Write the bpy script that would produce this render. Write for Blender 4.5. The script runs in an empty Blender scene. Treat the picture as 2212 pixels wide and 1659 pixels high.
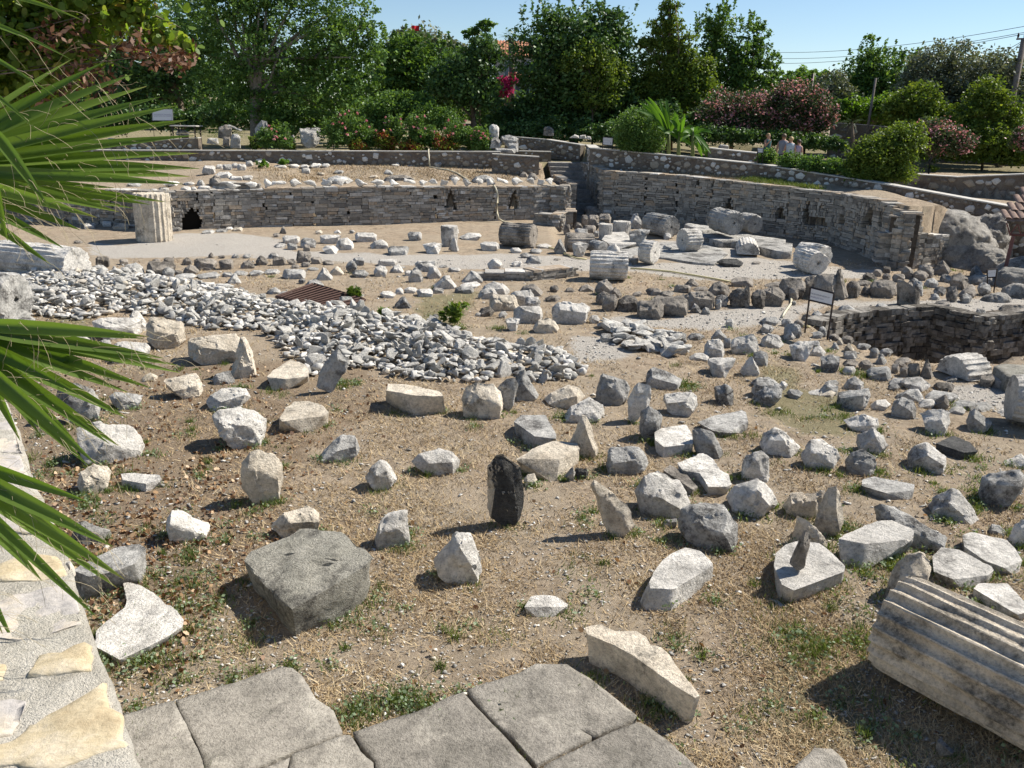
import bpy, bmesh, math, random
import numpy as np
from mathutils import Vector, noise, Matrix
rnd = random.Random(7)
RS = np.random.RandomState(11)
S = bpy.context.scene
COL = S.collection
rad = math.radians
# ---------------------------------------------------------------- camera model
PIT, ROL = rad(18.0), rad(1.2)
FPX = 1106 / math.tan(rad(32)); CH = 3.8
_c, _s = math.cos(ROL), math.sin(ROL)
_f = (0, math.cos(PIT), -math.sin(PIT)); _u0 = (0, math.sin(PIT), math.cos(PIT)); _r0 = (1, 0, 0)
_r = [_c*_r0[i] + _s*_u0[i] for i in range(3)]
_u = [_c*_u0[i] - _s*_r0[i] for i in range(3)]
def ray(u, v):
    a = (u-1106)/FPX; b = -(v-829.5)/FPX
    return [_f[i] + a*_r[i] + b*_u[i] for i in range(3)]
def G(u, v, z=0.0):                       # sight line meets the level z
    d = ray(u, v); t = (z-CH)/d[2]; return Vector((d[0]*t, d[1]*t, z))
def Y(u, v, y):                           # sight line meets the depth y
    d = ray(u, v); t = y/d[1]; return Vector((d[0]*t, y, CH+d[2]*t))
def proj(x, y, z):
    z = z-CH; f = y*_f[1]+z*_f[2]
    return 1106+FPX*(x*_r[0]+y*_r[1]+z*_r[2])/f, 829.5-FPX*(x*_u[0]+y*_u[1]+z*_u[2])/f
TX = {'1': 0, '2': 900, '3': 1800, '4': 2648}; TY = {'1': 0, '2': 650, '3': 1300, '4': 1986}
def T(tile, x, y):
    return TX[tile[0]]/1.6492 + x*.27412, TY[tile[1]]/1.6492 + y*.27412
cd = bpy.data.cameras.new('camera'); cam = bpy.data.objects.new('camera', cd); COL.objects.link(cam)
cd.sensor_width = 36; cd.sensor_fit = 'HORIZONTAL'; cd.angle = rad(64); cd.clip_end = 5000; cd.clip_start = .05
cam.matrix_world = Matrix(((_r[0], _u[0], -_f[0], 0), (_r[1], _u[1], -_f[1], 0), (_r[2], _u[2], -_f[2], CH), (0, 0, 0, 1)))
S.camera = cam
# ---------------------------------------------------------------- light
SUNEL, SX, SY = rad(46), .92, .39
w = bpy.data.worlds.new('World'); S.world = w; w.use_nodes = True
nt = w.node_tree; nt.nodes.clear()
sky = nt.nodes.new('ShaderNodeTexSky'); sky.sky_type = 'NISHITA'; sky.sun_disc = False
sky.sun_elevation = SUNEL; sky.sun_rotation = math.atan2(SX, SY); sky.air_density = 1.0; sky.dust_density = 0.0; sky.ozone_density = 3.5; sky.altitude = 300
bg = nt.nodes.new('ShaderNodeBackground'); bg.inputs[1].default_value = .075
wo = nt.nodes.new('ShaderNodeOutputWorld')
nt.links.new(sky.outputs[0], bg.inputs[0]); nt.links.new(bg.outputs[0], wo.inputs[0])
ld = bpy.data.lights.new('sun', 'SUN'); ld.energy = 5.0; ld.angle = rad(.53); ld.color = (1, .94, .84)
lo = bpy.data.objects.new('sun', ld); COL.objects.link(lo)
k = math.hypot(SX, SY)
lo.rotation_euler = Vector((SX/k*math.cos(SUNEL), SY/k*math.cos(SUNEL), math.sin(SUNEL))).to_track_quat('Z', 'Y').to_euler()
S.view_settings.view_transform = 'Standard'; S.view_settings.look = 'None'
S.view_settings.exposure = 0.72; S.view_settings.gamma = 1
S.cycles.use_adaptive_sampling = True; S.cycles.max_bounces = 5; S.cycles.diffuse_bounces = 3; S.cycles.transmission_bounces = 3; S.cycles.caustics_reflective = False
# ---------------------------------------------------------------- tagging and mesh helpers
def tag(o, label=None, cat=None, group=None, kind=None):
    if label: o['label'] = label
    if cat: o['category'] = cat
    if group: o['group'] = group
    if kind: o['kind'] = kind
    return o
def empty(name, loc, label, cat, group=None):
    o = bpy.data.objects.new(name, None); o.location = loc; o.empty_display_size = .2; COL.objects.link(o)
    return tag(o, label, cat, group)
def link(name, me, parent=None, world=True):
    o = bpy.data.objects.new(name, me); COL.objects.link(o)
    if parent is not None:
        o.parent = parent
        if world:
            o.matrix_parent_inverse = Matrix.Translation(-Vector(parent.location))
    return o
def sharp(me, a=34):
    try: me.set_sharp_from_angle(angle=rad(a))
    except Exception: pass
    return me
def mesh(name, verts, faces, mats, smooth=False, attr=None):
    me = bpy.data.meshes.new(name)
    verts = np.asarray(verts, dtype=np.float32).reshape(-1, 3)
    if isinstance(faces, np.ndarray):
        n, m = faces.shape
        me.vertices.add(len(verts)); me.vertices.foreach_set('co', verts.ravel())
        me.loops.add(n*m); me.loops.foreach_set('vertex_index', faces.astype(np.int32).ravel())
        me.polygons.add(n); me.polygons.foreach_set('loop_start', np.arange(0, n*m, m, dtype=np.int32))
        me.polygons.foreach_set('loop_total', np.full(n, m, dtype=np.int32))
        me.update(calc_edges=True)
    else:
        me.from_pydata(verts.tolist(), [], faces); me.update()
    for mt in (mats if isinstance(mats, (list, tuple)) else [mats]): me.materials.append(mt)
    if smooth: me.polygons.foreach_set('use_smooth', np.ones(len(me.polygons), dtype=bool))
    if attr:
        for kx, arr in attr.items():
            a = me.attributes.new(kx, 'FLOAT', 'POINT'); a.data.foreach_set('value', np.asarray(arr, dtype=np.float32))
    return me
def bm_mesh(name, bm, mats, smooth=False):
    me = bpy.data.meshes.new(name); bm.to_mesh(me); bm.free()
    for mt in (mats if isinstance(mats, (list, tuple)) else [mats]): me.materials.append(mt)
    if smooth: me.polygons.foreach_set('use_smooth', np.ones(len(me.polygons), dtype=bool))
    return me
def box(bm, c, sz, rot=0, tilt=None):
    m = Matrix.Translation(c) @ Matrix.Rotation(rot, 4, 'Z')
    if tilt: m = m @ tilt
    m = m @ Matrix.Diagonal((sz[0], sz[1], sz[2], 1))
    return bmesh.ops.create_cube(bm, size=1, matrix=m)['verts']
def tube(pts, rads, n=8, cap=True, V=None, F=None):
    V = [] if V is None else V; F = [] if F is None else F
    b0 = len(V); pts = [Vector(p) for p in pts]
    for i, p in enumerate(pts):
        d = (pts[min(i+1, len(pts)-1)]-pts[max(i-1, 0)]).normalized()
        a = d.cross(Vector((0, 0, 1)))
        if a.length < .05: a = d.cross(Vector((0, 1, 0)))
        a.normalize(); b = d.cross(a)
        for j in range(n):
            t = 2*math.pi*j/n; V.append(tuple(p+(a*math.cos(t)+b*math.sin(t))*rads[i]))
    for i in range(len(pts)-1):
        for j in range(n):
            q = b0+i*n; F.append((q+j, q+(j+1) % n, q+n+(j+1) % n, q+n+j))
    if cap:
        F.append(tuple(b0+j for j in range(n))[::-1]); F.append(tuple(b0+(len(pts)-1)*n+j for j in range(n)))
    return V, F
def inpoly(px, py, poly):
    px = np.asarray(px, float); py = np.asarray(py, float); ins = np.zeros(px.shape, bool); n = len(poly)
    for i in range(n):
        x1, y1 = poly[i][0], poly[i][1]; x2, y2 = poly[(i+1) % n][0], poly[(i+1) % n][1]
        if y1 == y2: continue
        c = (y1 > py) != (y2 > py)
        ins ^= c & (px < (x2-x1)*(py-y1)/(y2-y1)+x1)
    return ins
def pdist(px, py, line):
    best = np.full(np.shape(px), 1e9)
    for (x1, y1), (x2, y2) in zip(line[:-1], line[1:]):
        dx, dy = x2-x1, y2-y1; t = np.clip(((px-x1)*dx+(py-y1)*dy)/(dx*dx+dy*dy), 0, 1)
        best = np.minimum(best, np.hypot(px-x1-t*dx, py-y1-t*dy))
    return best
_P = RS.permutation(4096)
_RV = RS.rand(4096)
def vnoise(x, y, sc, seed=0):
    x = np.asarray(x)*sc+seed*17.3; y = np.asarray(y)*sc-seed*9.1
    xi = np.floor(x).astype(int); yi = np.floor(y).astype(int); fx = x-xi; fy = y-yi
    fx = fx*fx*(3-2*fx); fy = fy*fy*(3-2*fy)
    h = lambda a, b: _RV[_P[(_P[a & 4095]+b) & 4095]]
    return (h(xi, yi)*(1-fx)+h(xi+1, yi)*fx)*(1-fy)+(h(xi, yi+1)*(1-fx)+h(xi+1, yi+1)*fx)*fy
# ---------------------------------------------------------------- materials
class NT:
    def __init__(s, name, rough=.9, spec=.15):
        s.m = bpy.data.materials.new(name); s.m.use_nodes = True; s.t = s.m.node_tree; s.t.nodes.clear()
        s.out = s.n('ShaderNodeOutputMaterial'); s.p = s.n('ShaderNodeBsdfPrincipled')
        s.p.inputs['Roughness'].default_value = rough; s.p.inputs['Specular IOR Level'].default_value = spec
        s.l(s.p.outputs[0], s.out.inputs[0])
    def n(s, ty, **k):
        x = s.t.nodes.new(ty)
        for a, b in k.items(): setattr(x, a, b)
        return x
    def l(s, a, b): s.t.links.new(a, b)
    def coord(s, sc=(1, 1, 1), kind='Object', rand=False):
        tc = s.n('ShaderNodeTexCoord'); mp = s.n('ShaderNodeMapping'); mp.inputs['Scale'].default_value = sc
        s.l(tc.outputs[kind], mp.inputs[0])
        if rand:
            oi = s.n('ShaderNodeObjectInfo'); ml = s.n('ShaderNodeVectorMath', operation='SCALE'); ml.inputs[0].default_value = (37, 71, 53)
            s.l(oi.outputs['Random'], ml.inputs['Scale']); s.l(ml.outputs[0], mp.inputs['Location'])
        return mp.outputs[0]
    def noise(s, vec, scale, detail=5, rough=.6):
        x = s.n('ShaderNodeTexNoise'); x.inputs['Scale'].default_value = scale; x.inputs['Detail'].default_value = detail; x.inputs['Roughness'].default_value = rough
        s.l(vec, x.inputs['Vector']); return x.outputs[0]
    def ramp(s, fac, stops, interp='LINEAR'):
        x = s.n('ShaderNodeValToRGB'); x.color_ramp.interpolation = interp
        e = x.color_ramp.elements
        while len(e) < len(stops): e.new(.5)
        for i, (p, c) in enumerate(stops):
            e[i].position = p; e[i].color = (c[0], c[1], c[2], 1) if isinstance(c, (tuple, list)) else (c, c, c, 1)
        s.l(fac, x.inputs[0]); return x.outputs[0]
    def mix(s, fac, a, b, mode='MIX'):
        x = s.n('ShaderNodeMix', data_type='RGBA', blend_type=mode)
        for sock, v in ((x.inputs[0], fac), (x.inputs[6], a), (x.inputs[7], b)):
            if hasattr(v, 'is_output'): s.l(v, sock)
            elif isinstance(v, (tuple, list)): sock.default_value = (v[0], v[1], v[2], 1)
            else: sock.default_value = v
        return x.outputs[2]
    def math(s, op, a, b=0.0):
        x = s.n('ShaderNodeMath', operation=op)
        for sock, v in ((x.inputs[0], a), (x.inputs[1], b)):
            if hasattr(v, 'is_output'): s.l(v, sock)
            else: sock.default_value = v
        return x.outputs[0]
    def bump(s, h, strength, dist):
        b = s.n('ShaderNodeBump'); b.inputs['Strength'].default_value = strength; b.inputs['Distance'].default_value = dist
        s.l(h, b.inputs['Height']); s.l(b.outputs[0], s.p.inputs['Normal'])
    def col(s, c):
        if hasattr(c, 'is_output'): s.l(c, s.p.inputs['Base Color'])
        else: s.p.inputs['Base Color'].default_value = (c[0], c[1], c[2], 1)
    def attr(s, name):
        a = s.n('ShaderNodeAttribute'); a.attribute_name = name; return a.outputs['Fac']
def stone_mat(name, light, mid, dark, stain, amt=.5, bump=.5, pit=0.0):
    """light / mid mottling, dark lichen stains with their own shapes"""
    t = NT(name, .92, .12); v = t.coord(rand=True)
    a = t.noise(v, 3.2, 7, .65); c = t.ramp(a, [(.34, mid), (.58, light)])
    f = t.noise(v, 30, 5, .75); c = t.mix(.75, c, t.ramp(f, [(.32, .5), (.54, 1.05)]), 'MULTIPLY'); g = t.noise(v, 7, 5, .7); c = t.mix(.6, c, t.ramp(g, [(.36, .6), (.52, 1.05)]), 'MULTIPLY')
    s1 = t.noise(v, 1.9, 8, .7); sm = t.ramp(s1, [(amt, 0.0), (amt+.09, 1.0)])
    s2 = t.noise(v, 26, 5, .8); sm = t.mix(1.0, sm, t.ramp(s2, [(.35, .25), (.6, 1.0)]), 'MULTIPLY')
    c = t.mix(sm, c, stain)
    s3 = t.noise(v, 70, 3, .6); c = t.mix(t.ramp(s3, [(.63, 0.0), (.7, .75)]), c, dark)
    oi = t.n('ShaderNodeObjectInfo'); c = t.mix(1.0, c, t.ramp(oi.outputs['Random'], [(0, .80), (1, 1.08)]), 'MULTIPLY')
    t.col(c)
    h = t.math('ADD', t.noise(v, 9, 8, .7), t.math('MULTIPLY', t.noise(v, 60, 4, .7), .35+pit))
    t.bump(h, min(1, bump*1.5), .07)
    return t.m
M = {}
M['MW'] = stone_mat('white_marble', (.76, .72, .655), (.56, .53, .48), (.2, .19, .17), (.15, .142, .13), .535, .6)
M['MC'] = stone_mat('cream_marble', (.72, .64, .52), (.54, .465, .365), (.2, .17, .14), (.13, .12, .10), .55, .55)
M['MG'] = stone_mat('grey_marble', (.58, .56, .52), (.38, .37, .345), (.12, .115, .105), (.085, .08, .075), .50, .7)
M['DK'] = stone_mat('dark_fieldstone', (.42, .375, .32), (.25, .225, .195), (.06, .053, .046), (.07, .063, .055), .50, .9)
M['CG'] = stone_mat('conglomerate', (.46, .435, .37), (.33, .315, .265), (.08, .073, .065), (.09, .084, .075), .54, .55, .5)
M['BK'] = stone_mat('black_crusted_marble', (.17, .168, .16), (.08, .078, .075), (.03, .03, .03), (.4, .38, .34), .60, 1.0, .8)
M['RB'] = stone_mat('limestone_rubble', (.74, .71, .65), (.55, .53, .49), (.2, .19, .17), (.14, .135, .12), .60, .6)
M['PV'] = stone_mat('worn_paving', (.36, .33, .285), (.26, .24, .205), (.10, .085, .07), (.52, .48, .41), .55, .4, .4)
def plain(name, c, rough=.6, spec=.3, metal=0.0, var=.0, sc=8):
    t = NT(name, rough, spec); t.p.inputs['Metallic'].default_value = metal
    if var:
        v = t.coord(); t.col(t.mix(1.0, c, t.ramp(t.noise(v, sc, 6, .7), [(.3, 1-var), (.7, 1+var*.5)]), 'MULTIPLY'))
    else: t.col(c)
    return t.m
def leaf_mat(name, cols, trans=.35, tc=None, gloss=.25, attr='rnd'):
    t = NT(name, .5, gloss); c = t.ramp(t.attr(attr), cols); t.col(c)
    tr = t.n('ShaderNodeBsdfTranslucent'); mx = t.n('ShaderNodeMixShader'); mx.inputs[0].default_value = trans
    t.l(t.mix(1.0, c, tc or (1.6, 1.5, .55), 'MULTIPLY'), tr.inputs[0])
    t.l(t.p.outputs[0], mx.inputs[1]); t.l(tr.outputs[0], mx.inputs[2]); t.l(mx.outputs[0], t.out.inputs[0])
    return t.m
# ---------------------------------------------------------------- terrain
def WP(u, vt, vb, z=0):
    g = G(u, vb, z); t = Y(u, vt, g.y); return (g.x, g.y, t.z)
L1a = [(-30, 30.5, 1.2), (-18.2, 29.1, 1.2), (-15, 28.6, 1.2), (-11.5, 27.3, 1.24), (-9.1, 28.6, 1.27), (-5, 30.2, 1.32), (.7, 32.6, 1.24), (1.55, 33.1, 1.25)]
L1b = [(3.5, 33.8, 1.84), (6.5, 32.3, 1.80), (8.3, 30.3, 1.72), (10.45, 27.5, 1.65), (10.62, 24.6, 1.70), (10.62, 22.7, 1.5)]
L1c = [(10.62, 22.7), (12.7, 23.9), (13.9, 25.4), (14.9, 25.2), (22, 23.2), (45, 20)]
L1 = [(a[0], a[1]) for a in L1a]+[(2.0, 33.2), (1.45, 38.4), (2.85, 38.4)]+[(a[0], a[1]) for a in L1b]+L1c[1:]
W4 = [(-30, 37, 2.05), (-17.4, 37, 2.08), (-11.5, 37, 2.18), (-.72, 37, 2.35)]
W5 = [(-.6, 41.5, 2.55), (1.9, 41.5, 2.5), (3.9, 41.5, 2.4)]
W3 = [(3.1, 36.2, 2.62), (7.1, 34, 2.40), (9.1, 32, 2.30), (11.3, 29.4, 2.04), (12.4, 27.8, 1.90), (14.9, 25.2, 1.52), (22, 23.0, .95)]
L2 = [(p[0], p[1]) for p in W4]+[(-.6, 41.5), (1.4, 41.5), (3.0, 40.3)]+[(p[0], p[1]) for p in W3]+[(45, 20)]
W6 = [Y(1925, 374, 33.5), Y(1990, 379, 32.5), Y(2069, 384, 31.5), Y(2212, 378, 30.5), Y(2330, 378, 29.5)]
xs = np.unique(np.round(np.concatenate([-np.geomspace(22, 1500, 26), np.arange(-22, 26.01, .17), np.geomspace(26.2, 1500, 26)]), 3))
ys = np.unique(np.round(np.concatenate([-np.geomspace(2, 1000, 12), np.arange(-2, 3, .5), np.arange(3, 42.01, .17), np.geomspace(42.2, 2500, 44)]), 3))
GX, GY = np.meshgrid(xs, ys)
def shift(line, dy): return [(p[0], p[1]+dy) for p in line]
far = [(60, 5000), (-60, 5000)]
def behind(line): return inpoly(GX, GY, [(-2000, line[0][1])]+list(line)+[(2000, line[-1][1]), (2000, 9000), (-2000, 9000)])
H = (vnoise(GX, GY, .35)-.5)*.07+(vnoise(GX, GY, 1.3, 2)-.5)*.04+(vnoise(GX, GY, 4.5, 3)-.5)*.012
gz = np.interp(GX, [-20, 0, 3, 7, 9, 12, 15, 22, 60], [2.03, 2.24, 2.5, 2.28, 2.18, 1.82, 1.42, 1.2, 1.2])
gz = gz+np.clip((GY-40)/40, 0, 1)*np.interp(GX, [0, 14], [.1, .6])+np.clip((GY-75)/120, 0, 1)*5+(vnoise(GX, GY, .3, 5)-.5)*.06
def offs(line, d):
    out = []
    for i, p in enumerate(line):
        a = line[max(i-1, 0)]; b = line[min(i+1, len(line)-1)]; dx, dy = b[0]-a[0], b[1]-a[1]; l = math.hypot(dx, dy); out.append((p[0]-dy/l*d, p[1]+dx/l*d))
    return out
L1t = offs([(a[0], a[1]) for a in L1a], .24)+[(1.9, 33.5), (1.3, 38.6), (3.0, 38.6), (3.66, 34.6)]+offs([(a[0], a[1]) for a in L1b]+L1c[1:], .26)
b1 = behind(L1t); b2 = behind(shift(L2, .25))
d1 = pdist(GX, GY, L1); d2 = pdist(GX, GY, L2); t_ = d1/(d1+d2+1e-6)
lz = np.where(GX < 2.4, 1.18+.52*t_, 1.68+.12*t_)+(vnoise(GX, GY, .55, 7)-.42)*.34*np.clip(d1/1.5, 0, 1)*np.clip(d2/1.0, 0, 1)
lz = np.where(GX < 2.4, lz, 1.66+.1*t_+(vnoise(GX, GY, 1.1, 7)-.5)*.08)
lz = lz-np.clip((GX-12.2)/2.2, 0, 1)*1.1
H = np.where(b1, lz, H); H = np.where(b2, gz, H)
pad = inpoly(GX, GY, [(-.75, 37.4), (1.2, 37.4), (1.2, 38.5), (3.15, 38.5), (3.2, 40.4), (1.5, 41.8), (-.75, 41.8)]); H = np.where(pad & b1, 1.88+(vnoise(GX, GY, 2, 8)-.5)*.05, H)
u6 = [(p.x, p.y) for p in W6]
b6 = inpoly(GX, GY, u6+[(60, 27), (60, 70), (u6[0][0]+3, 70), (u6[0][0]-.1, u6[0][1]+2)])
H = np.where(b6, 1.78+np.clip((GY-33)/12, 0, 1)*.35+(vnoise(GX, GY, .6, 9)-.5)*.1, H)
PITW = [tuple(G(*T('42', x, y)))[:2] for x, y in ((640, 1130), (800, 1075), (1000, 1050), (1500, 1015), (1650, 1050), (1900, 1100), (2230, 1065), (2700, 1040))]
TOMB = [(p[0]+(-.2 if i == 0 else 0), p[1]+.27) for i, p in enumerate(PITW)]+[(14.5, 15.0), (9.4, 14.4), (8.3, 13.5), (7.3, 13.3), (6.7, 14.0), (6.0, 15.0)]
H = np.where(inpoly(GX, GY, TOMB), -1.45+(vnoise(GX, GY, 2, 4)-.5)*.2, H)
SUNK = [tuple(G(u, v))[:2] for u, v in ((1192, 497), (1203, 530), (1230, 545), (1262, 540), (1290, 500), (1290, 470), (1225, 468))]
H = np.where(inpoly(GX, GY, SUNK), -.22, H)
RUB = [(12, 'x')]
def D(tile, s): return [T(tile, *map(float, p.split(','))) for p in s.split()]
RUBP = D('12', '-40,1090 0,730 290,735 700,715 1200,775 1480,800 1900,850 2080,930')+D('22', '200,960 500,1005 800,1020 1100,1090 1400,1110 1500,1180')+D('22', '1850,1280 2120,1330')+D('32', '380,1320 640,1480 560,1560 200,1600')+D('23', '2010,90 1800,150 1560,150 1240,130 870,40')+D('12', '2420,1560 2080,1180 1650,1180 1250,1060 900,1040 640,1100 300,1060')
FLK = D('32', '740,1150 860,1120 1030,1130 1060,1180 1250,1220 1400,1250 1450,1370 1250,1370 1000,1340 850,1290')
rubw = [tuple(G(u, v))[:2] for u, v in RUBP]; flkw = [tuple(G(u, v))[:2] for u, v in FLK]
rmask = inpoly(GX, GY, rubw); rd = pdist(GX, GY, rubw+[rubw[0]])
H = np.where(rmask, H+np.clip(rd/1.2, 0, 1)*.16, H)
def hz(x, y):
    i = min(max(int(np.searchsorted(xs, x))-1, 0), len(xs)-2); j = min(max(int(np.searchsorted(ys, y))-1, 0), len(ys)-2)
    fx = (x-xs[i])/(xs[i+1]-xs[i]); fy = (y-ys[j])/(ys[j+1]-ys[j])
    return float((H[j, i]*(1-fx)+H[j, i+1]*fx)*(1-fy)+(H[j+1, i]*(1-fx)+H[j+1, i+1]*fx)*fy)
def GT(u, v, far=90):
    d = ray(u, v); t = 2.0
    while t < far:
        if CH+d[2]*t < hz(d[0]*t, d[1]*t): break
        t += .12
    lo_, hi_ = t-.12, t
    for _ in range(7):
        m = (lo_+hi_)/2
        if CH+d[2]*m < hz(d[0]*m, d[1]*m): hi_ = m
        else: lo_ = m
    return Vector((d[0]*hi_, d[1]*hi_, CH+d[2]*hi_))
nx, ny = len(xs), len(ys)
VV = np.stack([GX, GY, H], -1).reshape(-1, 3)
ii = np.arange(nx*ny).reshape(ny, nx)
FF = np.stack([ii[:-1, :-1], ii[:-1, 1:], ii[1:, 1:], ii[1:, :-1]], -1).reshape(-1, 4)
# surface cover: gravel paths, leaf litter, green growth, and garden tree shade painted in
pz = VV[:, 2]-CH; pf = VV[:, 1]*_f[1]+pz*_f[2]; pf = np.where(pf < .3, .3, pf)
PU = 1106+FPX*(VV[:, 0]*_r[0]+VV[:, 1]*_r[1]+pz*_r[2])/pf; PV_ = 829.5-FPX*(VV[:, 0]*_u[0]+VV[:, 1]*_u[1]+pz*_u[2])/pf
grav = np.zeros(len(VV)); litter_shade = np.zeros(len(VV)); grn_shade = np.zeros(len(VV))
front = (VV[:, 1] > 2) & (pf > .4)
for poly in (D('12', '700,470 1000,500 1400,400 1900,400 2212,450 2212,560 1500,590 900,600 690,570'), D('22', '0,430 300,540 900,560 1500,570 2212,560 2212,640 1700,690 1200,650 600,620 0,600'),
             D('32', '-100,560 400,580 1000,640 2300,620 2300,760 1500,770 1000,700 500,690 0,680'), D('32', '760,1060 1250,1080 1700,1000 2300,960 2300,1120 1500,1170 1000,1130'),
             D('42', '-50,980 500,960 700,930 1300,930 2300,900 2300,1060 1600,1020 1000,1000 700,960 300,1090 0,1110'), D('32', '740,1180 1000,1350 900,1400 650,1440 480,1330 560,1230'),
             D('42', '-50,560 400,640 900,690 1200,680 900,760 300,740 -50,720'), D('32', '1200,450 1900,520 1900,640 1200,590'), D('43', '1500,140 2212,180 2212,400 1650,330')):
    grav[inpoly(PU, PV_, poly) & front & (VV[:, 2] < .4)] = 1
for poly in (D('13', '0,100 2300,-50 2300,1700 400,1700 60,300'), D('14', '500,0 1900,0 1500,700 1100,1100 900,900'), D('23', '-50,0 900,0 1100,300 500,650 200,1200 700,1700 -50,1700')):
    litter_shade[inpoly(PU, PV_, poly) & front & (VV[:, 1] < 13)] = 1
for poly in (D('11', '1500,900 2300,900 2300,1180 1500,1180'), D('41', '0,1400 560,1500 500,1560 0,1440'), D('22', '1300,900 1750,850 1650,1200 1300,1150'), D('33', '2000,0 2300,0 2300,500 2000,400'),
             D('43', '300,200 800,200 900,600 300,500'), D('44', '0,600 500,600 1000,1100 1000,1700 300,1500'), D('12', '300,1050 700,1060 650,1150 300,1150'), D('31', '800,1150 1700,1240 1500,1250 800,1210')):
    grn_shade[inpoly(PU, PV_, poly) & front] = 1
def blur(a):
    a = a.reshape(ny, nx).copy()
    for _ in range(2):
        a[1:-1, 1:-1] = (a[1:-1, 1:-1]*2+a[:-2, 1:-1]+a[2:, 1:-1]+a[1:-1, :-2]+a[1:-1, 2:])/6
    return a.ravel()
grav, litter_shade, grn_shade = blur(grav), blur(litter_shade), blur(grn_shade)
lawn = (VV[:, 1] > 38) & (VV[:, 0] < 8); grn_shade = np.where(lawn, .8, grn_shade); shr_shade = (VV[:, 1] > 37) & (VV[:, 0] >= 5) & (VV[:, 1] < 80); grn_shade = np.where(shr_shade, 1.0, grn_shade); litter_shade = np.where(shr_shade, 1.0, litter_shade)  # garden ground darkened through both masks: tree shade painted into its colour
t = NT('dry_ground', .95, .08); v = t.coord()
n1 = t.noise(v, .9, 6, .65); n2 = t.noise(v, 13, 6, .75); n3 = t.noise(v, 70, 4, .8)
soil = t.ramp(n2, [(.32, (.19, .14, .098)), (.5, (.33, .255, .18)), (.66, (.46, .375, .275))])
soil = t.mix(t.ramp(n1, [(.4, 0.0), (.62, .6)]), soil, (.38, .315, .235))
soil = t.mix(.7, soil, t.ramp(n3, [(.36, .55), (.52, 1.0), (.64, 1.25)]), 'MULTIPLY')
n4 = t.noise(v, 3.4, 8, .75); soil = t.mix(.9, soil, t.ramp(n4, [(.38, .6), (.54, 1.08)]), 'MULTIPLY'); n5 = t.noise(v, .5, 7, .7); soil = t.mix(t.ramp(n5, [(.42, 0.0), (.56, .55)]), soil, (.33, .275, .205))
gv = t.ramp(n3, [(.38, (.17, .158, .14)), (.5, (.39, .365, .33)), (.6, (.58, .55, .5))])
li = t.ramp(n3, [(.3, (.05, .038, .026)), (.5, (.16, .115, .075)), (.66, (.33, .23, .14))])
gr = t.ramp(n3, [(.3, (.05, .06, .02)), (.6, (.20, .19, .09))])
wob = t.ramp(t.noise(v, 2.2, 6, .7), [(.35, 0.0), (.65, 1.0)])
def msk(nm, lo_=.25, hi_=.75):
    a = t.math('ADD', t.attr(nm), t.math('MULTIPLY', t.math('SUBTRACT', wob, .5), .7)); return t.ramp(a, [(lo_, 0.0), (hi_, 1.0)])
c = t.mix(t.math('MULTIPLY', msk('litter_shade'), .55), soil, li); c = t.mix(t.math('MULTIPLY', msk('grn_shade'), .6), c, gr); c = t.mix(t.math('MULTIPLY', msk('grav'), .85), c, gv)
t.col(c); t.bump(t.math('ADD', t.noise(v, 30, 6, .8), t.math('MULTIPLY', n3, .6)), .9, .03)
M['ground'] = t.m
o = link('ground', mesh('ground', VV, FF, M['ground'], True, {'grav': grav, 'litter_shade': litter_shade, 'grn_shade': grn_shade}))
tag(o, kind='structure')
ATT = {'grav': grav.reshape(ny, nx), 'litter_shade': litter_shade.reshape(ny, nx), 'grn_shade': grn_shade.reshape(ny, nx)}
def att(nm, x, y):
    i = np.clip(np.searchsorted(xs, x)-1, 0, nx-1); j = np.clip(np.searchsorted(ys, y)-1, 0, ny-1); return ATT[nm][j, i]
def hzv(x, y):
    i = np.clip(np.searchsorted(xs, x)-1, 0, nx-2); j = np.clip(np.searchsorted(ys, y)-1, 0, ny-2)
    fx = (x-xs[i])/(xs[i+1]-xs[i]); fy = (y-ys[j])/(ys[j+1]-ys[j])
    return (H[j, i]*(1-fx)+H[j, i+1]*fx)*(1-fy)+(H[j+1, i]*(1-fx)+H[j+1, i+1]*fx)*fy
# ---------------------------------------------------------------- stones
def rough(bm, L, amp, seed, soft=.18, it=1, flat=1.0):
    bmesh.ops.triangulate(bm, faces=bm.faces[:])
    for _ in range(7):
        es = [e for e in bm.edges if e.calc_length() > L*1.35]
        if not es or len(bm.verts) > 6000: break
        bmesh.ops.subdivide_edges(bm, edges=es, cuts=1); bmesh.ops.triangulate(bm, faces=[f for f in bm.faces if len(f.verts) > 3])
    for _ in range(it): bmesh.ops.smooth_vert(bm, verts=bm.verts[:], factor=soft, use_axis_x=True, use_axis_y=True, use_axis_z=True)
    bm.normal_update(); off = Vector((seed*3.17 % 50, seed*1.31 % 50, seed*.77 % 50)); new = []
    co_ = [vt.co for vt in bm.verts]; ext = max((max(c[i] for c in co_)-min(c[i] for c in co_)) for i in range(3)) if co_ else 1; fs = min(max(.45/max(ext, .05), .8), 3.0)
    for vt in bm.verts:
        p = vt.co; q = p*fs+off
        a = noise.fractal(q*3.0, 1.0, 2.1, 3)*1.15+noise.fractal(q*13, .8, 2.2, 3)*.5
        st = noise.cell(q*5.5+Vector((a, a, a))*.35)-.5
        cr = noise.ridged_multi_fractal(q*4.3, .9, 2.2, 3, .9, 2.0)-1.1
        new.append(p+vt.normal*(a*amp+st*amp*.8-max(cr, 0)*amp*.7))
    for vt, p in zip(bm.verts, new): vt.co = p
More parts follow.
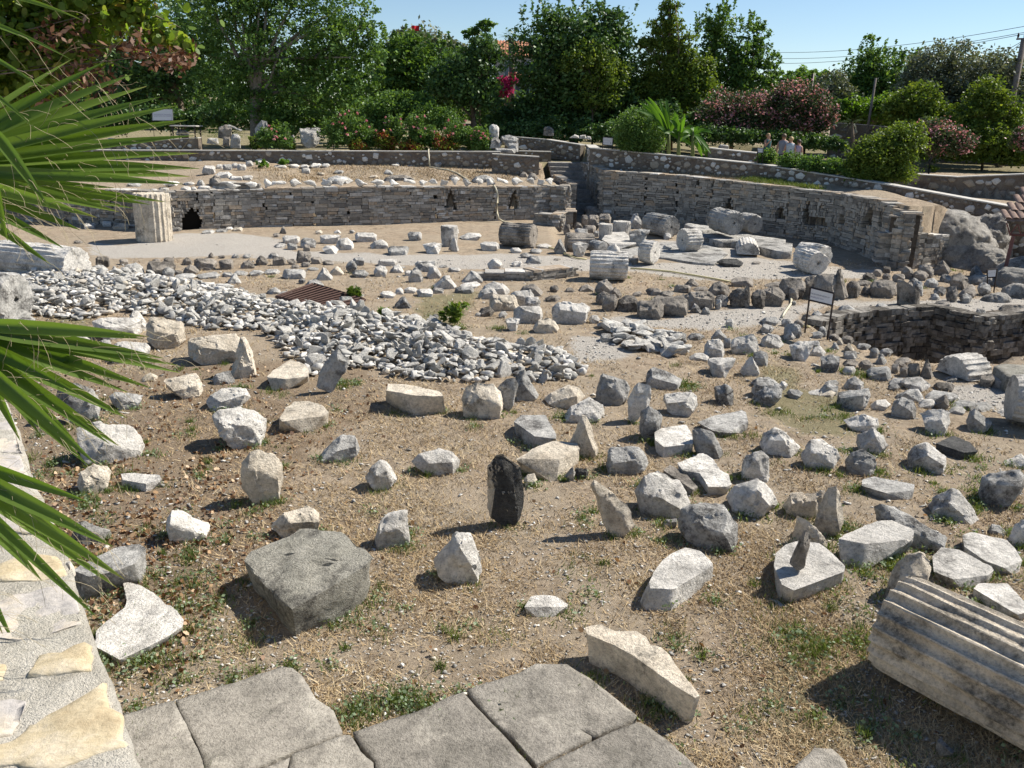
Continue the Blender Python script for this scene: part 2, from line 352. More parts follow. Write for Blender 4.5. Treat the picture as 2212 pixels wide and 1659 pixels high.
def hull_obj(name, pts, mat, L, amp, seed, extra=None):
    bm = bmesh.new()
    for p in pts: bm.verts.new(p)
    r = bmesh.ops.convex_hull(bm, input=bm.verts[:])
    bmesh.ops.delete(bm, geom=list({g for g in r['geom_interior']+r['geom_unused'] if isinstance(g, bmesh.types.BMVert) and g.is_valid}), context='VERTS')
    c = Vector(); n = 0
    for vt in bm.verts: c += vt.co; n += 1
    c /= max(n, 1); c.z = min(vt.co.z for vt in bm.verts)
    for vt in bm.verts: vt.co -= c
    rough(bm, L, amp, seed)
    if extra is not None:
        bm.normal_update()
        for f in bm.faces:
            if f.normal.dot(extra) > .62: f.material_index = 1
    me = sharp(bm_mesh(name, bm, mat, True))
    o = link(name, me); o.location = c
    return o
SEED = [100]
def stoneS(name, tile, mat, th, pts, label, cat, group=None, z=None, extra=None, nonconv=False, base=None):
    P = [T(tile, *p) for p in pts] if tile else pts
    low = max(P, key=lambda p: p[1]); g = GT(*low) if z is None else G(low[0], low[1], z)
    w_ = max(p[0] for p in P)-min(p[0] for p in P); dep = (g-Vector((0, 0, CH))).length; wm = w_*dep/FPX
    SEED[0] += 1; R = random.Random(SEED[0])
    n_ = Vector((-g.x, -g.y, 0)).normalized(); t_ = th*wm; c0 = g-n_*t_*.42
    out = []
    for u, v in P:
        d = Vector(ray(u, v)); k_ = (c0-Vector((0, 0, CH))).dot(n_)/d.dot(n_); out.append(Vector((0, 0, CH))+d*k_)
    cx = sum(out, Vector())/len(out); zt = max(p.z for p in out); hgt = zt-g.z
    for p in out:
        if p.z < g.z-.02: p.z = g.z-.03
    pts3 = list(out)
    tt = Vector((n_.y, -n_.x, 0)); s1 = R.uniform(.62, .86); zs = R.uniform(.62, .84); sk = R.uniform(-.22, .22); sh_ = R.uniform(-.12, .12)*wm
    par = R.randint(0, 1)
    for i, p in enumerate(out):
        lowp = (p.z-g.z) < .25*hgt
        if len(out) > 5 and (i+par) % 2 and not lowp: continue
        q = cx+(p-cx)*(s1*(1.12 if lowp else 1)); q.z = g.z-.03+(p.z-g.z+.03)*zs*R.uniform(.94, 1.04); q = q+n_*t_*(.5+sk*(p-cx).dot(tt)/wm*(1 if not lowp else .5))+tt*sh_*(p.z-g.z)/hgt; pts3.append(q)
    s2 = R.uniform(.6, .95); zb_ = R.uniform(.75, .97)
    for i, p in enumerate(out):
        if i % 2: continue
        q = cx+(p-cx)*s2; q.z = g.z-.03+(p.z-g.z+.03)*zb_; q = q-n_*t_*R.uniform(.42, .5); pts3.append(q)
    o = hull_obj(name, pts3, mat, max(min(wm, hgt)/15, .0013*dep), .036*min(wm, hgt*1.3), SEED[0], extra)
    return tag(o, label, cat, group)
def stoneB(name, tile, mat, top, bot, label, cat, group=None, H_=None, conc=False, z=None, amp=1.0, rot=0):
    Tp = [T(tile, p[0], p[1]) for p in top]; ks = [p[2] if len(p) > 2 else 1 for p in top]; Bt = [T(tile, *p) for p in bot]
    Bg = [GT(*p) if z is None else G(p[0], p[1], z) for p in Bt]; z0 = sum(b.z for b in Bg)/len(Bg)
    SEED[0] += 1
    if H_ is None:
        hs = []
        for (bu, bv), g in zip(Bt, Bg):
            vs = []
            for i in range(len(Tp)):
                (x1, y1), (x2, y2) = Tp[i], Tp[(i+1) % len(Tp)]
                if (x1-bu)*(x2-bu) <= 0 and x1 != x2: vs.append(y1+(y2-y1)*(bu-x1)/(x2-x1))
            if vs: hs.append(Y(bu, max(vs), g.y).z-g.z)
        H_ = sum(hs)/len(hs) if hs else .3
    top3 = [G(u, v, z0+H_*k_) for (u, v), k_ in zip(Tp, ks)]
    c = sum(top3, Vector())/len(top3)
    if conc:
        n = len(top3); bm = bmesh.new()
        tv = [bm.verts.new(p) for p in top3]; bv = [bm.verts.new(Vector((c.x+(p.x-c.x)*.9, c.y+(p.y-c.y)*.9, z0-.04))) for p in top3]
        bm.faces.new(tv); bm.faces.new(bv[::-1])
        for i in range(n): bm.faces.new((tv[i], bv[i], bv[(i+1) % n], tv[(i+1) % n]))
        bmesh.ops.recalc_face_normals(bm, faces=bm.faces[:])
        c.z = z0-.04
        for vt in bm.verts: vt.co -= c
        wm = max(p.x for p in top3)-min(p.x for p in top3)
        rough(bm, max(wm/16, .03), .012*wm*amp, SEED[0], .35, 1)
        o = link(name, sharp(bm_mesh(name, bm, mat, True))); o.location = c
        return tag(o, label, cat, group)
    pts = list(top3)+[Vector((b.x, b.y, z0-.04)) for b in Bg]
    for p in top3:
        if p.y > c.y-.02: pts.append(Vector((c.x+(p.x-c.x)*.93, c.y+(p.y-c.y)*.9, z0-.04)))
    wm = max(p.x for p in pts)-min(p.x for p in pts)
    o = hull_obj(name, pts, mat, max(wm/16, .022), .02*min(wm, H_*2)*amp, SEED[0])
    return tag(o, label, cat, group)
SH = {'b': '0,.25 .15,0 .85,.03 1,.22 1,.8 .85,1 .2,1 0,.8', 'p': '0,.8 .42,0 .6,.05 1,.75 .85,1 .15,1', 'r': '0,.45 .2,.08 .55,0 .88,.15 1,.5 .9,.85 .55,1 .15,.92',
      's': '.05,.9 .2,.4 .45,0 .62,0 .85,.5 1,.9 .8,1 .25,1', 'f': '0,.5 .3,0 .8,.05 1,.45 .75,1 .2,.95', 't': '0,.1 .5,0 1,.15 .85,.8 .6,1 .25,.95', 'w': '0,.75 .12,.3 .4,0 .75,.15 1,.7 .9,1 .1,1'}
SA = {'b': 'blocky', 'p': 'pointed', 'r': 'rounded', 's': 'upright', 'f': 'flat', 't': 'wedge-shaped', 'w': 'humped'}
MA = {'MW': 'white', 'MC': 'cream', 'MG': 'grey', 'DK': 'dark', 'CG': 'dull grey-green', 'BK': 'black', 'RB': 'pale'}
ORD = 'first second third fourth fifth sixth seventh eighth ninth tenth eleventh twelfth thirteenth fourteenth fifteenth sixteenth seventeenth eighteenth nineteenth twentieth'.split()+['twenty-'+x for x in 'first second third fourth fifth sixth seventh eighth ninth'.split()]+['thirtieth']+['thirty-'+x for x in 'first second third fourth fifth'.split()]
def cluster(tile, name, noun, where, items, group, defmat):
    L = []
    for it in items.split():
        q = it.split(','); L.append(([float(a) for a in q[:4]], q[4], q[5] if len(q) > 5 else defmat))
    L.sort(key=lambda a: (a[0][0]+a[0][2])/2)
    for i, (bb, sh, mt) in enumerate(L):
        R = random.Random(int(bb[0]*7+bb[1]*3)); pl = [tuple(map(float, p.split(','))) for p in SH[sh].split()]
        if R.random() < .5: pl = [(1-a, b) for a, b in pl]
        pts = [(bb[0]+(a+R.uniform(-.05, .05))*(bb[2]-bb[0]), bb[1]+(b+R.uniform(-.05, .05)*(b < .9))*(bb[3]-bb[1])) for a, b in pl]
        th = R.uniform(.55, .9) if sh != 'f' else .8
        stoneS(name, tile, M[mt], th, pts, f'{SA[sh]} {MA[mt]} {noun}, {ORD[i]} from the left {where}', 'stone', group)
def P2(s): return [tuple(map(float, p.split(','))) for p in s.split()]
# ---------------------------------------------------------------- single stones of the front half, traced corner by corner
def SS(tile, mat, th, pts, label, name='marble_block', **k):
    stoneS(name, tile, M[mat], th, P2(pts), label, 'stone', **k)
def SB(tile, mat, top, bot, label, name='marble_block', **k):
    return stoneB(name, tile, M[mat], P2(top), P2(bot), label, 'stone', **k)
SB('14', 'MW', '960,195 1010,183 1120,215 1270,305 1380,400 1462,480 1440,545 1275,650 1050,760 940,810 740,700 735,570 860,470 970,390 990,330', '820,770 930,915 1060,840 1270,700', 'large bright white slab with curved upper edge, leaning beside the mortared wall', 'marble_slab', conc=True)
SB('14', 'MG', '565,100 700,60 900,-90 935,-100 1110,-120 1150,-90 1110,-20 1060,50 900,110 700,150', '640,340 900,260 1115,200', 'L-shaped pale block with dark shaded front, just above the white slab by the wall')
SB('24', 'CG', '-61,30,.95 0,-40 370,-227,1.1 500,-232,1.2 700,-207,1.3 770,-140,1.35 925,-65,1.45 955,-10,1.5 905,60,1.45 700,190,1.25 470,310,1.1 310,412,1 90,230,.9', '-5,245 345,622 740,470 890,330', 'biggest grey-green conglomerate block in the left foreground, flat topped with broken front', 'conglomerate_block', amp=1.7)
SS('23', 'MC', .5, '130,1270 240,1155 330,1190 425,1180 480,1125 527,1165 500,1300 440,1330 240,1368', 'notched pale stone directly behind the big grey-green block')
SS('23', 'MW', .6, '960,1400 990,1220 1070,1190 1190,1150 1228,1155 1225,1310 1245,1370 1215,1410 1130,1440 1000,1445', 'upright squarish pale stone with pointed corner, right of the big grey-green block')
SS('23', 'MW', .6, '1422,1540 1500,1440 1590,1340 1680,1305 1725,1330 1750,1430 1800,1560 1810,1620 1790,1660 1700,1717 1560,1680 1450,1590', 'rough whitish three-cornered boulder alone on dry grass in the centre foreground')
SS('23', 'MC', .35, '1850,800 1900,770 1915,700 1980,690 2030,750 2100,790 2120,850 2145,1000 2148,1080 2120,1200 2080,1270 2010,1270 1900,1190 1850,1150 1845,980', 'tall standing slab with charcoal black front face, centre of the field', 'standing_slab', extra=Vector((.45, -.85, .15)).normalized())
bpy.data.objects['standing_slab'].data.materials.append(M['BK'])
SS('23', 'MW', .7, '885,880 930,800 1000,750 1060,765 1110,830 1152,880 1130,925 1060,960 960,990 900,920', 'small white cube-like stone standing on a corner, left of the black-faced slab')
SS('23', 'MW', .5, '1248,760 1310,700 1480,680 1580,685 1630,750 1620,830 1560,860 1440,850 1330,810 1270,790', 'long low pale stone with white right end, left of the black-faced slab')
SS('23', 'MG', .7, '520,720 560,680 610,650 640,590 700,550 815,548 820,610 847,660 800,700 740,755 640,740 540,745', 'grey and white stone with a hooked peak and low left foot')
SB('23', 'MC', '210,420 260,330 330,285 450,280 540,310 605,370 570,400 430,400 320,410 230,445', '205,500 300,520 430,530 545,470', 'half-moon shaped stone with smooth pale flat top in the left middle')
SS('13', 'MW', .7, '1670,400 1720,355 1880,333 2010,360 2085,430 2090,500 2070,590 2000,625 1950,645 1830,610 1780,560 1700,480', 'chunky whitish boulder with dark underside, in front of a stepped pale stone')
SS('13', 'MW', .6, '1615,285 1650,235 1740,190 1940,178 1985,255 1890,325 1850,335 1700,365 1645,370', 'stepped pale stone with flat white top behind the chunky whitish boulder')
SS('13', 'MC', .6, '1275,125 1380,100 1560,80 1600,140 1600,205 1500,250 1455,265 1320,200', 'cream wedge of stone overhanging its shaded base, left middle ground')
SS('13', 'MG', .7, '1670,100 1700,70 1815,35 1850,125 1760,152 1680,135', 'small bluish grey stone at the foot of the pale spire')
SS('13', 'MC', .7, '1115,110 1150,75 1190,65 1245,90 1235,130 1120,135', 'small whitish chip lying near the upper fan palm blade tips')
SS('13', 'MG', .6, '860,250 900,212 1030,215 1130,235 1090,330 1000,350 900,320', 'flat topped grey stone with overhanging right corner beside the palm blades')
SS('13', 'MG', .45, '480,110 620,130 740,190 790,260 785,380 680,460 570,470 480,400 430,250', 'large pale grey slab half hidden behind the lower palm blades', 'marble_slab')
SS('13', 'MW', .6, '600,500 780,450 1060,490 1130,580 1140,700 1060,740 900,780 720,790 640,700', 'wide white block with dark layered front, below the hanging palm blades')
SS('13', 'MC', .6, '600,960 630,840 740,790 850,790 888,840 850,935 770,1010 700,1020', 'yellowish tilted stone in leaf litter near the mortared wall')
SB('13', 'MW', '950,855 1060,848 1260,865 1278,900 1150,935 965,905', '960,975 1150,1000 1250,940', 'low rectangular slab with grey veined top among fallen leaves', 'marble_slab')
SS('13', 'MW', .6, '1310,1240 1350,1140 1400,1150 1560,1230 1662,1270 1600,1340 1530,1390 1400,1400 1310,1320', 'rough pointed white stone shaped like a tooth among fallen leaves')
SS('13', 'MG', .5, '565,1360 600,1245 650,1240 870,1300 880,1340 700,1420', 'low mottled stone half sunk in green weeds near the mortared wall')
SS('23', 'MC', .5, '-90,770 -20,680 50,662 110,690 190,705 240,770 245,900 220,1060 100,1090 0,1040 -90,960', 'tall whitish boulder with smooth cream left face and pitted right side')
SB('23', 'MC', '105,90 160,40 300,-45 400,-10 445,30 440,90 260,110 230,100', '160,205 240,200 390,150', 'cream block with a raised ledge along its top, at the heap edge')
SS('23', 'MG', .22, '490,170 520,80 620,-100 680,-160 760,-40 740,20 650,170 610,218', 'long tilted slab propped against the rubble heap', 'marble_slab')
SB('23', 'MC', '1060,140 1210,145 1350,195 1460,200 1510,240 1420,245 1290,240 1150,200 1050,200', '1045,280 1150,350 1280,395 1525,380', 'long cream carved block with black stained right half, before the rubble')
SS('23', 'MC', .6, '1640,260 1680,170 1750,130 1900,140 1965,230 1975,290 1960,390 1850,420 1700,410 1640,350', 'squat cream boulder with cracked face standing before the rubble')
SS('23', 'MG', .3, '1930,180 2000,110 2060,100 2100,150 2060,300 2020,360 1970,340', 'thin grey slab leaning between the cream boulder and a pyramid stone', 'marble_slab')
SS('33', 'MG', .6, '78,220 70,110 110,50 150,40 200,120 265,235 240,285 85,280', 'grey pyramid stone with steep white flank at the rubble edge')
SS('33', 'MC', .7, '305,270 360,215 500,168 580,172 637,245 610,265 480,335 400,310', 'slanting cream slab touching a pale flat wedge below it', 'marble_slab')
SS('33', 'MW', .7, '457,395 510,320 680,262 775,315 780,390 640,430 540,445 470,425', 'pale flat wedge with rough top, right below the slanting cream slab')
SS('33', 'MG', .6, '700,250 730,130 760,65 850,85 950,120 980,190 960,260 920,318 830,300 720,270', 'big brownish grey boulder with blunt square top, beyond the white standing prism')
SS('33', 'MW', .55, '952,280 1000,200 1050,135 1150,160 1155,270 1140,330 1060,400 1000,455 955,390', 'white standing prism leaning right, behind a lichened rounded stone')
SS('33', 'MG', .6, '1105,110 1115,60 1150,30 1250,40 1400,115 1385,160 1270,190 1160,170 1110,140', 'smooth topped grey block with dark front and small socket hole')
SS('33', 'MW', .7, '1250,280 1260,235 1400,215 1470,198 1520,245 1520,320 1490,360 1420,403 1330,380 1260,330', 'white boulder with chipped right corner, right of the standing prism')
SS('33', 'MG', .8, '1040,500 1060,360 1130,310 1200,350 1245,400 1240,490 1180,560 1150,595 1080,560', 'lichened rounded stone with rough capped top before the standing prism')
SS('33', 'MG', .7, '1640,250 1645,165 1710,165 1745,150 1800,200 1805,330 1690,325', 'small dark and white split stone standing upright among green weeds')
SS('33', 'MG', .6, '1935,210 1980,100 2080,110 2185,160 2150,230 2000,250', 'flat grey stone resting behind a round-backed blue-grey one')
SS('33', 'MG', .6, '1940,290 1960,230 2040,180 2140,160 2190,190 2180,260 2090,320 1990,310', 'round-backed blue-grey stone with white weeds growing at its foot')
SB('33', 'MG', '60,440 130,388 320,395 405,545 400,580 230,560', '90,540 205,665 410,600', 'dark grey block with clean flat top tipped left, behind the biggest cream block')
SS('33', 'MC', .7, '505,610 560,500 600,395 640,400 680,480 735,670 700,700 650,735 590,700', 'narrow pointed spire stone right behind the biggest cream block', 'standing_stone')
SB('33', 'MC', '75,740 260,640 380,598 570,610 597,650 430,745', '130,855 400,922 500,830 590,770', 'biggest cream rectangular block, right of the black-faced standing slab')
SS('33', 'MC', .7, '140,900 170,865 230,850 255,900 250,960 150,950', 'small cream rounded chip below the biggest cream block')
SS('33', 'MW', .6, '445,900 500,830 530,800 555,850 545,900 520,915 450,915', 'little white curved piece wedged against the cream block corner')
SS('33', 'BK', .6, '550,815 640,812 655,850 650,890 560,895 545,860', 'small black fluted drum piece beside the little white curved piece')
SS('33', 'MG', .6, '790,790 800,680 830,645 1050,650 1100,700 1128,780 1060,810 990,835 850,848', 'rounded block with black stain on its right front, alone in the centre')
SB('33', 'MW', '1175,530 1220,500 1425,465 1470,540 1482,620 1250,645 1180,590', '1195,690 1240,735 1475,690', 'square pale block with pecked rough top touching a broken neighbour')
SS('33', 'MG', .6, '1470,510 1530,488 1640,530 1690,610 1728,700 1700,735 1580,720 1490,670', 'broken grey-fronted stone leaning on the square pecked block')
o = SB('33', 'MG', '1510,450 1640,400 1870,355 1900,370 1920,450 1750,535 1640,520', '1660,565 1750,560 1910,520', 'long pale block with carved upright strokes along its right top edge', 'carved_block')
CARVED = o
SB('33', 'MW', '1350,770 1440,730 1560,685 1640,740 1690,810 1760,860 1785,940 1740,960 1600,960 1530,850 1400,830', '1560,1010 1600,1045 1740,990', 'worn white sculpted piece like a lying torso, among blocks right of centre', conc=True, amp=1.6)
SB('33', 'DK', '1245,830 1300,785 1420,850 1520,960 1480,985 1380,900', '1380,960 1460,1035 1515,990', 'dull dark flat slab squeezed between two white blocks', 'slab')
SS('33', 'MW', .6, '1008,990 1110,865 1180,848 1280,900 1390,950 1430,1010 1478,1085 1440,1120 1300,1200 1200,1200 1080,1100', 'big white block with stained left end, in front of the dull dark flat slab')
SS('33', 'MC', .3, '680,950 700,912 800,970 880,1030 960,1090 1000,1160 1030,1280 950,1340 900,1355 790,1290 730,1150', 'thin triangular slab standing on edge, right of the black-faced slab', 'standing_slab')
SS('33', 'MW', .6, '1840,870 1900,770 1890,710 2020,662 2090,730 2080,900 2000,915 1900,910', 'white stone with carved toothed rim and small drilled hole')
SS('33', 'MW', .7, '1745,1040 1800,950 1990,892 2070,940 2130,1020 2145,1100 2050,1150 1960,1190 1880,1130 1770,1080', 'pale angular boulder with smooth slanting top and jagged right base')
SS('33', 'MG', .6, '1355,1220 1380,1130 1500,1115 1680,1150 1760,1150 1835,1260 1835,1380 1770,1420 1650,1455 1550,1400 1400,1320 1355,1280', 'large knobbly block with black weathered hollow in its right end')
SS('33', 'MG', .6, '1240,1240 1270,1210 1355,1210 1350,1265 1280,1278', 'small flat grey chip touching the large knobbly block')
SB('34', 'MW', '1130,190 1165,115 1220,90 1245,10 1320,-30 1420,-80 1540,-50 1640,40 1640,60 1480,160 1330,250 1140,240', '1045,350 1090,425 1310,435 1385,365 1640,150', 'heavy six-sided white block with warm brown shaded base in the right foreground')
SB('34', 'MW', '150,390 200,305 300,295 400,305 500,365 490,385 290,390', '180,450 310,485 490,405', 'small smooth oval white stone alone in front of the centre')
SB('34', 'MC', '630,540 700,520 760,518 860,570 1040,570 1120,620 1145,680 1230,695 1300,760 1360,850 1480,990 1545,1085 1500,1105 1340,1010 1170,890 990,760 860,690 640,600', '700,745 1100,1030 1340,1135', 'long arrowhead-shaped cream slab resting beside the grey paving slabs', 'marble_slab', conc=True, amp=.6, H_=.25)
SS('43', 'MW', .6, '115,620 150,530 240,495 330,530 450,645 430,690 350,722 230,690 130,655', 'rounded long block with layered cracks and dark lower right tip')
SS('43', 'MW', .6, '455,700 530,590 600,600 630,635 740,670 762,730 740,770 600,822 540,800 470,770', 'pale block with a knob on top and black stain on the right')
SS('43', 'MG', .6, '790,740 850,680 960,660 1040,720 1065,780 1030,870 990,880 800,850', 'dark grey squarish stone with smooth front, between two whiter stones')
SS('43', 'MW', .6, '880,600 900,550 1020,495 1110,560 1152,635 1110,700 1060,715 960,660 890,640', 'round topped white stone with brown shaded front, touching a dark grey one')
SS('43', 'MW', .6, '780,430 950,380 1060,420 1080,470 1060,510 960,530 830,500', 'white wedge stone with grey right flank in blue-green weeds')
SB('43', 'MG', '935,900 1030,877 1355,940 1350,985 1130,1010 930,950', '930,990 1140,1060 1330,1065', 'long rectangular plank-like stone with grooved grey top', 'marble_beam')
SS('43', 'MW', .7, '1295,700 1340,640 1440,610 1500,640 1610,720 1600,800 1520,850 1420,800 1295,800', 'whitish block with scooped step on top, left of a black stepped one')
SB('43', 'BK', '1515,615 1650,555 1790,610 1855,680 1740,690 1620,650', '1560,690 1700,750 1800,730', 'black stained stepped block with a slot, right of a whitish scooped one')
SS('43', 'MG', .6, '1850,980 1880,880 1930,850 2180,818 2230,860 2230,960 2130,1060 2030,1115 1870,1020', 'broad speckled grey slab tilted toward the viewer at the right edge', 'marble_slab')
SS('43', 'MW', .6, '2030,800 2060,755 2200,720 2260,760 2240,830 2040,825', 'white stone peeking above the broad speckled slab at the right edge')
SS('43', 'MW', .6, '1445,1140 1480,1050 1640,975 1700,985 1760,1060 1858,1215 1810,1260 1600,1250 1470,1200', 'grey-fronted boulder with smooth white triangular top at the right')
SS('43', 'MC', .5, '310,1110 370,1010 480,1030 640,990 650,1070 600,1160 540,1210 420,1190', 'low cream stone lying left of the tall tapering stone')
SS('43', 'MC', .7, '550,1250 610,1130 660,960 740,945 760,1010 790,1130 785,1230 730,1310 670,1335', 'tall tapering cream stone standing upright at the right', 'standing_stone')
SS('43', 'MC', .22, '365,1390 420,1180 520,1230 620,1340 680,1400 670,1460 500,1440', 'thin triangular slab standing behind the block topped by a dark splinter', 'standing_slab')
SB('44', 'MW', '235,60 250,-40 330,-105 430,-135 600,-115 700,-40 810,65 800,110 620,140 500,200 400,260 300,210', '270,330 370,357 620,270 790,195', 'massive pale block with a dark splinter upright on its back')
SS('43', 'DK', .7, '370,1520 420,1440 470,1300 500,1290 540,1350 520,1460 490,1570 430,1590', 'dark thin stone splinter standing upright on the massive pale block', 'stone_splinter', z=.22)
SB('43', 'MW', '750,1370 800,1320 1010,1240 1170,1215 1350,1300 1340,1370 1150,1380 970,1410', '760,1500 790,1590 930,1625 1300,1460', 'large flat topped block with smooth grey top and pitted right side')
SS('43', 'MG', .3, '1020,1110 1080,1090 1150,1110 1300,1190 1450,1270 1610,1350 1600,1400 1480,1470 1380,1440 1200,1330 1030,1215', 'fallen dark fronted beam running down behind the large flat topped block', 'marble_beam')
SS('44', 'MC', .6, '1095,290 1130,180 1180,70 1290,-30 1400,-55 1500,20 1480,90 1450,150 1350,210 1230,340', 'pale leaning stump of stone at the corner of the huge fluted drum')
SB('44', 'MW', '1490,-10 1560,-80 1700,-60 1960,70 1975,100 1930,140 1650,170 1500,110', '1560,190 1760,260 1940,190', 'white scaly topped block behind the huge fluted drum')
SB('43', 'MW', '1725,1340 1800,1310 2080,1380 2140,1440 2200,1540 2060,1600 1900,1540 1740,1430', '1750,1490 1980,1630 2170,1645', 'smooth topped white block with small hole, second row behind the fluted drum')
SS('43', 'MW', .6, '2085,1370 2130,1260 2180,1210 2290,1220 2290,1420 2180,1430', 'pale block cut by the right edge, above the fluted drum')
SS('43', 'MG', .6, '1930,1300 1960,1255 2020,1270 2090,1330 2070,1355', 'small grey flat stone near the right edge')
SB('44', 'MW', '1810,240 1850,200 2080,205 2220,350 2240,430 2160,450 1990,330', '1850,340 2000,430 2200,485', 'pale five-sided block lying right behind the huge fluted drum')
SS('43', 'MW', .7, '1390,385 1450,350 1580,338 1640,370 1645,450 1610,530 1500,540 1440,480', 'white stone shaped like a dog head with small eye hole')
SS('43', 'MG', .7, '1750,440 1780,370 1830,338 1880,400 1960,450 1940,500 1850,525 1770,490', 'grey lumpy stone with a pointed cap, right of the dog head stone')
SS('43', 'MG', .7, '1165,370 1190,290 1250,250 1340,270 1370,330 1365,430 1280,420 1180,400', 'rough grey squarish stone left of the dog head stone')
SS('43', 'MG', .6, '730,280 735,210 850,205 990,180 1005,240 970,320 920,355 740,330', 'grey ragged block with a chip lying on top, right middle ground')
SS('43', 'MW', .6, '785,180 820,110 880,85 960,140 955,200 800,195', 'humped white stone sitting right behind the grey ragged block')
SS('43', 'MG', .6, '605,195 640,150 670,140 750,165 750,205 740,245 620,215', 'small flat grey stone left of the grey ragged block')
SS('43', 'MW', .6, '1220,130 1280,100 1400,95 1450,130 1485,160 1430,210 1300,200', 'wide white wedge with blunt right end near the cut slabs')
SS('43', 'MG', .5, '1200,240 1310,185 1380,200 1440,290 1390,300 1300,260', 'folded pale grey stone below the wide white wedge')
SS('43', 'DK', .6, '1500,290 1590,228 1630,290 1620,320 1530,340', 'small dark pyramid stone on pale thin slabs')
SB('14', 'CG', '1545,1390 1560,1345 1600,1325 1645,1350 1655,1400 1610,1430', '1540,1450 1600,1455 1640,1430', 'fist-sized dusty cube of stone lying on the grey paving', 'stone')
SB('34', 'MW', '2110,330 2150,340 2195,375 2170,385', '2112,350 2190,395', 'tiny bright white chip by the massive pale block', 'stone_chip', H_=.03)
SB('44', 'MG', '1525,1440 1550,1420 1665,1525 1650,1550', '1525,1500 1640,1555', 'small pointed grey chip lying in the shadow of the fluted drum', 'stone_chip', H_=.09)
# paving of worn slabs in the foreground
def pave(tile, pts, label):
    P = [G(*T(tile, *p), .07) for p in P2(pts)]; c = sum(P, Vector())/len(P); c.z = -.1
    bm = bmesh.new(); P = [Vector((c.x+(p.x-c.x)*.999, c.y+(p.y-c.y)*.999, .07)) for p in P]
    tv = [bm.verts.new(p-c) for p in P]; bv = [bm.verts.new(Vector((p.x, p.y, -.1))-c) for p in P]; n = len(P)
    bm.faces.new(tv); bm.faces.new(bv[::-1])
    for i in range(n): bm.faces.new((tv[i], bv[i], bv[(i+1) % n], tv[(i+1) % n]))
    bmesh.ops.recalc_face_normals(bm, faces=bm.faces[:]); SEED[0] += 1
    rough(bm, .045, .006, SEED[0], .06, 1)
    o = link('paving_slab', bm_mesh('paving_slab', bm, M['PV'], True)); o.location = c
    tag(o, label, 'paving slab', 'worn paving slabs in the foreground')
pave('14', '960,1240 1365,1130 1500,1380 1560,1500 1680,1780 900,1780', 'paving slab next to the mortared wall, left end of the paving')
pave('24', '-615,1122 -140,975 220,850 320,865 400,935 500,1100 640,1210 712,1372 290,1540 -80,1700 -360,1700 -430,1490', 'broad paving slab with rounded upper corner, left foreground')
pave('24', '305,1550 725,1388 770,1400 850,1530 950,1620 960,1780 250,1780', 'paving slab with rust coloured specks at the bottom middle')
pave('24', '-60,1712 300,1565 240,1780 -100,1780', 'small wedge of paving at the bottom edge')
pave('24', '785,1378 1010,1300 1250,1220 1500,1110 1655,1062 1925,1345 2202,1640 2290,1780 970,1780 955,1600 840,1470', 'paving slab with two pits, bottom centre')
pave('34', '-305,1040 110,900 240,830 490,835 560,890 660,950 1042,1248 930,1305 690,1400 580,1345 680,1410 290,1612 250,1645 60,1420 -50,1330 -190,1190', 'largest paving slab reaching beneath the arrowhead slab')
pave('34', '725,1425 1050,1287 1150,1340 1400,1540 1530,1659 1600,1780 260,1780 300,1635 610,1475', 'paving slab at the right end of the paving')
pave('44', '400,1640 560,1500 700,1510 800,1600 900,1780 380,1780', 'half buried paving slab alone at the bottom edge')
# ---------------------------------------------------------------- groups of smaller stones, each one an object
cluster('22', 'marble_fragment', 'marble fragment', 'in the strip below the left stone wall', '235,418,370,482,b 380,440,500,515,b,MG 535,405,700,482,b 650,430,805,532,w 545,495,680,562,f 805,395,980,466,b 920,448,1075,522,w 1065,500,1232,572,b,MG 1225,388,1335,458,b,MG 1345,472,1502,562,t 1590,352,1632,402,s 1635,395,1818,456,f 1795,465,1950,536,b 175,478,270,515,f 272,478,355,530,b,MG 490,375,552,408,r,MC 640,372,700,402,p 760,372,805,402,f', 'marble pieces below the back wall', 'MW')
cluster('22', 'marble_fragment', 'marble fragment', 'in the row along the gravel path', '235,680,430,757,b,MG 500,662,632,772,p 610,660,722,732,p,MC 735,610,828,712,r,MG 790,588,880,655,b,MG 775,688,922,750,f,MG 950,650,1065,742,r 990,597,1138,657,b 1080,648,1196,712,w 1280,618,1458,702,b 1370,655,1492,757,w 1215,663,1345,787,w 1430,732,1620,838,p 1190,690,1260,736,f 1845,600,1966,690,r 2045,618,2128,664,f 1640,695,1818,790,p,MG', 'marble pieces by the gravel path', 'MW')
cluster('22', 'marble_fragment', 'marble fragment', 'on dry grass right of the grate', '1000,853,1130,910,f 1120,828,1196,882,w 1196,820,1300,874,f 1295,840,1420,902,b 1420,828,1505,874,b 1118,893,1250,992,p,MG 1155,1030,1242,1080,b,MC 1415,1035,1472,1076,r,MG 1630,788,1800,834,f 1595,815,1745,872,b,MG 1548,1155,1650,1205,w 1545,672,1640,706,f', 'marble pieces around the iron grate', 'MW')
cluster('22', 'marble_fragment', 'marble fragment', 'in the pile beside the low dry wall', '1800,775,2036,888,w 1765,822,1942,918,w 1855,882,2092,1010,b,MC 2038,850,2215,972,b 2140,900,2270,1020,b 2052,975,2290,1110,b 1780,978,1908,1056,f,DK 1755,1022,1808,1056,r 1930,1016,2012,1070,f 1985,1058,2118,1170,t', 'marble pieces beside the low dry wall', 'MW')
cluster('32', 'marble_fragment', 'large white stone', 'behind the front gravel', '355,935,670,1115,b 215,1062,425,1182,w,MC 655,1040,750,1110,f', 'marble pieces beside the low dry wall', 'MW')
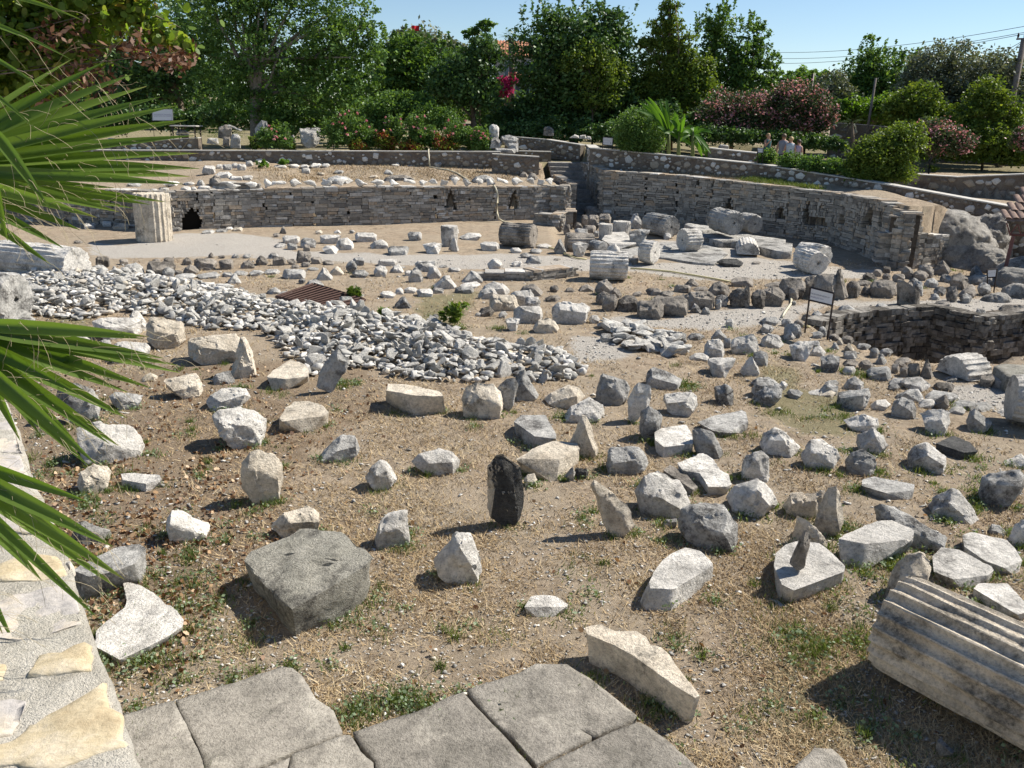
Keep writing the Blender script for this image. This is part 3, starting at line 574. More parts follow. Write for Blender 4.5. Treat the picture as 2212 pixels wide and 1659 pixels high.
cluster('32', 'marble_fragment', 'fragment', 'of the scattered stones before the path', '1110,1185,1282,1278,w,MG 1312,1172,1425,1272,b,MG 1428,1185,1568,1246,f,MG 1625,1158,1748,1232,p,MG 1568,1235,1722,1388,b 1715,1222,1782,1304,b,MG 1785,1195,1998,1346,b 2000,1188,2195,1312,w 1590,1378,1818,1528,t 1852,1370,2012,1518,p 1948,1325,2084,1442,r,MG 1730,1070,1808,1142,r 2005,1118,2120,1190,f,MG 2005,1055,2175,1132,f,MG 1450,1345,1610,1405,f 745,1190,848,1256,b,MG', 'marble pieces scattered before the gravel path', 'MW')
cluster('42', 'marble_fragment', 'fragment', 'on the slope left of the tomb pit', '350,1250,552,1402,t 520,1290,650,1362,w 510,1248,606,1300,b,MG 595,1352,772,1485,t,MG 686,1258,756,1318,p,MG 728,1218,794,1284,p,MC 790,1264,880,1334,p,MC 785,1325,902,1388,b,MG 990,1298,1072,1382,r,MG 1038,1350,1134,1430,p,MG 1068,1305,1176,1368,r,MG 890,1272,1010,1312,f,MG 905,1398,1022,1480,r,DK 775,1395,905,1455,f,DK 860,1235,980,1284,f,MG 1190,1380,1330,1440,f,DK 310,1158,420,1240,p 315,1108,460,1218,b,MG 300,1072,376,1132,b,MG 127,1118,240,1192,f,MG 1190,1410,1290,1460,w,DK', 'stones on the slope by the tomb pit', 'MW')
cluster('42', 'marble_fragment', 'slab', 'along the near edge of the tomb pit', '975,1450,1168,1565,b,MG 1150,1540,1290,1600,f,MG 770,1450,900,1520,f 640,1560,760,1600,f,MG 1165,1430,1230,1500,b,DK 1230,1450,1310,1530,b,DK 1290,1420,1400,1530,b,DK 1390,1390,1505,1540,s,DK 1490,1570,1670,1640,f,DK 1570,1525,1700,1575,f,MG 1860,1510,1980,1610,b,DK', 'slabs at the pit edge', 'MW')
cluster('43', 'flat_slab', 'thin slab', 'below the pit edge', '60,105,290,190,f,MG 280,125,350,200,f 330,190,480,260,f,MG 490,205,640,240,f,MG 590,195,735,245,f,MC 1000,275,1160,360,f 1360,270,1530,345,f 1140,150,1240,200,f,MG 1430,215,1700,290,f,MG 1640,280,1860,345,f,MG 1620,330,1760,390,f 1990,345,2230,400,f 1740,300,1960,370,f,MG', 'thin slabs laid below the pit edge', 'MW')
cluster('12', 'field_stone', 'stone', 'in the dark row above the rubble', '755,580,868,668,b 940,600,1012,652,b 1150,620,1380,748,b 1285,585,1382,664,b 850,660,948,750,p,MG 940,628,1148,752,w,MG 730,648,832,712,r,MG 1432,590,1522,652,w 1525,598,1708,698,b 1638,548,1692,596,p 1728,605,1842,688,b 1440,650,1572,718,w 1890,610,2012,680,w 2015,578,2112,652,w 1825,560,1890,598,w,MG 1370,690,1442,738,r 1270,668,1380,748,r,MG 1715,572,1780,600,f 1910,562,1985,598,f,MG 1200,600,1270,640,f', 'dark fieldstones in the row above the rubble', 'DK')
cluster('22', 'field_stone', 'stone', 'in the dark row left of centre', '20,578,125,652,w 160,585,262,656,b 268,600,348,650,f 345,538,462,634,b 460,582,545,642,b 545,612,642,652,f 375,625,460,668,f 120,555,205,600,f,MG 300,645,380,678,f 210,345,270,405,s 160,395,220,432,f 400,488,456,542,b,DK', 'dark fieldstones left of centre', 'DK')
cluster('12', 'flat_slab', 'flat kerb slab', 'in the kerb above the rubble', '1180,740,1300,778,f 1290,735,1390,770,f 1385,718,1552,762,f 1560,712,1752,755,f 1745,705,1850,745,f 1840,695,1960,735,f 1955,690,2080,735,f 2080,685,2212,725,f', 'flat kerb slabs', 'MG')
cluster('22', 'flat_slab', 'flat kerb slab', 'in the kerb left of centre', '90,685,220,722,f 0,700,85,730,f 430,668,530,695,f 1540,668,1640,706,f,MG 1820,700,1900,732,f,MG 1470,650,1540,672,f 1120,660,1210,680,f', 'flat kerb slabs', 'MG')
cluster('12', 'marble_fragment', 'fragment', 'near the fluted drums at the left', '978,1000,1168,1168,p 735,1060,1115,1215,b 1145,1068,1468,1298,b,MC 1485,1202,1948,1408,b,MC 1818,1212,2042,1542,s,MC 330,1180,735,1305,f 870,1255,1195,1425,b 25,1060,290,1142,b,MG 200,1042,242,1078,b,MC 780,1235,880,1300,r,MG 590,1160,700,1215,f 1788,712,1908,800,p,MG 1870,822,1935,868,w,MG', 'larger marble pieces left of the rubble', 'MW')
cluster('12', 'marble_fragment', 'small stone', 'lying below the far left wall', '662,318,752,364,b 802,304,882,348,b 885,320,1012,368,b,MC 1835,352,1912,384,b,MC 1690,362,1800,394,f,MG 1780,348,1840,374,f 1330,350,1440,385,f,MG 1590,370,1700,402,f,MG 578,455,655,482,f,DK', 'small stones below the far left wall', 'MW')
cluster('22', 'marble_fragment', 'small stone', 'on or beside the iron grate', '190,856,330,908,f 372,918,452,978,w 678,893,792,958,b 405,760,568,832,w 355,758,420,800,f 115,822,228,884,w 50,875,108,912,b 835,878,880,902,f', 'small stones at the iron grate', 'MG')
cluster('32', 'foundation_stone', 'foundation stone', 'in the near half ring', '705,755,858,885,w 820,830,922,912,w 708,860,860,965,w 755,885,880,1012,b 868,880,1082,1020,w 1035,922,1255,1072,b 1142,895,1435,1052,b 1325,805,1468,872,b 1405,758,1535,822,p 1415,852,1648,1005,b 1372,878,1442,950,r 1458,950,1542,1032,w,MG 1545,978,1622,1044,w,MG 1640,880,1768,972,r,MG 1478,822,1602,862,f 1582,780,1775,885,w 1755,825,1932,985,r 1788,745,1950,825,b 1932,835,2062,992,r 2048,835,2118,968,r 1105,828,1182,882,r 1215,850,1335,902,f 1140,830,1240,890,w 1000,860,1080,900,f 1650,920,1705,1000,b,MG 100,800,300,892,w 310,890,440,940,f 345,810,425,866,r 470,825,550,866,w 580,805,700,858,w', 'dark foundation stones of the near half ring', 'DK')
cluster('42', 'foundation_stone', 'foundation stone', 'in the far half ring', '275,750,492,918,b 130,808,330,970,r 360,828,440,925,b 458,735,625,892,w 558,715,752,930,b 680,678,822,925,s 805,772,932,908,r 928,808,1018,892,w 1008,758,1202,902,b 1200,788,1292,892,r,MG 1290,780,1340,842,f 880,770,1010,812,f 0,808,60,990,r 170,788,340,830,f 2010,965,2280,1068,b 1495,935,1642,1022,b 1495,820,1600,892,r,MG 1590,810,1700,942,r 1698,822,1838,902,w 1702,878,1802,952,r,MG 1468,872,1556,930,w,MG', 'dark foundation stones of the far half ring', 'DK')
cluster('42', 'field_stone', 'boulder', 'in the heap at the foot of the rock', '930,705,1055,778,w 1018,678,1098,742,r 1095,660,1162,716,b 1090,712,1172,770,r 1172,712,1278,788,r 1230,655,1358,765,w 1362,638,1512,752,r 1485,612,1635,725,w 1330,690,1460,772,r 1420,750,1545,822,w,MG 1618,710,1788,835,w 1548,720,1640,784,r,MG 1780,648,1900,762,w,MG 1845,785,1958,895,r,MG 1322,622,1482,660,f 1720,805,1830,850,f', 'boulders at the foot of the rock', 'DK')
cluster('42', 'field_stone', 'stone', 'on the rim around the tomb pit', '718,958,905,1062,w,MG 632,1005,750,1086,r,MG 520,1010,632,1078,w,MG 448,1035,550,1115,r 558,1072,620,1110,r,MG 830,1012,912,1075,r,MG 390,1078,482,1140,r 918,975,1005,1035,r,MG 1000,988,1060,1030,r,MG 1035,950,1142,1000,f,MG 1060,1003,1112,1046,r,MG 965,998,1010,1036,r,MG 1108,995,1142,1036,r 1825,993,1918,1055,r,MG 1865,1033,1942,1086,r,MG 540,1172,632,1228,r,MG 585,1138,665,1216,r,MG 380,930,420,968,r,MG 660,1190,760,1240,w 750,1202,872,1262,w', 'rim stones around the tomb pit', 'DK')
cluster('11', 'field_stone', 'stone', 'on the ledge behind the left wall', '1592,1300,1700,1372,b 1705,1292,1762,1330,b 1752,1290,1830,1342,b,MG 1810,1280,1880,1326,w 1870,1285,1942,1344,b 1930,1262,1998,1312,w 2018,1265,2080,1300,f 1690,1352,1840,1402,f 1808,1385,1915,1420,b 1910,1382,1995,1420,b 1640,1380,1760,1480,w,DK 1545,1410,1620,1468,w,MG 1412,1462,1520,1512,w 1502,1470,1556,1510,r 1556,1462,1660,1500,b 1668,1462,1712,1498,r 1720,1462,1768,1498,r 1250,1478,1330,1515,b 1170,1486,1250,1518,f,MG 1440,1430,1540,1460,f 1280,1425,1420,1462,f 1000,1440,1120,1470,f,MG 900,1490,1000,1520,f,MG', 'loose stones on the left ledge', 'MW')
cluster('21', 'field_stone', 'stone', 'on the grassy ledge before the planted terrace', '30,1262,130,1300,f 145,1298,275,1330,f 275,1292,372,1322,f 372,1294,452,1330,f 384,1322,452,1372,b 452,1285,545,1320,f 538,1285,615,1318,f 225,1300,270,1328,f 505,1356,570,1382,f,MC 640,1338,722,1370,f,MG 570,1380,800,1445,w,MG 1090,1292,1160,1310,f 1170,1270,1208,1300,p 1215,1298,1262,1312,f 1262,1292,1300,1308,f 1365,1270,1412,1310,b 1434,1278,1490,1318,b 1030,1335,1110,1378,w,MG 1025,1372,1280,1430,w,DK 918,1380,990,1404,f,MC 1540,1375,1640,1425,w,DK 2010,1272,2150,1362,b,DK 2165,1285,2290,1340,p,DK 2105,1352,2175,1400,w,DK 2160,1355,2250,1420,w,DK 1720,1380,1900,1440,w,MG', 'loose stones on the grassy ledge', 'MW')
cluster('32', 'stone_block', 'square block', 'stacked at the foot of the stairs', '625,182,745,275,b 645,250,742,345,b 735,245,836,345,b 605,338,712,410,b 548,360,650,425,b,MG 600,250,650,360,b 460,330,515,412,b,DK 530,310,612,372,w,DK 700,380,740,430,b,MG 720,310,800,348,f,MC', 'square blocks at the stair foot', 'DK')
cluster('32', 'marble_fragment', 'broken piece', 'among the fallen column drums', '955,238,1095,362,p,MG 1110,235,1220,290,f,MG 518,460,658,585,t 380,438,482,562,p,MG 780,480,920,600,w 978,360,1138,502,t,MG 1240,398,1312,452,f 1666,598,1892,664,f,BK 1938,622,2016,646,f,DK 155,570,292,640,w,MG 50,615,138,664,f 40,512,130,556,f 108,555,205,596,f,MG 230,485,365,520,f 1235,490,1320,530,f,MG 190,520,300,560,f,MG 120,480,240,520,f,DK 380,595,440,615,f,DK', 'broken pieces among the drums', 'MW')
SB('32', 'MW', '760,450 800,392 940,386 990,430 1035,480 1000,490 940,485 800,470', '790,500 870,530 1030,505', 'broad bright white slab tilted in front of the fallen drums', 'marble_slab')
cluster('41', 'marble_fragment', 'stone', 'on the terrace at the far right', '700,1178,770,1198,f 800,1335,850,1390,b,MG', 'stones on the right terrace', 'MW')
# fluted column drums
def drum(a, b, R, label, fl=22, hole=True, mat='MW', za=None, zb=None, wear=.03, cut=None, dep=.062, nr=None, name='column_drum'):
    za = R if za is None else za; zb = za if zb is None else zb
    A = G(a[0], a[1], za); B = G(b[0], b[1], zb)
    drum3(A, B, R, label, fl, hole, mat, wear, cut, dep, name)
def drum3(A, B, R, label, fl=22, hole=True, mat='MW', wear=.03, cut=None, dep=.062, name='column_drum'):
    ax = (B-A); Ln = ax.length; ax.normalize(); SEED[0] += 1
    e1 = ax.cross(Vector((0, 0, 1)))
    if e1.length < .2: e1 = Vector((1, 0, 0))
    e1.normalize(); e2 = e1.cross(ax).normalized()
    per = 8; n = fl*per; nz = max(5, int(Ln/(R*.16))); C = (A+B)/2; V = []; F = []; off = Vector((SEED[0]*2.3, 1, 4))
    def pt(i, t, rr, dz=0):
        th = 2*math.pi*i/n; return (A-C)+ax*(t*Ln+dz)+(e1*math.cos(th)+e2*math.sin(th))*rr
    for kz in range(nz+1):
        t = kz/nz
        for i in range(n):
            fr = (i % per)/per
            g = (0, .62, .9, 1.0, 1.0, .9, .62, 0)[i % per]
            th = 2*math.pi*i/n; q = Vector((math.cos(th)*R*2, math.sin(th)*R*2, t*Ln))+off
            wr = max(0, noise.fractal(q*2.1, .9, 2.2, 4)+.12)*wear*3.2*R; br = max(0, noise.noise(q*5.0))*wear*R*1.2
            edge = (.035*R if kz in (0, nz) else 0)+max(0, noise.noise(q*3+Vector((9, 9, 9)))-.1)*(.3*R if kz in (0, nz) else 0)
            r = R*(1-dep*g)
            r = min(r, R-wr)-br-edge
            dz = (noise.noise(q*2.0)*.035*R) if kz in (0, nz) else 0
            V.append(pt(i, t, r, dz))
    for kz in range(nz):
        for i in range(n):
            q = kz*n+i; F.append((q, q+n, kz*n+(i+1) % n+n, kz*n+(i+1) % n))
    for end in (0, 1):
        prev = [end*nz*n+i for i in range(n)]
        radii = [.8, .5, .27]+([.13, .125] if hole else [.06])
        for jr, rr in enumerate(radii):
            cur = []
            for i in range(n):
                th = 2*math.pi*i/n; r = rr*R
                if rr < .2: r = rr*R/(abs(math.cos(th))+abs(math.sin(th)))*1.15
                q = Vector((math.cos(th)*r*3, math.sin(th)*r*3, end*9))+off
                dz = noise.fractal(q*2, 1, 2, 3)*.03*R*(1 if rr > .2 else .4)
                if rr < .128 and hole: dz = (.2*R)*(1 if end == 0 else -1)
                cur.append(len(V)); V.append(pt(i, end, r, dz))
            for i in range(n):
                f = (prev[i], prev[(i+1) % n], cur[(i+1) % n], cur[i]); F.append(f if end == 0 else f[::-1])
            prev = cur
        F.append(tuple(prev) if end == 0 else tuple(prev[::-1]))
    bm = bmesh.new(); vs = [bm.verts.new(p) for p in V]
    for f in F:
        try: bm.faces.new([vs[i] for i in f])
        except ValueError: pass
    if cut:
        for co, no in cut:
            r = bmesh.ops.bisect_plane(bm, geom=bm.verts[:]+bm.edges[:]+bm.faces[:], plane_co=Vector(co)*R, plane_no=Vector(no), clear_outer=True)
            ed = [g for g in r['geom_cut'] if isinstance(g, bmesh.types.BMEdge)]
            bmesh.ops.triangle_fill(bm, edges=ed, use_beauty=True)
    bmesh.ops.recalc_face_normals(bm, faces=bm.faces[:])
    me = bm_mesh(name, bm, M[mat], True)
    o = link(name, me); o.location = C
    try:
        me.set_sharp_from_angle(angle=rad(38))
    except Exception: pass
    tag(o, label, 'column drum', 'fluted column drums')
    return o
b_ = GT(*T('12', 1170, 472)); b_.y += .45
drum3(Vector((b_.x, b_.y, -.03)), Vector((b_.x+.03, b_.y+.02, 1.43)), .53, 'tall fluted column drum standing upright before the left stone wall', hole=False, mat='MC', wear=.012)
drum(T('44', 1190, 500), T('44', 2700, 1250), .37, 'huge fluted column drum lying in the right foreground corner', fl=22, mat='MC', wear=.02, hole=False, dep=.1)
drum(T('32', 668, 648), T('32', 962, 658), .36, 'lying drum on the gravel with a small square hole in its left end')
drum(T('32', 1085, 540), T('32', 1182, 552), .33, 'short drum lying with its smooth round face turned right')
drum(T('32', 1395, 455), T('32', 1512, 450), .36, 'lying drum whose round left face shows a diamond hole')
drum(T('32', 1135, 318), T('32', 1312, 352), .38, 'lying drum with holed right face, behind the white slab', mat='MG')
drum(T('32', 1665, 285), T('32', 1805, 322), .40, 'dark weathered drum lying close under the right wall', mat='MG', wear=.04, za=.70, zb=.70)
drum(T('32', 1878, 308), T('32', 1968, 328), .33, 'smooth worn drum against the right wall, behind the dark drum', dep=.02, wear=.05, mat='MG', za=.55, zb=.55)
drum(T('32', 1900, 505), T('32', 1915, 560), .34, 'half drum fragment with flutes facing up, right of the diamond hole drum', hole=False, za=.1, cut=[((0, 0, -.1), (0, 0, -1))])
drum(T('42', 455, 555), T('42', 640, 590), .34, 'pair-like large drum lying alone left of the rock outcrop', hole=True)
drum(T('42', 470, 600), T('42', 590, 640), .32, 'broken smaller drum lying in front of the large lone drum', wear=.05)
drum(T('32', -20, 400), T('32', 225, 420), .36, 'dark fluted drum at the end of the left stone wall', mat='DK', wear=.03, dep=.08)
drum(T('32', 480, 480), T('32', 690, 480), .33, 'dark drum sunk in the hollow before the stairs', mat='DK', za=.15)
drum(T('32', 690, 500), T('32', 770, 520), .2, 'small fluted piece behind the holed drum on the gravel', mat='MG', hole=False)
g_ = GT(*T('32', 795, 455)); drum3(Vector((g_.x, g_.y+.3, g_.z-.05)), Vector((g_.x, g_.y+.3, g_.z+.5)), .23, 'upright fluted stump behind the white slab, left of its twin', hole=False)
g_ = GT(*T('32', 922, 430)); drum3(Vector((g_.x, g_.y+.3, g_.z-.05)), Vector((g_.x, g_.y+.3, g_.z+.5)), .32, 'wider upright fluted stump behind the white slab', hole=False)
drum(T('12', 30, 590), T('12', 610, 650), .42, 'broken fluted drum lying at the left edge behind the palm', mat='MW', hole=False, wear=.03)
drum(T('12', -330, 905), T('12', 130, 925), .5, 'large drum with dark round end face at the left edge', mat='MG', hole=True, wear=.03)
drum(T('42', 1640, 1520), T('42', 1830, 1500), .34, 'half buried fluted piece at the near corner of the tomb pit', za=.02, hole=False, cut=[((0, 0, .0), (0, 0, -1))])
drum(T('43', 2110, 260), T('43', 2500, 300), .34, 'pale drum with flat face turned left at the right edge', hole=False)
g_ = GT(*T('22', 1545, 505)); drum3(Vector((g_.x, g_.y+.2, 0)), Vector((g_.x, g_.y+.2, .62)), .27, 'short plain pillar stump with wider head among marble pieces', hole=False, fl=8, dep=.0, wear=.06)
SS('22', 'MW', .5, '1540,530 1560,460 1590,425 1615,480 1625,535 1600,545', 'slim white wedge leaning against the plain pillar stump')
g_ = GT(*T('42', 1325, 990)); drum3(Vector((g_.x, g_.y+.15, g_.z-.02)), Vector((g_.x-.07, g_.y+.2, g_.z+.58)), .24, 'upright dark column stump with slanted broken top above the tomb pit', hole=False, mat='DK', fl=8, dep=.03, wear=.05, cut=[((.0, 0, .75), (.55, 0, .83))])
cluster('42', 'field_stone', 'stone', 'leaning on the dark column stump', '1300,750,1395,830,r,MG 1330,780,1425,892,r,MG', 'stones leaning on the dark stump', 'MG')
# ---------------------------------------------------------------- walls
t = NT('drystone', .93, .1); v = t.coord(); c = t.ramp(t.attr('rnd'), [(0, (.2, .185, .165)), (.3, (.36, .335, .295)), (.6, (.47, .44, .39)), (.74, (.46, .36, .26)), (.84, (.3, .28, .25)), (1, (.72, .69, .64))])
c = t.mix(.8, c, t.ramp(t.noise(v, 11, 6, .75), [(.3, .4), (.65, 1.05)]), 'MULTIPLY'); t.col(c); t.bump(t.noise(v, 30, 6, .8), .7, .03); M['dry'] = t.m
t = NT('dark_drystone', .95, .08); v = t.coord(); c = t.ramp(t.attr('rnd'), [(0, (.12, .108, .092)), (.5, (.27, .245, .212)), (1, (.46, .43, .38))]); c = t.mix(.9, c, t.ramp(t.noise(v, 8, 7, .75), [(.35, .3), (.6, 1.1)]), 'MULTIPLY'); t.col(c); t.bump(t.noise(v, 20, 7, .8), 1, .05); M['dryD'] = t.m
t = NT('wall_core', 1.0, .05); v = t.coord(); t.col(t.mix(1.0, (.10, .085, .07), t.ramp(t.noise(v, 12, 5, .7), [(.3, .5), (.7, 1.2)]), 'MULTIPLY')); M['core'] = t.m
t = NT('lime_mortar', .96, .06); v = t.coord(); c = t.ramp(t.noise(v, 2.2, 7, .7), [(.3, (.15, .115, .09)), (.5, (.22, .185, .15)), (.7, (.27, .245, .21))])
c = t.mix(.7, c, t.ramp(t.noise(v, 30, 5, .8), [(.3, .5), (.65, 1.1)]), 'MULTIPLY'); t.col(c); t.bump(t.noise(v, 22, 7, .8), 1, .04); M['mortar'] = t.m
t = NT('mortared_stone', .92, .1); v = t.coord(); c = t.ramp(t.attr('rnd'), [(0, (.2, .17, .145)), (.3, (.33, .3, .255)), (.5, (.44, .37, .28)), (.72, (.62, .60, .56)), (1, (.8, .78, .74))])
c = t.mix(.7, c, t.ramp(t.noise(v, 16, 6, .75), [(.3, .45), (.65, 1.05)]), 'MULTIPLY'); t.col(c); t.bump(t.noise(v, 30, 6, .8), .7, .02); M['mst'] = t.m
M['cop'] = plain('cement_coping', (.50, .48, .44), .9, .1, 0, .3, 12)
def fnorm(a, b):
    d = Vector((b[0]-a[0], b[1]-a[1], 0)); L = d.length; d.normalize(); n = Vector((d.y, -d.x, 0))
    m = Vector(((a[0]+b[0])/2, (a[1]+b[1])/2, 0))
    if n.dot(-m) < 0: n = -n
    return d, n, L
def add_box8(V, F, A, o, d, n, s0, s1, z0, z1, f0, f1, jit, R, rv, tilt=0):
    b = len(V)
    for (s, zz, f) in ((s0, z0, f0), (s1, z0, f0), (s1, z1, f0), (s0, z1, f0), (s0, z0, f1), (s1, z0, f1), (s1, z1, f1), (s0, z1, f1)):
        j = jit if f == f1 else 0
        p = o+d*(s+R.uniform(-j, j))+n*(f+R.uniform(-j, j)*.5); V.append((p.x, p.y, zz+tilt*(s-s0)+R.uniform(-j, j)*.7)); A.append(rv)
    for q in ((0, 3, 2, 1), (4, 5, 6, 7), (0, 1, 5, 4), (1, 2, 6, 5), (2, 3, 7, 6), (3, 0, 4, 7)): F.append(tuple(b+k for k in q))
def drywall(name, pts, zb, label, thick=.45, holes=(), seed=1, hc=(.05, .14), ls=(.1, .38), capst=True, light=1.0, mt='dry', fj=.028):
    R = random.Random(seed); root = empty(name, (pts[0][0], pts[0][1], zb), label, 'stone wall')
    hb = [(sum(p[0] for p in h)/len(h), sum(p[1] for p in h)/len(h), (max(p[0] for p in h)-min(p[0] for p in h))/2+9, (max(p[1] for p in h)-min(p[1] for p in h))/2+5) for h in holes]
    V, F, A = [], [], []; CV, CF, CA = [], [], []; TV, TF, TA = [], [], []
    for a, b in zip(pts[:-1], pts[1:]):
        d, n, L = fnorm(a, b); o = Vector((a[0], a[1], 0)); back = -n
        zt = lambda s: a[2]+(b[2]-a[2])*s/L
        # core behind the facing stones
        nb = len(CV)
        for s in ((.16, L-.16) if L > .5 else (.1*L, .9*L)):
            for f, z in ((-.24, zb), (-.24, zt(s)-.05), (-thick, zt(s)-.05), (-thick, zb)):
                p = o+d*s+n*f; CV.append((p.x, p.y, z)); CA.append(.1)
        for q in ((0, 1, 5, 4), (1, 2, 6, 5), (2, 3, 7, 6), (3, 0, 4, 7), (0, 3, 2, 1), (4, 5, 6, 7)): CF.append(tuple(nb+k for k in q))
        s = -.05
        while s < L:
            cw = R.uniform(.5, 1.3); e = min(s+cw, L+.05)
            if e > L-.25: e = L+.05
            z = zb; ztop = zt((s+e)/2); off = R.uniform(-.02, .02)
            while z < ztop-.02:
                h = R.uniform(*hc)
                if z+h > ztop-.03: h = ztop-z
                q = s+R.uniform(-.08, .08) if z > zb else s
                while q < e:
                    l = min(R.uniform(*ls)*(.6+h*6), .6); q2 = min(q+l, e+R.uniform(-.08, .08))
                    if q2-q < .04: break
                    pc = o+d*(q+q2)/2; uu, vv = proj(pc.x, pc.y, z+h/2); near = holes and any(abs(uu-hc_[0]) < hc_[2] and abs(vv-hc_[1]) < hc_[3] for hc_ in hb)
                    if near and q2-q > .09: q2 = q+.08; pc = o+d*(q+q2)/2; uu, vv = proj(pc.x, pc.y, z+h/2)
                    inside = near and any(inpoly([uu], [vv], hh)[0] for hh in holes)
                    dz = .006 if z > zb else 0
                    if not inside:
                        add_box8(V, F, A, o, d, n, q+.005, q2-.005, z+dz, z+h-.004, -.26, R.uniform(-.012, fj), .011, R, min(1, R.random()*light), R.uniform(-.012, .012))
                    q = q2
                z += h
            s = e
        if capst:
            s = 0
            while s < L-.05:
                l = min(R.uniform(.22, .55), L-s); add_box8(TV, TF, TA, o, d, n, s+.008, s+l-.008, zt(s+l/2)-.012, zt(s+l/2)+R.uniform(.02, .05), -thick+R.uniform(-.02, .05), R.uniform(.0, .05), .012, R, .6+.4*R.random()); s += l
    vv_ = list(pts)
    for i, p in enumerate(vv_):
        ns = []
        if i > 0: ns.append(fnorm(vv_[i-1], p)[1])
        if i < len(vv_)-1: ns.append(fnorm(p, vv_[i+1])[1])
        nn = sum(ns, Vector()).normalized(); dd_ = Vector((-nn.y, nn.x, 0)); z = zb; o = Vector((p[0], p[1], 0))
        while z < p[2]-.02:
            h = min(R.uniform(.06, .13), p[2]-z); w_ = R.uniform(.13, .26); add_box8(V, F, A, o, dd_, nn, -w_, R.uniform(.13, .26), z+.004, z+h-.004, -.34, R.uniform(-.03, .01), .012, R, R.random()*light); z += h
    link('core', mesh('core', CV, CF, M['core'], False, {'rnd': CA}), root)
    link('facing', mesh('facing', V, F, M[mt], False, {'rnd': A}), root)
    if capst: link('coping', mesh('coping', TV, TF, M[mt], False, {'rnd': TA}), root)
    return root
def mortwall(name, pts, zb, label, thick=.4, seed=1, dens=30, sz=(.06, .22), cop=True, white=1.0, group=None):
    R = random.Random(seed); root = empty(name, (pts[0][0], pts[0][1], pts[0][2]-.6), label, 'stone wall', group)
    V, F = [], []; SV, SF, SA_ = [], [], []; TV, TF, TA = [], [], []
    for i, (a, b) in enumerate(zip(pts[:-1], pts[1:])):
        d, n, L = fnorm(a, b); o = Vector((a[0], a[1], 0)); K = max(1, int(L/.5)); nb = len(V)
        for k in range(K+1):
            s = L*k/K; zt = a[2]+(b[2]-a[2])*s/L+(.012*math.sin(k*1.7)); z0 = zb[i]+(zb[i+1]-zb[i])*s/L
            for f, z in ((0, z0), (0, zt), (-thick, zt), (-thick, z0)):
                p = o+d*s+n*f; V.append((p.x, p.y, z))
        for k in range(K):
            q = nb+k*4
            for j in range(4): F.append((q+j, q+(j+1) % 4, q+4+(j+1) % 4, q+4+j))
        F.append((nb, nb+3, nb+2, nb+1)); q = nb+K*4; F.append((q, q+1, q+2, q+3))
        placed = []; area = L*max(.3, (a[2]+b[2])/2-(zb[i]+zb[i+1])/2)
        for _ in range(int(area*dens*6)):
            r = R.uniform(*sz); s = R.uniform(r, L-r) if L > 2*r else L/2; zt = a[2]+(b[2]-a[2])*s/L; z0 = zb[i]+(zb[i+1]-zb[i])*s/L
            if zt-z0 < 2*r: r = (zt-z0)*.4
            z = R.uniform(z0+r*.6, zt-r*.6)
            if any((s-x)**2+((z-y)*1.25)**2 < (r+q_)**2*.62 for x, y, q_ in placed): continue
            placed.append((s, z, r)); m = R.randint(4, 7); nb = len(SV); col_ = R.random()**(1.3/white); ph = R.random()*6; sq = R.uniform(.55, .85)
            ring = []
            for k in range(m):
                th = ph+2*math.pi*k/m+R.uniform(-.35, .35); rr = r*R.uniform(.75, 1.2); ring.append((s+math.cos(th)*rr, z+math.sin(th)*rr*sq))
            for f, sc in ((-.02, 1), (.012, .93), (.03, .72)):
                for (x, y) in ring:
                    p = o+d*(s+(x-s)*sc)+n*(f+R.uniform(0, .008)); SV.append((p.x, p.y, z+(y-z)*sc)); SA_.append(col_)
            for lv in (0, 1):
                for k in range(m): SF.append((nb+lv*m+k, nb+lv*m+(k+1) % m, nb+(lv+1)*m+(k+1) % m, nb+(lv+1)*m+k))
            SF.append(tuple(nb+2*m+k for k in range(m)))
        if cop:
            s = 0
            while s < L-.02:
                l = min(R.uniform(.5, 1.1), L-s); z = a[2]+(b[2]-a[2])*(s+l/2)/L; sl = (b[2]-a[2])/L; add_box8(TV, TF, TA, o, d, n, s+.002, s+l-.002, z-sl*l/2+.004, z-sl*l/2+.045, -thick-.03, .035, .006, R, 1, sl); s += l
    link('mortar', mesh('mortar', V, F, M['mortar']), root)
    link('facing_stones', mesh('facing_stones', SV, SF, M['mst'], True, {'rnd': SA_}), root)
    if cop: link('coping', mesh('coping', TV, TF, M['cop']), root)
    return root
nich = [D('22', s) for s in ('1515,205 1530,110 1562,75 1590,110 1605,205', '2020,200 2040,110 2062,80 2085,120 2098,200')]+[D('32', '35,198 45,110 65,85 85,120 100,198')]
tun = D('12', '1430,410 1432,300 1465,255 1490,215 1512,195 1535,215 1565,255 1592,290 1598,410')
drywall('retaining_wall', L1a, -.06, 'long left dry stone retaining wall with a dark arched hole and niches', holes=nich+[tun], seed=5, thick=.6)
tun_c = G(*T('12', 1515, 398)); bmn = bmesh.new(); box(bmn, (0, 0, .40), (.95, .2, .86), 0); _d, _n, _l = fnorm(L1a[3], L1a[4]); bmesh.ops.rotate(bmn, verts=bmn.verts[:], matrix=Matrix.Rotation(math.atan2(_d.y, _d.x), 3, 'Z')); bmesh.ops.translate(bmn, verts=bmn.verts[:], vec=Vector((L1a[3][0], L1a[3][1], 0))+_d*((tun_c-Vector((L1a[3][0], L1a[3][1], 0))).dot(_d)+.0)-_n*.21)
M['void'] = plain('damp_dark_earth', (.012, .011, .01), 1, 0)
o = link('tunnel_black_box', bm_mesh('tunnel_black_box', bmn, M['void'])); tag(o, 'dark enclosed box standing in for shade inside the arched hole of the left wall', 'earth', kind='structure'); o.name = 'tunnel_shade'  # near-black box, the darkness of the hole is put into its colour
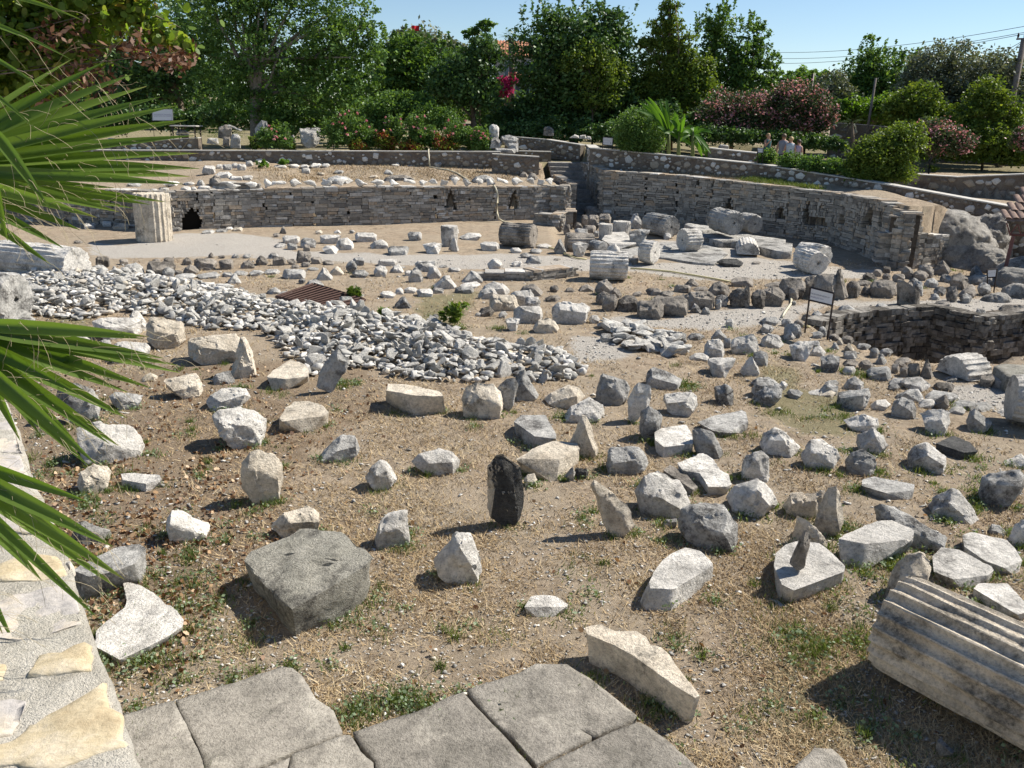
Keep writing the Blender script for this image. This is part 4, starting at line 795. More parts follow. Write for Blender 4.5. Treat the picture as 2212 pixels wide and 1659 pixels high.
pier = [(1.55, 32.92, 1.27), (2.05, 33.0, 1.27), (2.15, 33.6, 1.3), (1.6, 36.2, 1.5)]
drywall('wall_pier', pier, -.5, 'narrow wall end forming the left cheek of the stone stairs', seed=8, thick=.35)
nr = [D('31', s) for s in ('1715,1659 1740,1610 1762,1593 1785,1620 1792,1659', '705,1530 715,1460 733,1438 738,1530')]+[D('32', '1720,225 1735,175 1765,155 1790,190 1795,225'), D('32', '2130,280 2140,215 2170,190 2190,230 2200,280'), D('42', '245,270 262,210 290,188 312,215 320,275'), D('42', '740,325 760,262 782,236 795,270 798,330'), D('42', '470,340 472,215 520,150 520,255 655,300 655,345'), D('42', '930,345 935,290 1000,195 1090,235 1090,360')]
side = [(2.88, 38.2, 1.95), (3.45, 34.3, 1.86), (3.5, 33.8, 1.84)]
drywall('stair_wall', side, -.4, 'dry stone wall on the right side of the stairs with a slit niche', seed=13, thick=.4, holes=nr)
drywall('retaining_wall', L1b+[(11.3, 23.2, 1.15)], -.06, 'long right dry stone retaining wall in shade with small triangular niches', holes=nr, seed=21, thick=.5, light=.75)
drywall('retaining_wall', [(10.4, 23.1, .95), (11.1, 22.95, .95), (12.1, 23.5, .84), (13.0, 24.1, .80)], -.06, 'short low dry stone wall below the rock outcrop', seed=31, thick=.5)
drywall('retaining_wall', [(.85, 31.3, .38), (1.65, 30.9, .36), (1.95, 31.9, .42), (2.0, 33.0, .4)], -.5, 'low dry stone edge beside the hollow, below the left wall end', seed=33, thick=.4)
# tomb pit walls
zt_ = .12
pitw = [p+(zt_,) for p in PITW]
drywall('pit_wall', pitw, -1.5, 'rough dark rubble walls lining the back of the tomb pit', seed=41, thick=.5, hc=(.06, .15), ls=(.08, .26), light=.9, mt='dryD', fj=.09, capst=False)
cl = [(22, 1440, 0)]
drywall('low_wall', [G(*T('22', 1800, 752))[:2]+(.14,) if False else (G(*T('22', 1830, 770)).x, G(*T('22', 1830, 770)).y, .16), (G(*T('22', 2212, 775)).x, G(*T('22', 2212, 775)).y, .2), (G(*T('32', 300, 765)).x, G(*T('32', 300, 765)).y, .22), (G(*T('32', 525, 742)).x, G(*T('32', 525, 742)).y, .2)], -.05, 'low dark dry stone wall of thin slabs in the centre of the site', seed=43, thick=.45, hc=(.035, .07), ls=(.15, .5), light=.6)
# mortared terrace walls
mortwall('terrace_wall', W4, [1.55, 1.6, 1.65, 1.7], 'mortared rubble terrace wall below the rose bushes at the left', seed=3, white=.8)
mortwall('terrace_wall', [(-1.05, 35.9, 2.30), (.95, 35.9, 2.22)], [1.5, 1.5], 'short mortared wall end standing beside the top of the stairs', seed=4)
mortwall('terrace_wall', [(-.6, 41.5, 2.92), (1.4, 41.5, 2.8), (3.0, 40.3, 2.62)], [2.0, 1.95, 1.9], 'stepped mortared wall above the head of the stairs', seed=6)
mortwall('terrace_wall', [(.1, 39.6, 2.3), (1.6, 39.6, 2.3)], [1.7, 1.7], 'low mortared kerb wall before the stepped one at the stair head', seed=7)
mortwall('terrace_wall', [(3.28, 40.4, 2.62), (3.1, 36.2, 2.62)], [1.8, 1.7], 'short mortared wall end turning back from the top of the stairs', seed=19)
mortwall('terrace_wall', W3[:3], [1.6, 1.55, 1.5], 'curved mortared rubble wall with big white stones above the right retaining wall', seed=9, white=1.25)
wa = [Y(*T('31', 1600, 1172), 34.3), Y(*T('31', 2010, 1215), 33.2)]
mortwall('terrace_wall', [tuple(p) for p in wa], [1.9, 1.9], 'short raised mortared wall behind the banana plants', seed=10)
mortwall('terrace_wall', [W3[2], W3[3], W3[4], W3[5], (22, 22.9, .95)], [1.5, 1.45, 1.2, -.1, -.1], 'long descending mortared wall running down to the tiled shelter', seed=12, white=1.1)
mortwall('terrace_wall', [tuple(p) for p in W6], [1.0, 1.0, .9, .8, .7], 'mortared wall of large grey stones at the far right', seed=14, dens=9, sz=(.1, .26), cop=True, white=1.2)
bw = [Y(*T('41', 690, 968), 46), Y(*T('41', 1110, 1000), 45), Y(*T('41', 1700, 1130), 43.5), Y(2300, 350, 41)]
mortwall('garden_wall', [tuple(p) for p in bw], [1.7, 1.7, 1.6, 1.5], 'high grey boundary wall behind the garden at the right', seed=15, sz=(.14, .34), dens=7, white=.6)
bl = [Y(D('11', '520,1160')[0][0], 317, 39), Y(T('11', 960, 1130)[0], T('11', 960, 1130)[1], 39), Y(*T('11', 1560, 1090), 39)]
mortwall('garden_wall', [(-26, 39.5, 2.45)]+[tuple(p) for p in bl], [1.9, 1.9, 1.9, 1.9], 'low garden wall of light stones behind the upper palm blades', seed=16, white=1.4)
bc = [Y(*T('21', 1560, 975), 47), Y(*T('21', 1870, 985), 46)]
mortwall('garden_wall', [tuple(p) for p in bc], [2.3, 2.3], 'grey garden wall behind the pink roses', seed=17, white=.5)
# stairs
M['step'] = stone_mat('step_stone', (.36, .34, .31), (.24, .225, .205), (.08, .08, .075), (.1, .1, .09), .6, .6)
root = empty('stone_stairs', (2.3, 34, -.4), 'long straight flight of worn stone steps between the two walls', 'stairs')
n = 14
for i in range(n):
    tt = i/(n-1); y0 = 33.9+tt*4.3; x0 = 2.12-tt*.55; x1 = 3.35-tt*.45; z = -.42+(i+1)*(2.34/n)
    bm = bmesh.new(); box(bm, ((x0+x1)/2, y0+.32, z-.11), (x1-x0+.3, .66, .22)); bmesh.ops.bevel(bm, geom=bm.edges[:], offset=.012, segments=1, affect='EDGES')
    SEED[0] += 1; c0 = Vector(((x0+x1)/2, y0+.3, z))
    for vt in bm.verts: vt.co -= c0
    rough(bm, .14, .008, SEED[0], .2, 1); o = link('step', bm_mesh('step', bm, M['step'], True), root); o.location = c0
# broad stone ledges and paved floor
def sheet(name, poly, z, th, mat, label, cat=None, amp=.008, kind=None):
    P = [Vector((p.x, p.y, z)) for p in [G(u, v_, z) for u, v_ in poly]]; c = sum(P, Vector())/len(P); bm = bmesh.new()
    tv = [bm.verts.new(p-c) for p in P]; bv = [bm.verts.new(p-c-Vector((0, 0, th))) for p in P]; m = len(P); bm.faces.new(tv); bm.faces.new(bv[::-1])
    for i in range(m): bm.faces.new((tv[i], bv[i], bv[(i+1) % m], tv[(i+1) % m]))
    bmesh.ops.recalc_face_normals(bm, faces=bm.faces[:]); SEED[0] += 1; rough(bm, .16, amp, SEED[0], .15, 1)
    o = link(name, bm_mesh(name, bm, M[mat], True)); o.location = c; return tag(o, label, cat, None, kind)
sheet('stone_ledge', D('32', '1548,385 1700,380 2212,448 2212,545 2050,520 1820,462 1690,466 1550,430')[:4]+D('42', '150,462 392,478 385,545 300,545')+D('32', '2100,530 1820,460 1690,462 1545,425'), .22, .3, 'MG', 'long flat stone ledge at the foot of the right wall', 'stone ledge')
sheet('stone_ledge', D('32', '1410,330 1440,318 1640,345 1650,368 1540,378'), .32, .4, 'MG', 'short flat slab beside the dark weathered drum', 'stone ledge')
sheet('paved_floor', D('32', '880,530 1050,500 1220,470 1540,470 1700,520 1760,560 1650,640 1500,630 1220,588 1000,610'), .035, .1, 'MG', 'worn stone floor under the fallen drums', kind='structure')
sheet('stone_kerb', D('32', '1000,575 1045,570 1055,600 1000,612'), .12, .2, 'DK', 'dark kerb stone between two drums', 'stone')
sheet('slab_platform', D('42', '1965,1440 2060,1420 2280,1440 2280,1500 2100,1540'), .25, .35, 'CG', 'thick flat slab at the corner of the pit near the right edge', 'slab')
sheet('slab_platform', D('42', '1870,1515 1990,1500 2280,1570 2280,1620 2000,1560'), .12, .2, 'MG', 'long pale slab lying before the thick flat slab near the right edge', 'slab')
# rock outcrop
def rock(name, cx, cy, z0, rx, ry, rz, label, mat, seed, amp=.22, rot=0):
    bm = bmesh.new(); bmesh.ops.create_icosphere(bm, subdivisions=6, radius=1); off = Vector((seed, seed*2, 3)); cr, sr = math.cos(rot), math.sin(rot)
    for vt in bm.verts:
        p = vt.co.copy(); q = Vector((p.x*rx, p.y*ry, p.z*rz)); nn = noise.fractal(q*.8+off, .8, 2.1, 6)*amp+noise.ridged_multi_fractal(q*1.3+off, .9, 2.2, 5, .9, 2)*amp*.35-amp*.3
        q = q*(1+nn*.55/max(rx, ry)); q = q+p*nn*.6
        vt.co = Vector((q.x*cr-q.y*sr, q.x*sr+q.y*cr, q.z))
    bmesh.ops.delete(bm, geom=[vt for vt in bm.verts if vt.co.z < -rz*.75], context='VERTS')
    o = link(name, bm_mesh(name, bm, M[mat], True)); o.location = (cx, cy, z0); return tag(o, label, 'rock')
M['RK'] = stone_mat('outcrop_rock', (.56, .53, .48), (.36, .34, .31), (.09, .085, .075), (.13, .12, .105), .53, 1.0, .6)
rock('rock_outcrop', 12.6, 24.85, .25, 1.75, 1.25, 1.3, 'large grey weathered rock outcrop at the end of the right wall', 'RK', 3, .17, -.55)
rock('rock_outcrop', 14.2, 25.1, .1, .7, .9, 1.2, 'narrow dark rock rib at the right of the outcrop', 'RK', 9, .25, -.3)
rock('rock_outcrop', 13.3, 23.5, -.1, .85, .95, .75, 'low knobbly rock at the foot of the outcrop', 'RK', 14, .2)
for i, (u_, v_, s_) in enumerate(((2205, 640, .35), (2190, 615, .5), (2230, 600, .7), (2120, 612, .3), (2150, 650, .25))):
    g = GT(u_, v_); rock('boulder', g.x, g.y, g.z, s_*1.2, s_, s_*.8, f'dark boulder on the slope by the shelter post, {ORD[i]} in size order', 'RK', 30+i, .12)['group'] = 'dark boulders by the shelter post'
# cap stones along the left wall
for k_ in range(44):
    pass
M['CAP'] = stone_mat('capstone', (.82, .79, .73), (.66, .63, .58), (.3, .28, .25), (.2, .19, .17), .62, .5)
R = random.Random(77); proto = []
def unit_rock(seed, flat=1.0, n=12, L=.3, amp=.05):
    Rr = random.Random(seed); pts = []
    for _ in range(n):
        v_ = Vector((Rr.gauss(0, 1), Rr.gauss(0, 1), Rr.gauss(0, 1))).normalized(); v_ = Vector((v_.x*Rr.uniform(.8, 1.1), v_.y*Rr.uniform(.8, 1.1), v_.z*flat*Rr.uniform(.8, 1.1))); pts.append(v_*.5)
    bm = bmesh.new()
    for p in pts: bm.verts.new(p)
    r = bmesh.ops.convex_hull(bm, input=bm.verts[:]); bmesh.ops.delete(bm, geom=list({g for g in r['geom_interior']+r['geom_unused'] if isinstance(g, bmesh.types.BMVert) and g.is_valid}), context='VERTS')
    if L: rough(bm, L, amp, seed, .25, 1)
    return bm
capm = [bm_mesh('capping_stone', unit_rock(500+i, .75, 10, .16, .05), M['CAP'], True) for i in range(8)]
for me in capm: me.polygons.foreach_set('use_smooth', np.ones(len(me.polygons), dtype=bool))
pl = [(a[0], a[1], a[2]) for a in L1a[3:]]; seglen = [math.dist(a[:2], b[:2]) for a, b in zip(pl[:-1], pl[1:])]; tot = sum(seglen); s = 2.1; idx = 0
while s < tot-.2:
    q = s; j = 0
    while q > seglen[j] and j < len(seglen)-1: q -= seglen[j]; j += 1
    f = q/seglen[j]; a, b = pl[j], pl[j+1]; wd = R.uniform(.34, .62)
    o = bpy.data.objects.new('capping_stone', capm[idx % 8]); COL.objects.link(o); h_ = R.uniform(.38, .55)
    o.location = (a[0]+(b[0]-a[0])*f, a[1]+(b[1]-a[1])*f+.2, a[2]+(b[2]-a[2])*f+h_*.4); o.scale = (wd*1.15, R.uniform(.25, .35), h_); o.rotation_euler = (R.uniform(-.2, .2), R.uniform(-.2, .2), R.uniform(0, .6)+.25)
    tag(o, 'rough whitish capping stone lying in the row along the top of the left wall', 'stone', 'capping stones along the left retaining wall'); s += wd*1.02+R.uniform(-.02, .05); idx += 1
# raised stub on the wall at the left
st = Y(*T('11', 1730, 1480), 28.6); st2 = Y(*T('11', 1990, 1470), 28.7)
drywall('wall_stub', [(st.x, st.y+.1, 1.48), (st2.x, st2.y+.1, 1.46)], 1.2, 'short raised stub of thin stones on top of the left wall', seed=51, thick=.5)
# ---------------------------------------------------------------- vegetation
def leaves(C, sz, normals=None, shape='quad', seed=1, elong=1.8, up=.0):
    rs = np.random.RandomState(seed); n = len(C)
    a = rs.normal(size=(n, 3)); a[:, 2] = a[:, 2]*.7-up; a /= np.linalg.norm(a, axis=1)[:, None]
    b = rs.normal(size=(n, 3)); b -= (b*a).sum(1)[:, None]*a; b /= np.linalg.norm(b, axis=1)[:, None]
    s = sz*rs.uniform(.6, 1.3, n)[:, None]
    if shape == 'quad':
        V = np.stack([C-a*s*.5*elong, C+b*s*.5, C+a*s*.5*elong, C-b*s*.5], 1); m = 4
    elif shape == 'hex':
        c_ = np.cross(a, b); V = np.stack([C+a*s*.5*math.cos(t_)*elong+b*s*.5*math.sin(t_)+c_*s*.08*abs(math.sin(t_)) for t_ in np.linspace(0, 2*math.pi, 7)[:6]], 1); m = 6
    return V.reshape(-1, 3), np.arange(n*m).reshape(n, m)
def crown_pts(blobs, n, rs, shell=.45, cl=32, sig=.13, shoots=0):
    vol = np.array([b[3]*b[5] for b in blobs]); vol = vol/vol.sum(); out = []; cv = []
    for b, p in zip(blobs, vol):
        k = max(3, int(n*p/cl)); d = rs.normal(size=(k, 3)); d /= np.linalg.norm(d, axis=1)[:, None]
        r = rs.rand(k)**shell; d *= r[:, None]
        d[:, 2] = np.where(d[:, 2] < -.55, d[:, 2]*.8, d[:, 2])
        c = np.array(b[:3])+d*np.array(b[3:6]); rad_ = np.array(b[3:6]).mean()
        ss = rs.uniform(.5, 1.4, k)*sig*rad_**.6*1.15
        pp = np.repeat(c, cl, 0)+rs.normal(size=(k*cl, 3))*np.repeat(ss, cl)[:, None]*np.array([1, 1, .75]); out.append(pp); cv.append(np.repeat(rs.rand(k), cl))
        for _ in range(int(shoots*k)):
            th = rs.rand()*6.28; q = np.array(b[:3])+np.array([math.cos(th)*b[3]*.85*rs.rand()**.5, math.sin(th)*b[4]*.85*rs.rand()**.5, b[5]*.7]); L = rs.uniform(.5, 1.3)*rad_*.55; m = 26
            tt = rs.rand(m)[:, None]; ln = rs.normal(size=3)*.25; out.append(q+np.array([ln[0], ln[1], 1.0])*L*tt+rs.normal(size=(m, 3))*.07*(1.25-tt)); cv.append(np.full(m, rs.rand()))
    return np.concatenate(out), np.concatenate(cv)
TREEN = [0]
def PB(y, blobs):
    out = []
    for b in blobs:
        yy = y+(b[4] if len(b) > 4 else 0); p = Y(b[0], b[1], yy); sc = yy*1.0/FPX*1.02; out.append((p.x, p.y, p.z, b[2]*sc, min(b[2], b[3]*1.3)*sc*.8, b[3]*sc))
    return out
def tree(name, label, cat, y, blobs, n, lf, mat, base=None, tr=.15, group=None, shoots=0, sig=.13, elong=1.8, limbs=True, shape='quad', extra=None, shell=.45, bark='bark', up=0.0):
    lf = lf*.82 if y > 20 else lf; n = int(n*1.35); TREEN[0] += 1; rs = np.random.RandomState(TREEN[0]*13); B = PB(y, blobs); R = random.Random(TREEN[0])
    if base is None: bx, by = B[0][0], y
    else: p = Y(base[0], base[1], y); bx, by = p.x, y
    bz = hz(bx, by); root = empty(name, (bx, by, bz), label, cat, group)
    P, cv = crown_pts(B, n, rs, shell, sig=sig, shoots=shoots)
    keep = P[:, 2] > hzv(P[:, 0], P[:, 1])+.03; P = P[keep]; cv = cv[keep]
    V, F = leaves(P, lf, seed=TREEN[0], elong=elong, shape=shape, up=up); m = F.shape[1]
    rv = np.clip(cv*.55+rs.rand(len(P))*.45, 0, 1)
    link('crown', mesh('crown', V, F, M[mat], False, {'rnd': np.repeat(rv, m)}), root)
    if tr:
        tv, tf = [], []; top = max(b[2] for b in B); c0 = B[0]; zt = c0[2]+c0[5]*.3
        pts = [Vector((bx, by, bz-.15)), Vector((bx+R.uniform(-.1, .1), by, bz+(zt-bz)*.33)), Vector(((bx+c0[0])/2+R.uniform(-.1, .1), (by+c0[1])/2, bz+(zt-bz)*.66)), Vector((c0[0], c0[1], zt))]
        tube(pts, [tr*1.25, tr, tr*.75, tr*.3], 9, True, tv, tf)
        if limbs:
            for b in B:
                for _ in range(3 if len(B) < 6 else 2):
                    st_ = pts[1].lerp(pts[2], R.random()); en = Vector((b[0]+R.uniform(-.7, .7)*b[3], b[1]+R.uniform(-.6, .6)*b[4], b[2]+R.uniform(-.2, .75)*b[5])); md = st_.lerp(en, .5)+Vector((R.uniform(-.3, .3), R.uniform(-.3, .3), R.uniform(.0, .4)))
                    tube([st_, md, en], [tr*.5, tr*.3, tr*.08], 6, True, tv, tf)
        link('trunk', mesh('trunk', tv, tf, M[bark], True), root)
    return root
M['bark'] = plain('bark', (.16, .13, .10), .95, .05, 0, .5, 9)
M['palebark'] = plain('pale_bark', (.30, .27, .23), .95, .05, 0, .5, 9)
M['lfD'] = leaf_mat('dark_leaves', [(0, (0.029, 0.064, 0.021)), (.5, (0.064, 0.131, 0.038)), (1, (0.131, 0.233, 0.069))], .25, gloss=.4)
M['lfM'] = leaf_mat('mid_leaves', [(0, (0.042, 0.085, 0.022)), (.5, (0.094, 0.179, 0.046)), (1, (0.179, 0.293, 0.075))], .32)
M['lfY'] = leaf_mat('yellow_green_leaves', [(0, (.045, .085, .018)), (.5, (.105, .165, .03)), (1, (.19, .25, .05))], .36)
M['lfO'] = leaf_mat('olive_leaves', [(0, (0.064, 0.081, 0.054)), (.5, (0.136, 0.164, 0.117)), (1, (0.254, 0.281, 0.217))], .2)
M['lfB'] = leaf_mat('bright_leaves', [(0, (.05, .10, .015)), (.5, (.10, .2, .03)), (1, (.17, .29, .05))], .4)
M['lfR'] = leaf_mat('redbud_leaves', [(0, (.08, .14, .025)), (.6, (.16, .25, .05)), (.85, (.24, .27, .07)), (1, (.32, .22, .07))], .5)
M['lfP'] = leaf_mat('oleander', [(0, (.03, .05, .022)), (.64, (.07, .11, .04)), (.70, (.50, .20, .24)), (1, (.78, .46, .5))], .28, (1.2, 1.1, .8))
M['pink'] = leaf_mat('pink_petals', [(0, (.50, .16, .19)), (1, (.72, .38, .38))], .3, (1.2, 1, 1))
M['mag'] = leaf_mat('magenta_bracts', [(0, (.42, .03, .13)), (1, (.65, .08, .24))], .35, (1.2, .9, 1))
M['red'] = leaf_mat('dark_red_leaves', [(0, (.14, .02, .02)), (1, (.34, .05, .04))], .3, (1.2, .8, .7))
M['barb'] = leaf_mat('barberry', [(0, (.09, .13, .02)), (.55, (.22, .27, .04)), (.68, (.2, .03, .03)), (1, (.36, .06, .05))], .35)
M['pod'] = leaf_mat('brown_pods', [(0, (.05, .022, .012)), (.6, (.14, .065, .035)), (1, (.34, .22, .15))], .2, (1.2, .9, .7))
# big trees, left to right
tree('tall_tree', 'dark tree behind the upper palm blades with a bare straight trunk', 'tree', 50, [(330, 90, 130, 120), (230, 160, 90, 110, -1), (400, 150, 70, 90), (300, 215, 120, 50), (430, 60, 60, 90), (180, 225, 70, 50, 2), (80, 190, 130, 90, 3), (110, 60, 120, 90, 3)], 19000, .17, 'lfD', (398, 275), .19, shell=.5)
tree('tall_tree', 'broad green tree with several thick grey stems, tallest at the left', 'tree', 44, [(560, 60, 130, 110), (660, 150, 150, 100), (720, 60, 110, 100), (520, 200, 90, 70), (620, 250, 120, 50), (760, 180, 80, 80), (450, 110, 80, 90, 1), (800, 90, 45, 70), (600, -40, 170, 80), (480, -20, 100, 80)], 30000, .13, 'lfM', (550, 275), .26, bark='palebark', shoots=.03, shell=.7, sig=.1)
for s_ in ((520, 30, .1), (575, 20, .12), (610, 90, .08)):
    a_ = Y(550, 250, 44); b_ = Y(s_[0], s_[1], 43.6); m_ = a_.lerp(b_, .5)+Vector((.1, 0, 0)); vv_, ff_ = tube([a_, m_, b_], [.16, s_[2], .05], 8)
    link('stem', mesh('stem', vv_, ff_, M['palebark'], True), bpy.data.objects['tall_tree.001'])
tree('bushy_tree', 'bushy dark green tree right of the broad tree, small leaved', 'tree', 52, [(885, 170, 75, 85), (930, 200, 75, 75), (850, 220, 70, 60), (960, 150, 50, 55), (870, 120, 55, 45)], 14000, .17, 'lfM', (890, 260), .16, shoots=.03)
tree('hazy_tree', 'pale greyish tree crown rising beneath the red flag', 'tree', 66, [(880, 85, 45, 28), (915, 105, 70, 40), (960, 118, 55, 35), (860, 130, 60, 50)], 6500, .22, 'lfO', (900, 200), .2)
tree('round_tree', 'dark round headed tree with a single slanting trunk', 'tree', 44, [(1010, 165, 68, 55), (1050, 125, 42, 45), (975, 180, 50, 45), (1030, 205, 55, 40)], 11000, .14, 'lfD', (1022, 262), .14)
tree('thin_tree', 'sparse little crown with bare twigs poking above the round tree', 'tree', 52, [(1050, 56, 20, 12), (1018, 72, 18, 14), (1040, 90, 24, 10)], 900, .17, 'lfM', (1035, 240), .06)
tree('large_tree', 'large glossy dark tree in the middle with ragged light twigs on top', 'tree', 46, [(1210, 120, 105, 85), (1290, 130, 80, 85), (1195, 190, 72, 70), (1260, 220, 110, 60), (1198, 90, 60, 60), (1310, 80, 45, 60), (1135, 250, 50, 32), (1330, 210, 50, 70)], 26000, .15, 'lfD', (1240, 300), .22, shoots=.05)
tree('feathery_tree', 'lighter yellow-green crown nestled in front of the large dark tree', 'tree', 44.5, [(1265, 125, 52, 30), (1310, 160, 50, 40), (1240, 140, 40, 22), (1290, 200, 50, 40)], 7200, .11, 'lfY', (1280, 300), .05)
cb = [(1445, 18, 20, 22), (1440, 55, 42, 20), (1450, 90, 55, 22), (1400, 95, 32, 14), (1445, 125, 72, 25), (1500, 145, 50, 25), (1450, 165, 85, 30), (1400, 190, 60, 30), (1500, 195, 55, 35), (1450, 220, 90, 35)]
tree('conifer', 'tall pointed conifer with tiered feathery branches', 'tree', 46, cb, 24000, .11, 'lfY', (1448, 280), .17, shell=.6, shoots=.02, up=.6)
tree('feathery_tree', 'tall airy grey-green tree with loose upright sprays right of the conifer', 'tree', 49, [(1585, 125, 55, 70), (1550, 70, 30, 50), (1625, 160, 45, 50), (1590, 200, 80, 45), (1530, 130, 40, 80), (1640, 105, 22, 50), (1668, 160, 22, 40)], 12500, .12, 'lfM', (1585, 260), .1, shoots=.25, sig=.1, shell=.7)
tree('low_tree', 'rounded bright green tree top on the skyline right of the airy tree', 'tree', 62, [(1720, 180, 55, 28), (1680, 210, 50, 30), (1765, 178, 40, 22), (1800, 175, 25, 14), (1740, 205, 60, 30)], 7000, .2, 'lfM', (1720, 260), .15)
tree('olive_tree', 'small silvery olive tree behind the pink oleander hedge', 'tree', 48, [(1800, 195, 40, 38), (1825, 230, 40, 35)], 4200, .12, 'lfO', (1805, 270), .1)
tree('poplar', 'pale green tree with thin upright sprays at centre right', 'tree', 50, [(1880, 165, 60, 50), (1850, 190, 45, 45), (1925, 170, 50, 45), (1880, 215, 75, 40), (1950, 200, 50, 45), (1880, 125, 22, 40), (1850, 230, 50, 35), (1930, 235, 50, 30)], 13000, .13, 'lfM', (1885, 270), .13, shoots=.16)
tree('olive_tree', 'big round silvery olive tree behind the bushes at the right', 'tree', 44, [(2050, 150, 80, 55), (2000, 190, 60, 60), (2075, 200, 70, 60), (2040, 240, 75, 50)], 17000, .11, 'lfO', (2040, 330), .2, bark='bark')
tree('olive_tree', 'second silvery olive tree partly behind the leaning pole', 'tree', 42, [(2150, 165, 65, 50), (2200, 210, 60, 70), (2150, 240, 60, 60)], 13000, .11, 'lfO', (2165, 340), .18)
tree('cypress', 'two dark pointed cypress tips above the silvery olive', 'tree', 64, [(1978, 122, 6, 20), (1985, 145, 14, 24), (1968, 150, 10, 16)], 1500, .2, 'lfD', (1980, 240), .1)
tree('green_bush', 'yellow-green bush with feathery top left of the silvery olive', 'bush', 40, [(1985, 220, 45, 38), (1960, 240, 50, 30), (2010, 245, 40, 25), (1940, 225, 30, 25)], 7500, .11, 'lfY', (1980, 280), .06)
tree('green_bush', 'yellowish tall bush in front of the second olive tree', 'bush', 39, [(2130, 210, 35, 45), (2100, 250, 45, 40), (2160, 240, 40, 35), (2180, 270, 40, 35), (2110, 290, 40, 30), (2160, 310, 45, 30), (2090, 320, 35, 25)], 11000, .11, 'lfY', (2130, 320), .06)
tree('green_bush', 'bright green bush growing over the high boundary wall', 'bush', 47.2, [(1830, 235, 35, 28), (1875, 240, 45, 25), (1905, 235, 40, 30), (1940, 245, 40, 25)], 6500, .12, 'lfB', (1870, 270), .05)
tree('pink_oleander', 'long high hedge of oleander covered in pink flowers', 'oleander', 42.5, [(1560, 240, 55, 40), (1620, 245, 55, 45), (1680, 240, 55, 48), (1740, 230, 60, 48), (1710, 205, 50, 25), (1770, 250, 35, 40), (1600, 275, 60, 30), (1720, 275, 70, 25)], 24000, .09, 'lfP', (1660, 310), .07)
tree('pink_oleander', 'smaller pink flowering oleander on the bare terrace at the right', 'oleander', 35.5, [(2025, 300, 45, 35), (2060, 310, 35, 28), (1995, 285, 30, 25), (2085, 310, 20, 22)], 9000, .08, 'lfP', (2010, 358), .05)
tree('pink_oleander', 'pink oleander branch cut off by the right edge', 'oleander', 36, [(2215, 300, 28, 28)], 1800, .08, 'lfP', (2218, 350), .04)
tree('round_bush', 'dense round dark green clipped bush beside the banana plants', 'bush', 35.5, [(1384, 284, 54, 46), (1384, 305, 50, 30)], 15000, .065, 'lfM', (1384, 330), .05, sig=.1, shell=.35, limbs=False)
tree('green_bush', 'big loose yellow-green bush spilling over the descending wall', 'bush', 29.2, [(1925, 320, 62, 42), (1890, 350, 55, 45), (1960, 300, 38, 32), (1870, 380, 35, 28), (1930, 365, 45, 35), (1860, 345, 30, 25)], 19000, .07, 'lfY', (1905, 395), .06)
tree('mound_bush', 'dark arching vine mound behind the roses at the left', 'bush', 43, [(850, 235, 60, 32), (890, 225, 45, 25), (820, 260, 50, 30)], 9000, .1, 'lfM', (850, 290), .06)
tree('green_bush', 'soft feathery green bush behind the pink roses', 'bush', 42, [(935, 250, 42, 25), (960, 265, 40, 22)], 5000, .08, 'lfM', (940, 290), .04)
tree('green_bush', 'dark hedge mass filling the garden behind the standing marble', 'bush', 46, [(500, 250, 70, 30), (600, 262, 70, 28), (700, 262, 70, 32), (770, 245, 50, 35), (1100, 262, 60, 30), (1180, 268, 60, 25), (1290, 268, 60, 25)], 15000, .13, 'lfD', (640, 280), 0)
tree('green_bush', 'dark hedge under the big trees at the far left', 'bush', 47, [(60, 262, 90, 28), (200, 262, 90, 28), (330, 255, 80, 26), (430, 262, 50, 22)], 9000, .14, 'lfD', (240, 280), 0)
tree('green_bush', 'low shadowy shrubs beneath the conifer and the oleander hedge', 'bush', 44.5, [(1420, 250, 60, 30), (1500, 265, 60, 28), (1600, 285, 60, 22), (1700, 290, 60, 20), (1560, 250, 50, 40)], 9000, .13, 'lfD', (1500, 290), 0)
tree('green_bush', 'mixed green undergrowth filling the garden behind the tiled house and palm', 'bush', 53, [(950, 230, 70, 40), (1060, 245, 60, 30), (1140, 240, 60, 40), (1240, 245, 80, 40), (1340, 240, 70, 45), (1400, 200, 40, 50)], 14000, .15, 'lfM', (1100, 280), 0)
tree('green_bush', 'band of mid green shrubs behind the pink hedge and boundary wall', 'bush', 52, [(1500, 220, 70, 50), (1600, 230, 70, 45), (1700, 235, 70, 40), (1790, 245, 60, 40), (1870, 250, 60, 30), (1950, 255, 70, 35), (2050, 260, 70, 40), (2150, 260, 70, 40), (2230, 270, 60, 45)], 24000, .15, 'lfM', (1700, 290), 0)
tree('green_bush', 'low olive-green shrubs in front of the silvery olives', 'bush', 38.5, [(2000, 285, 40, 32), (2060, 290, 45, 36), (2130, 300, 50, 34), (2190, 320, 45, 30), (2100, 325, 45, 25), (2010, 325, 45, 18), (2060, 332, 45, 16), (2150, 336, 45, 16), (2205, 340, 40, 18)], 15000, .1, 'lfY', (2100, 345), 0)
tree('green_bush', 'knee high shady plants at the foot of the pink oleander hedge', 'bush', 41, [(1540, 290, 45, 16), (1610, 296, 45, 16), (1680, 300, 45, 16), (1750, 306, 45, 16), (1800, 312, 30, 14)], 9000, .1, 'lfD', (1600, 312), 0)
tree('green_bush', 'deep shade shrubs behind the stepped wall and the large dark tree', 'bush', 43.4, [(1085, 285, 40, 20), (1140, 285, 45, 24), (1200, 280, 45, 26), (1265, 284, 45, 24), (1325, 286, 40, 24), (1440, 285, 60, 26), (1510, 292, 50, 22)], 12000, .11, 'lfD', (1300, 308), 0)
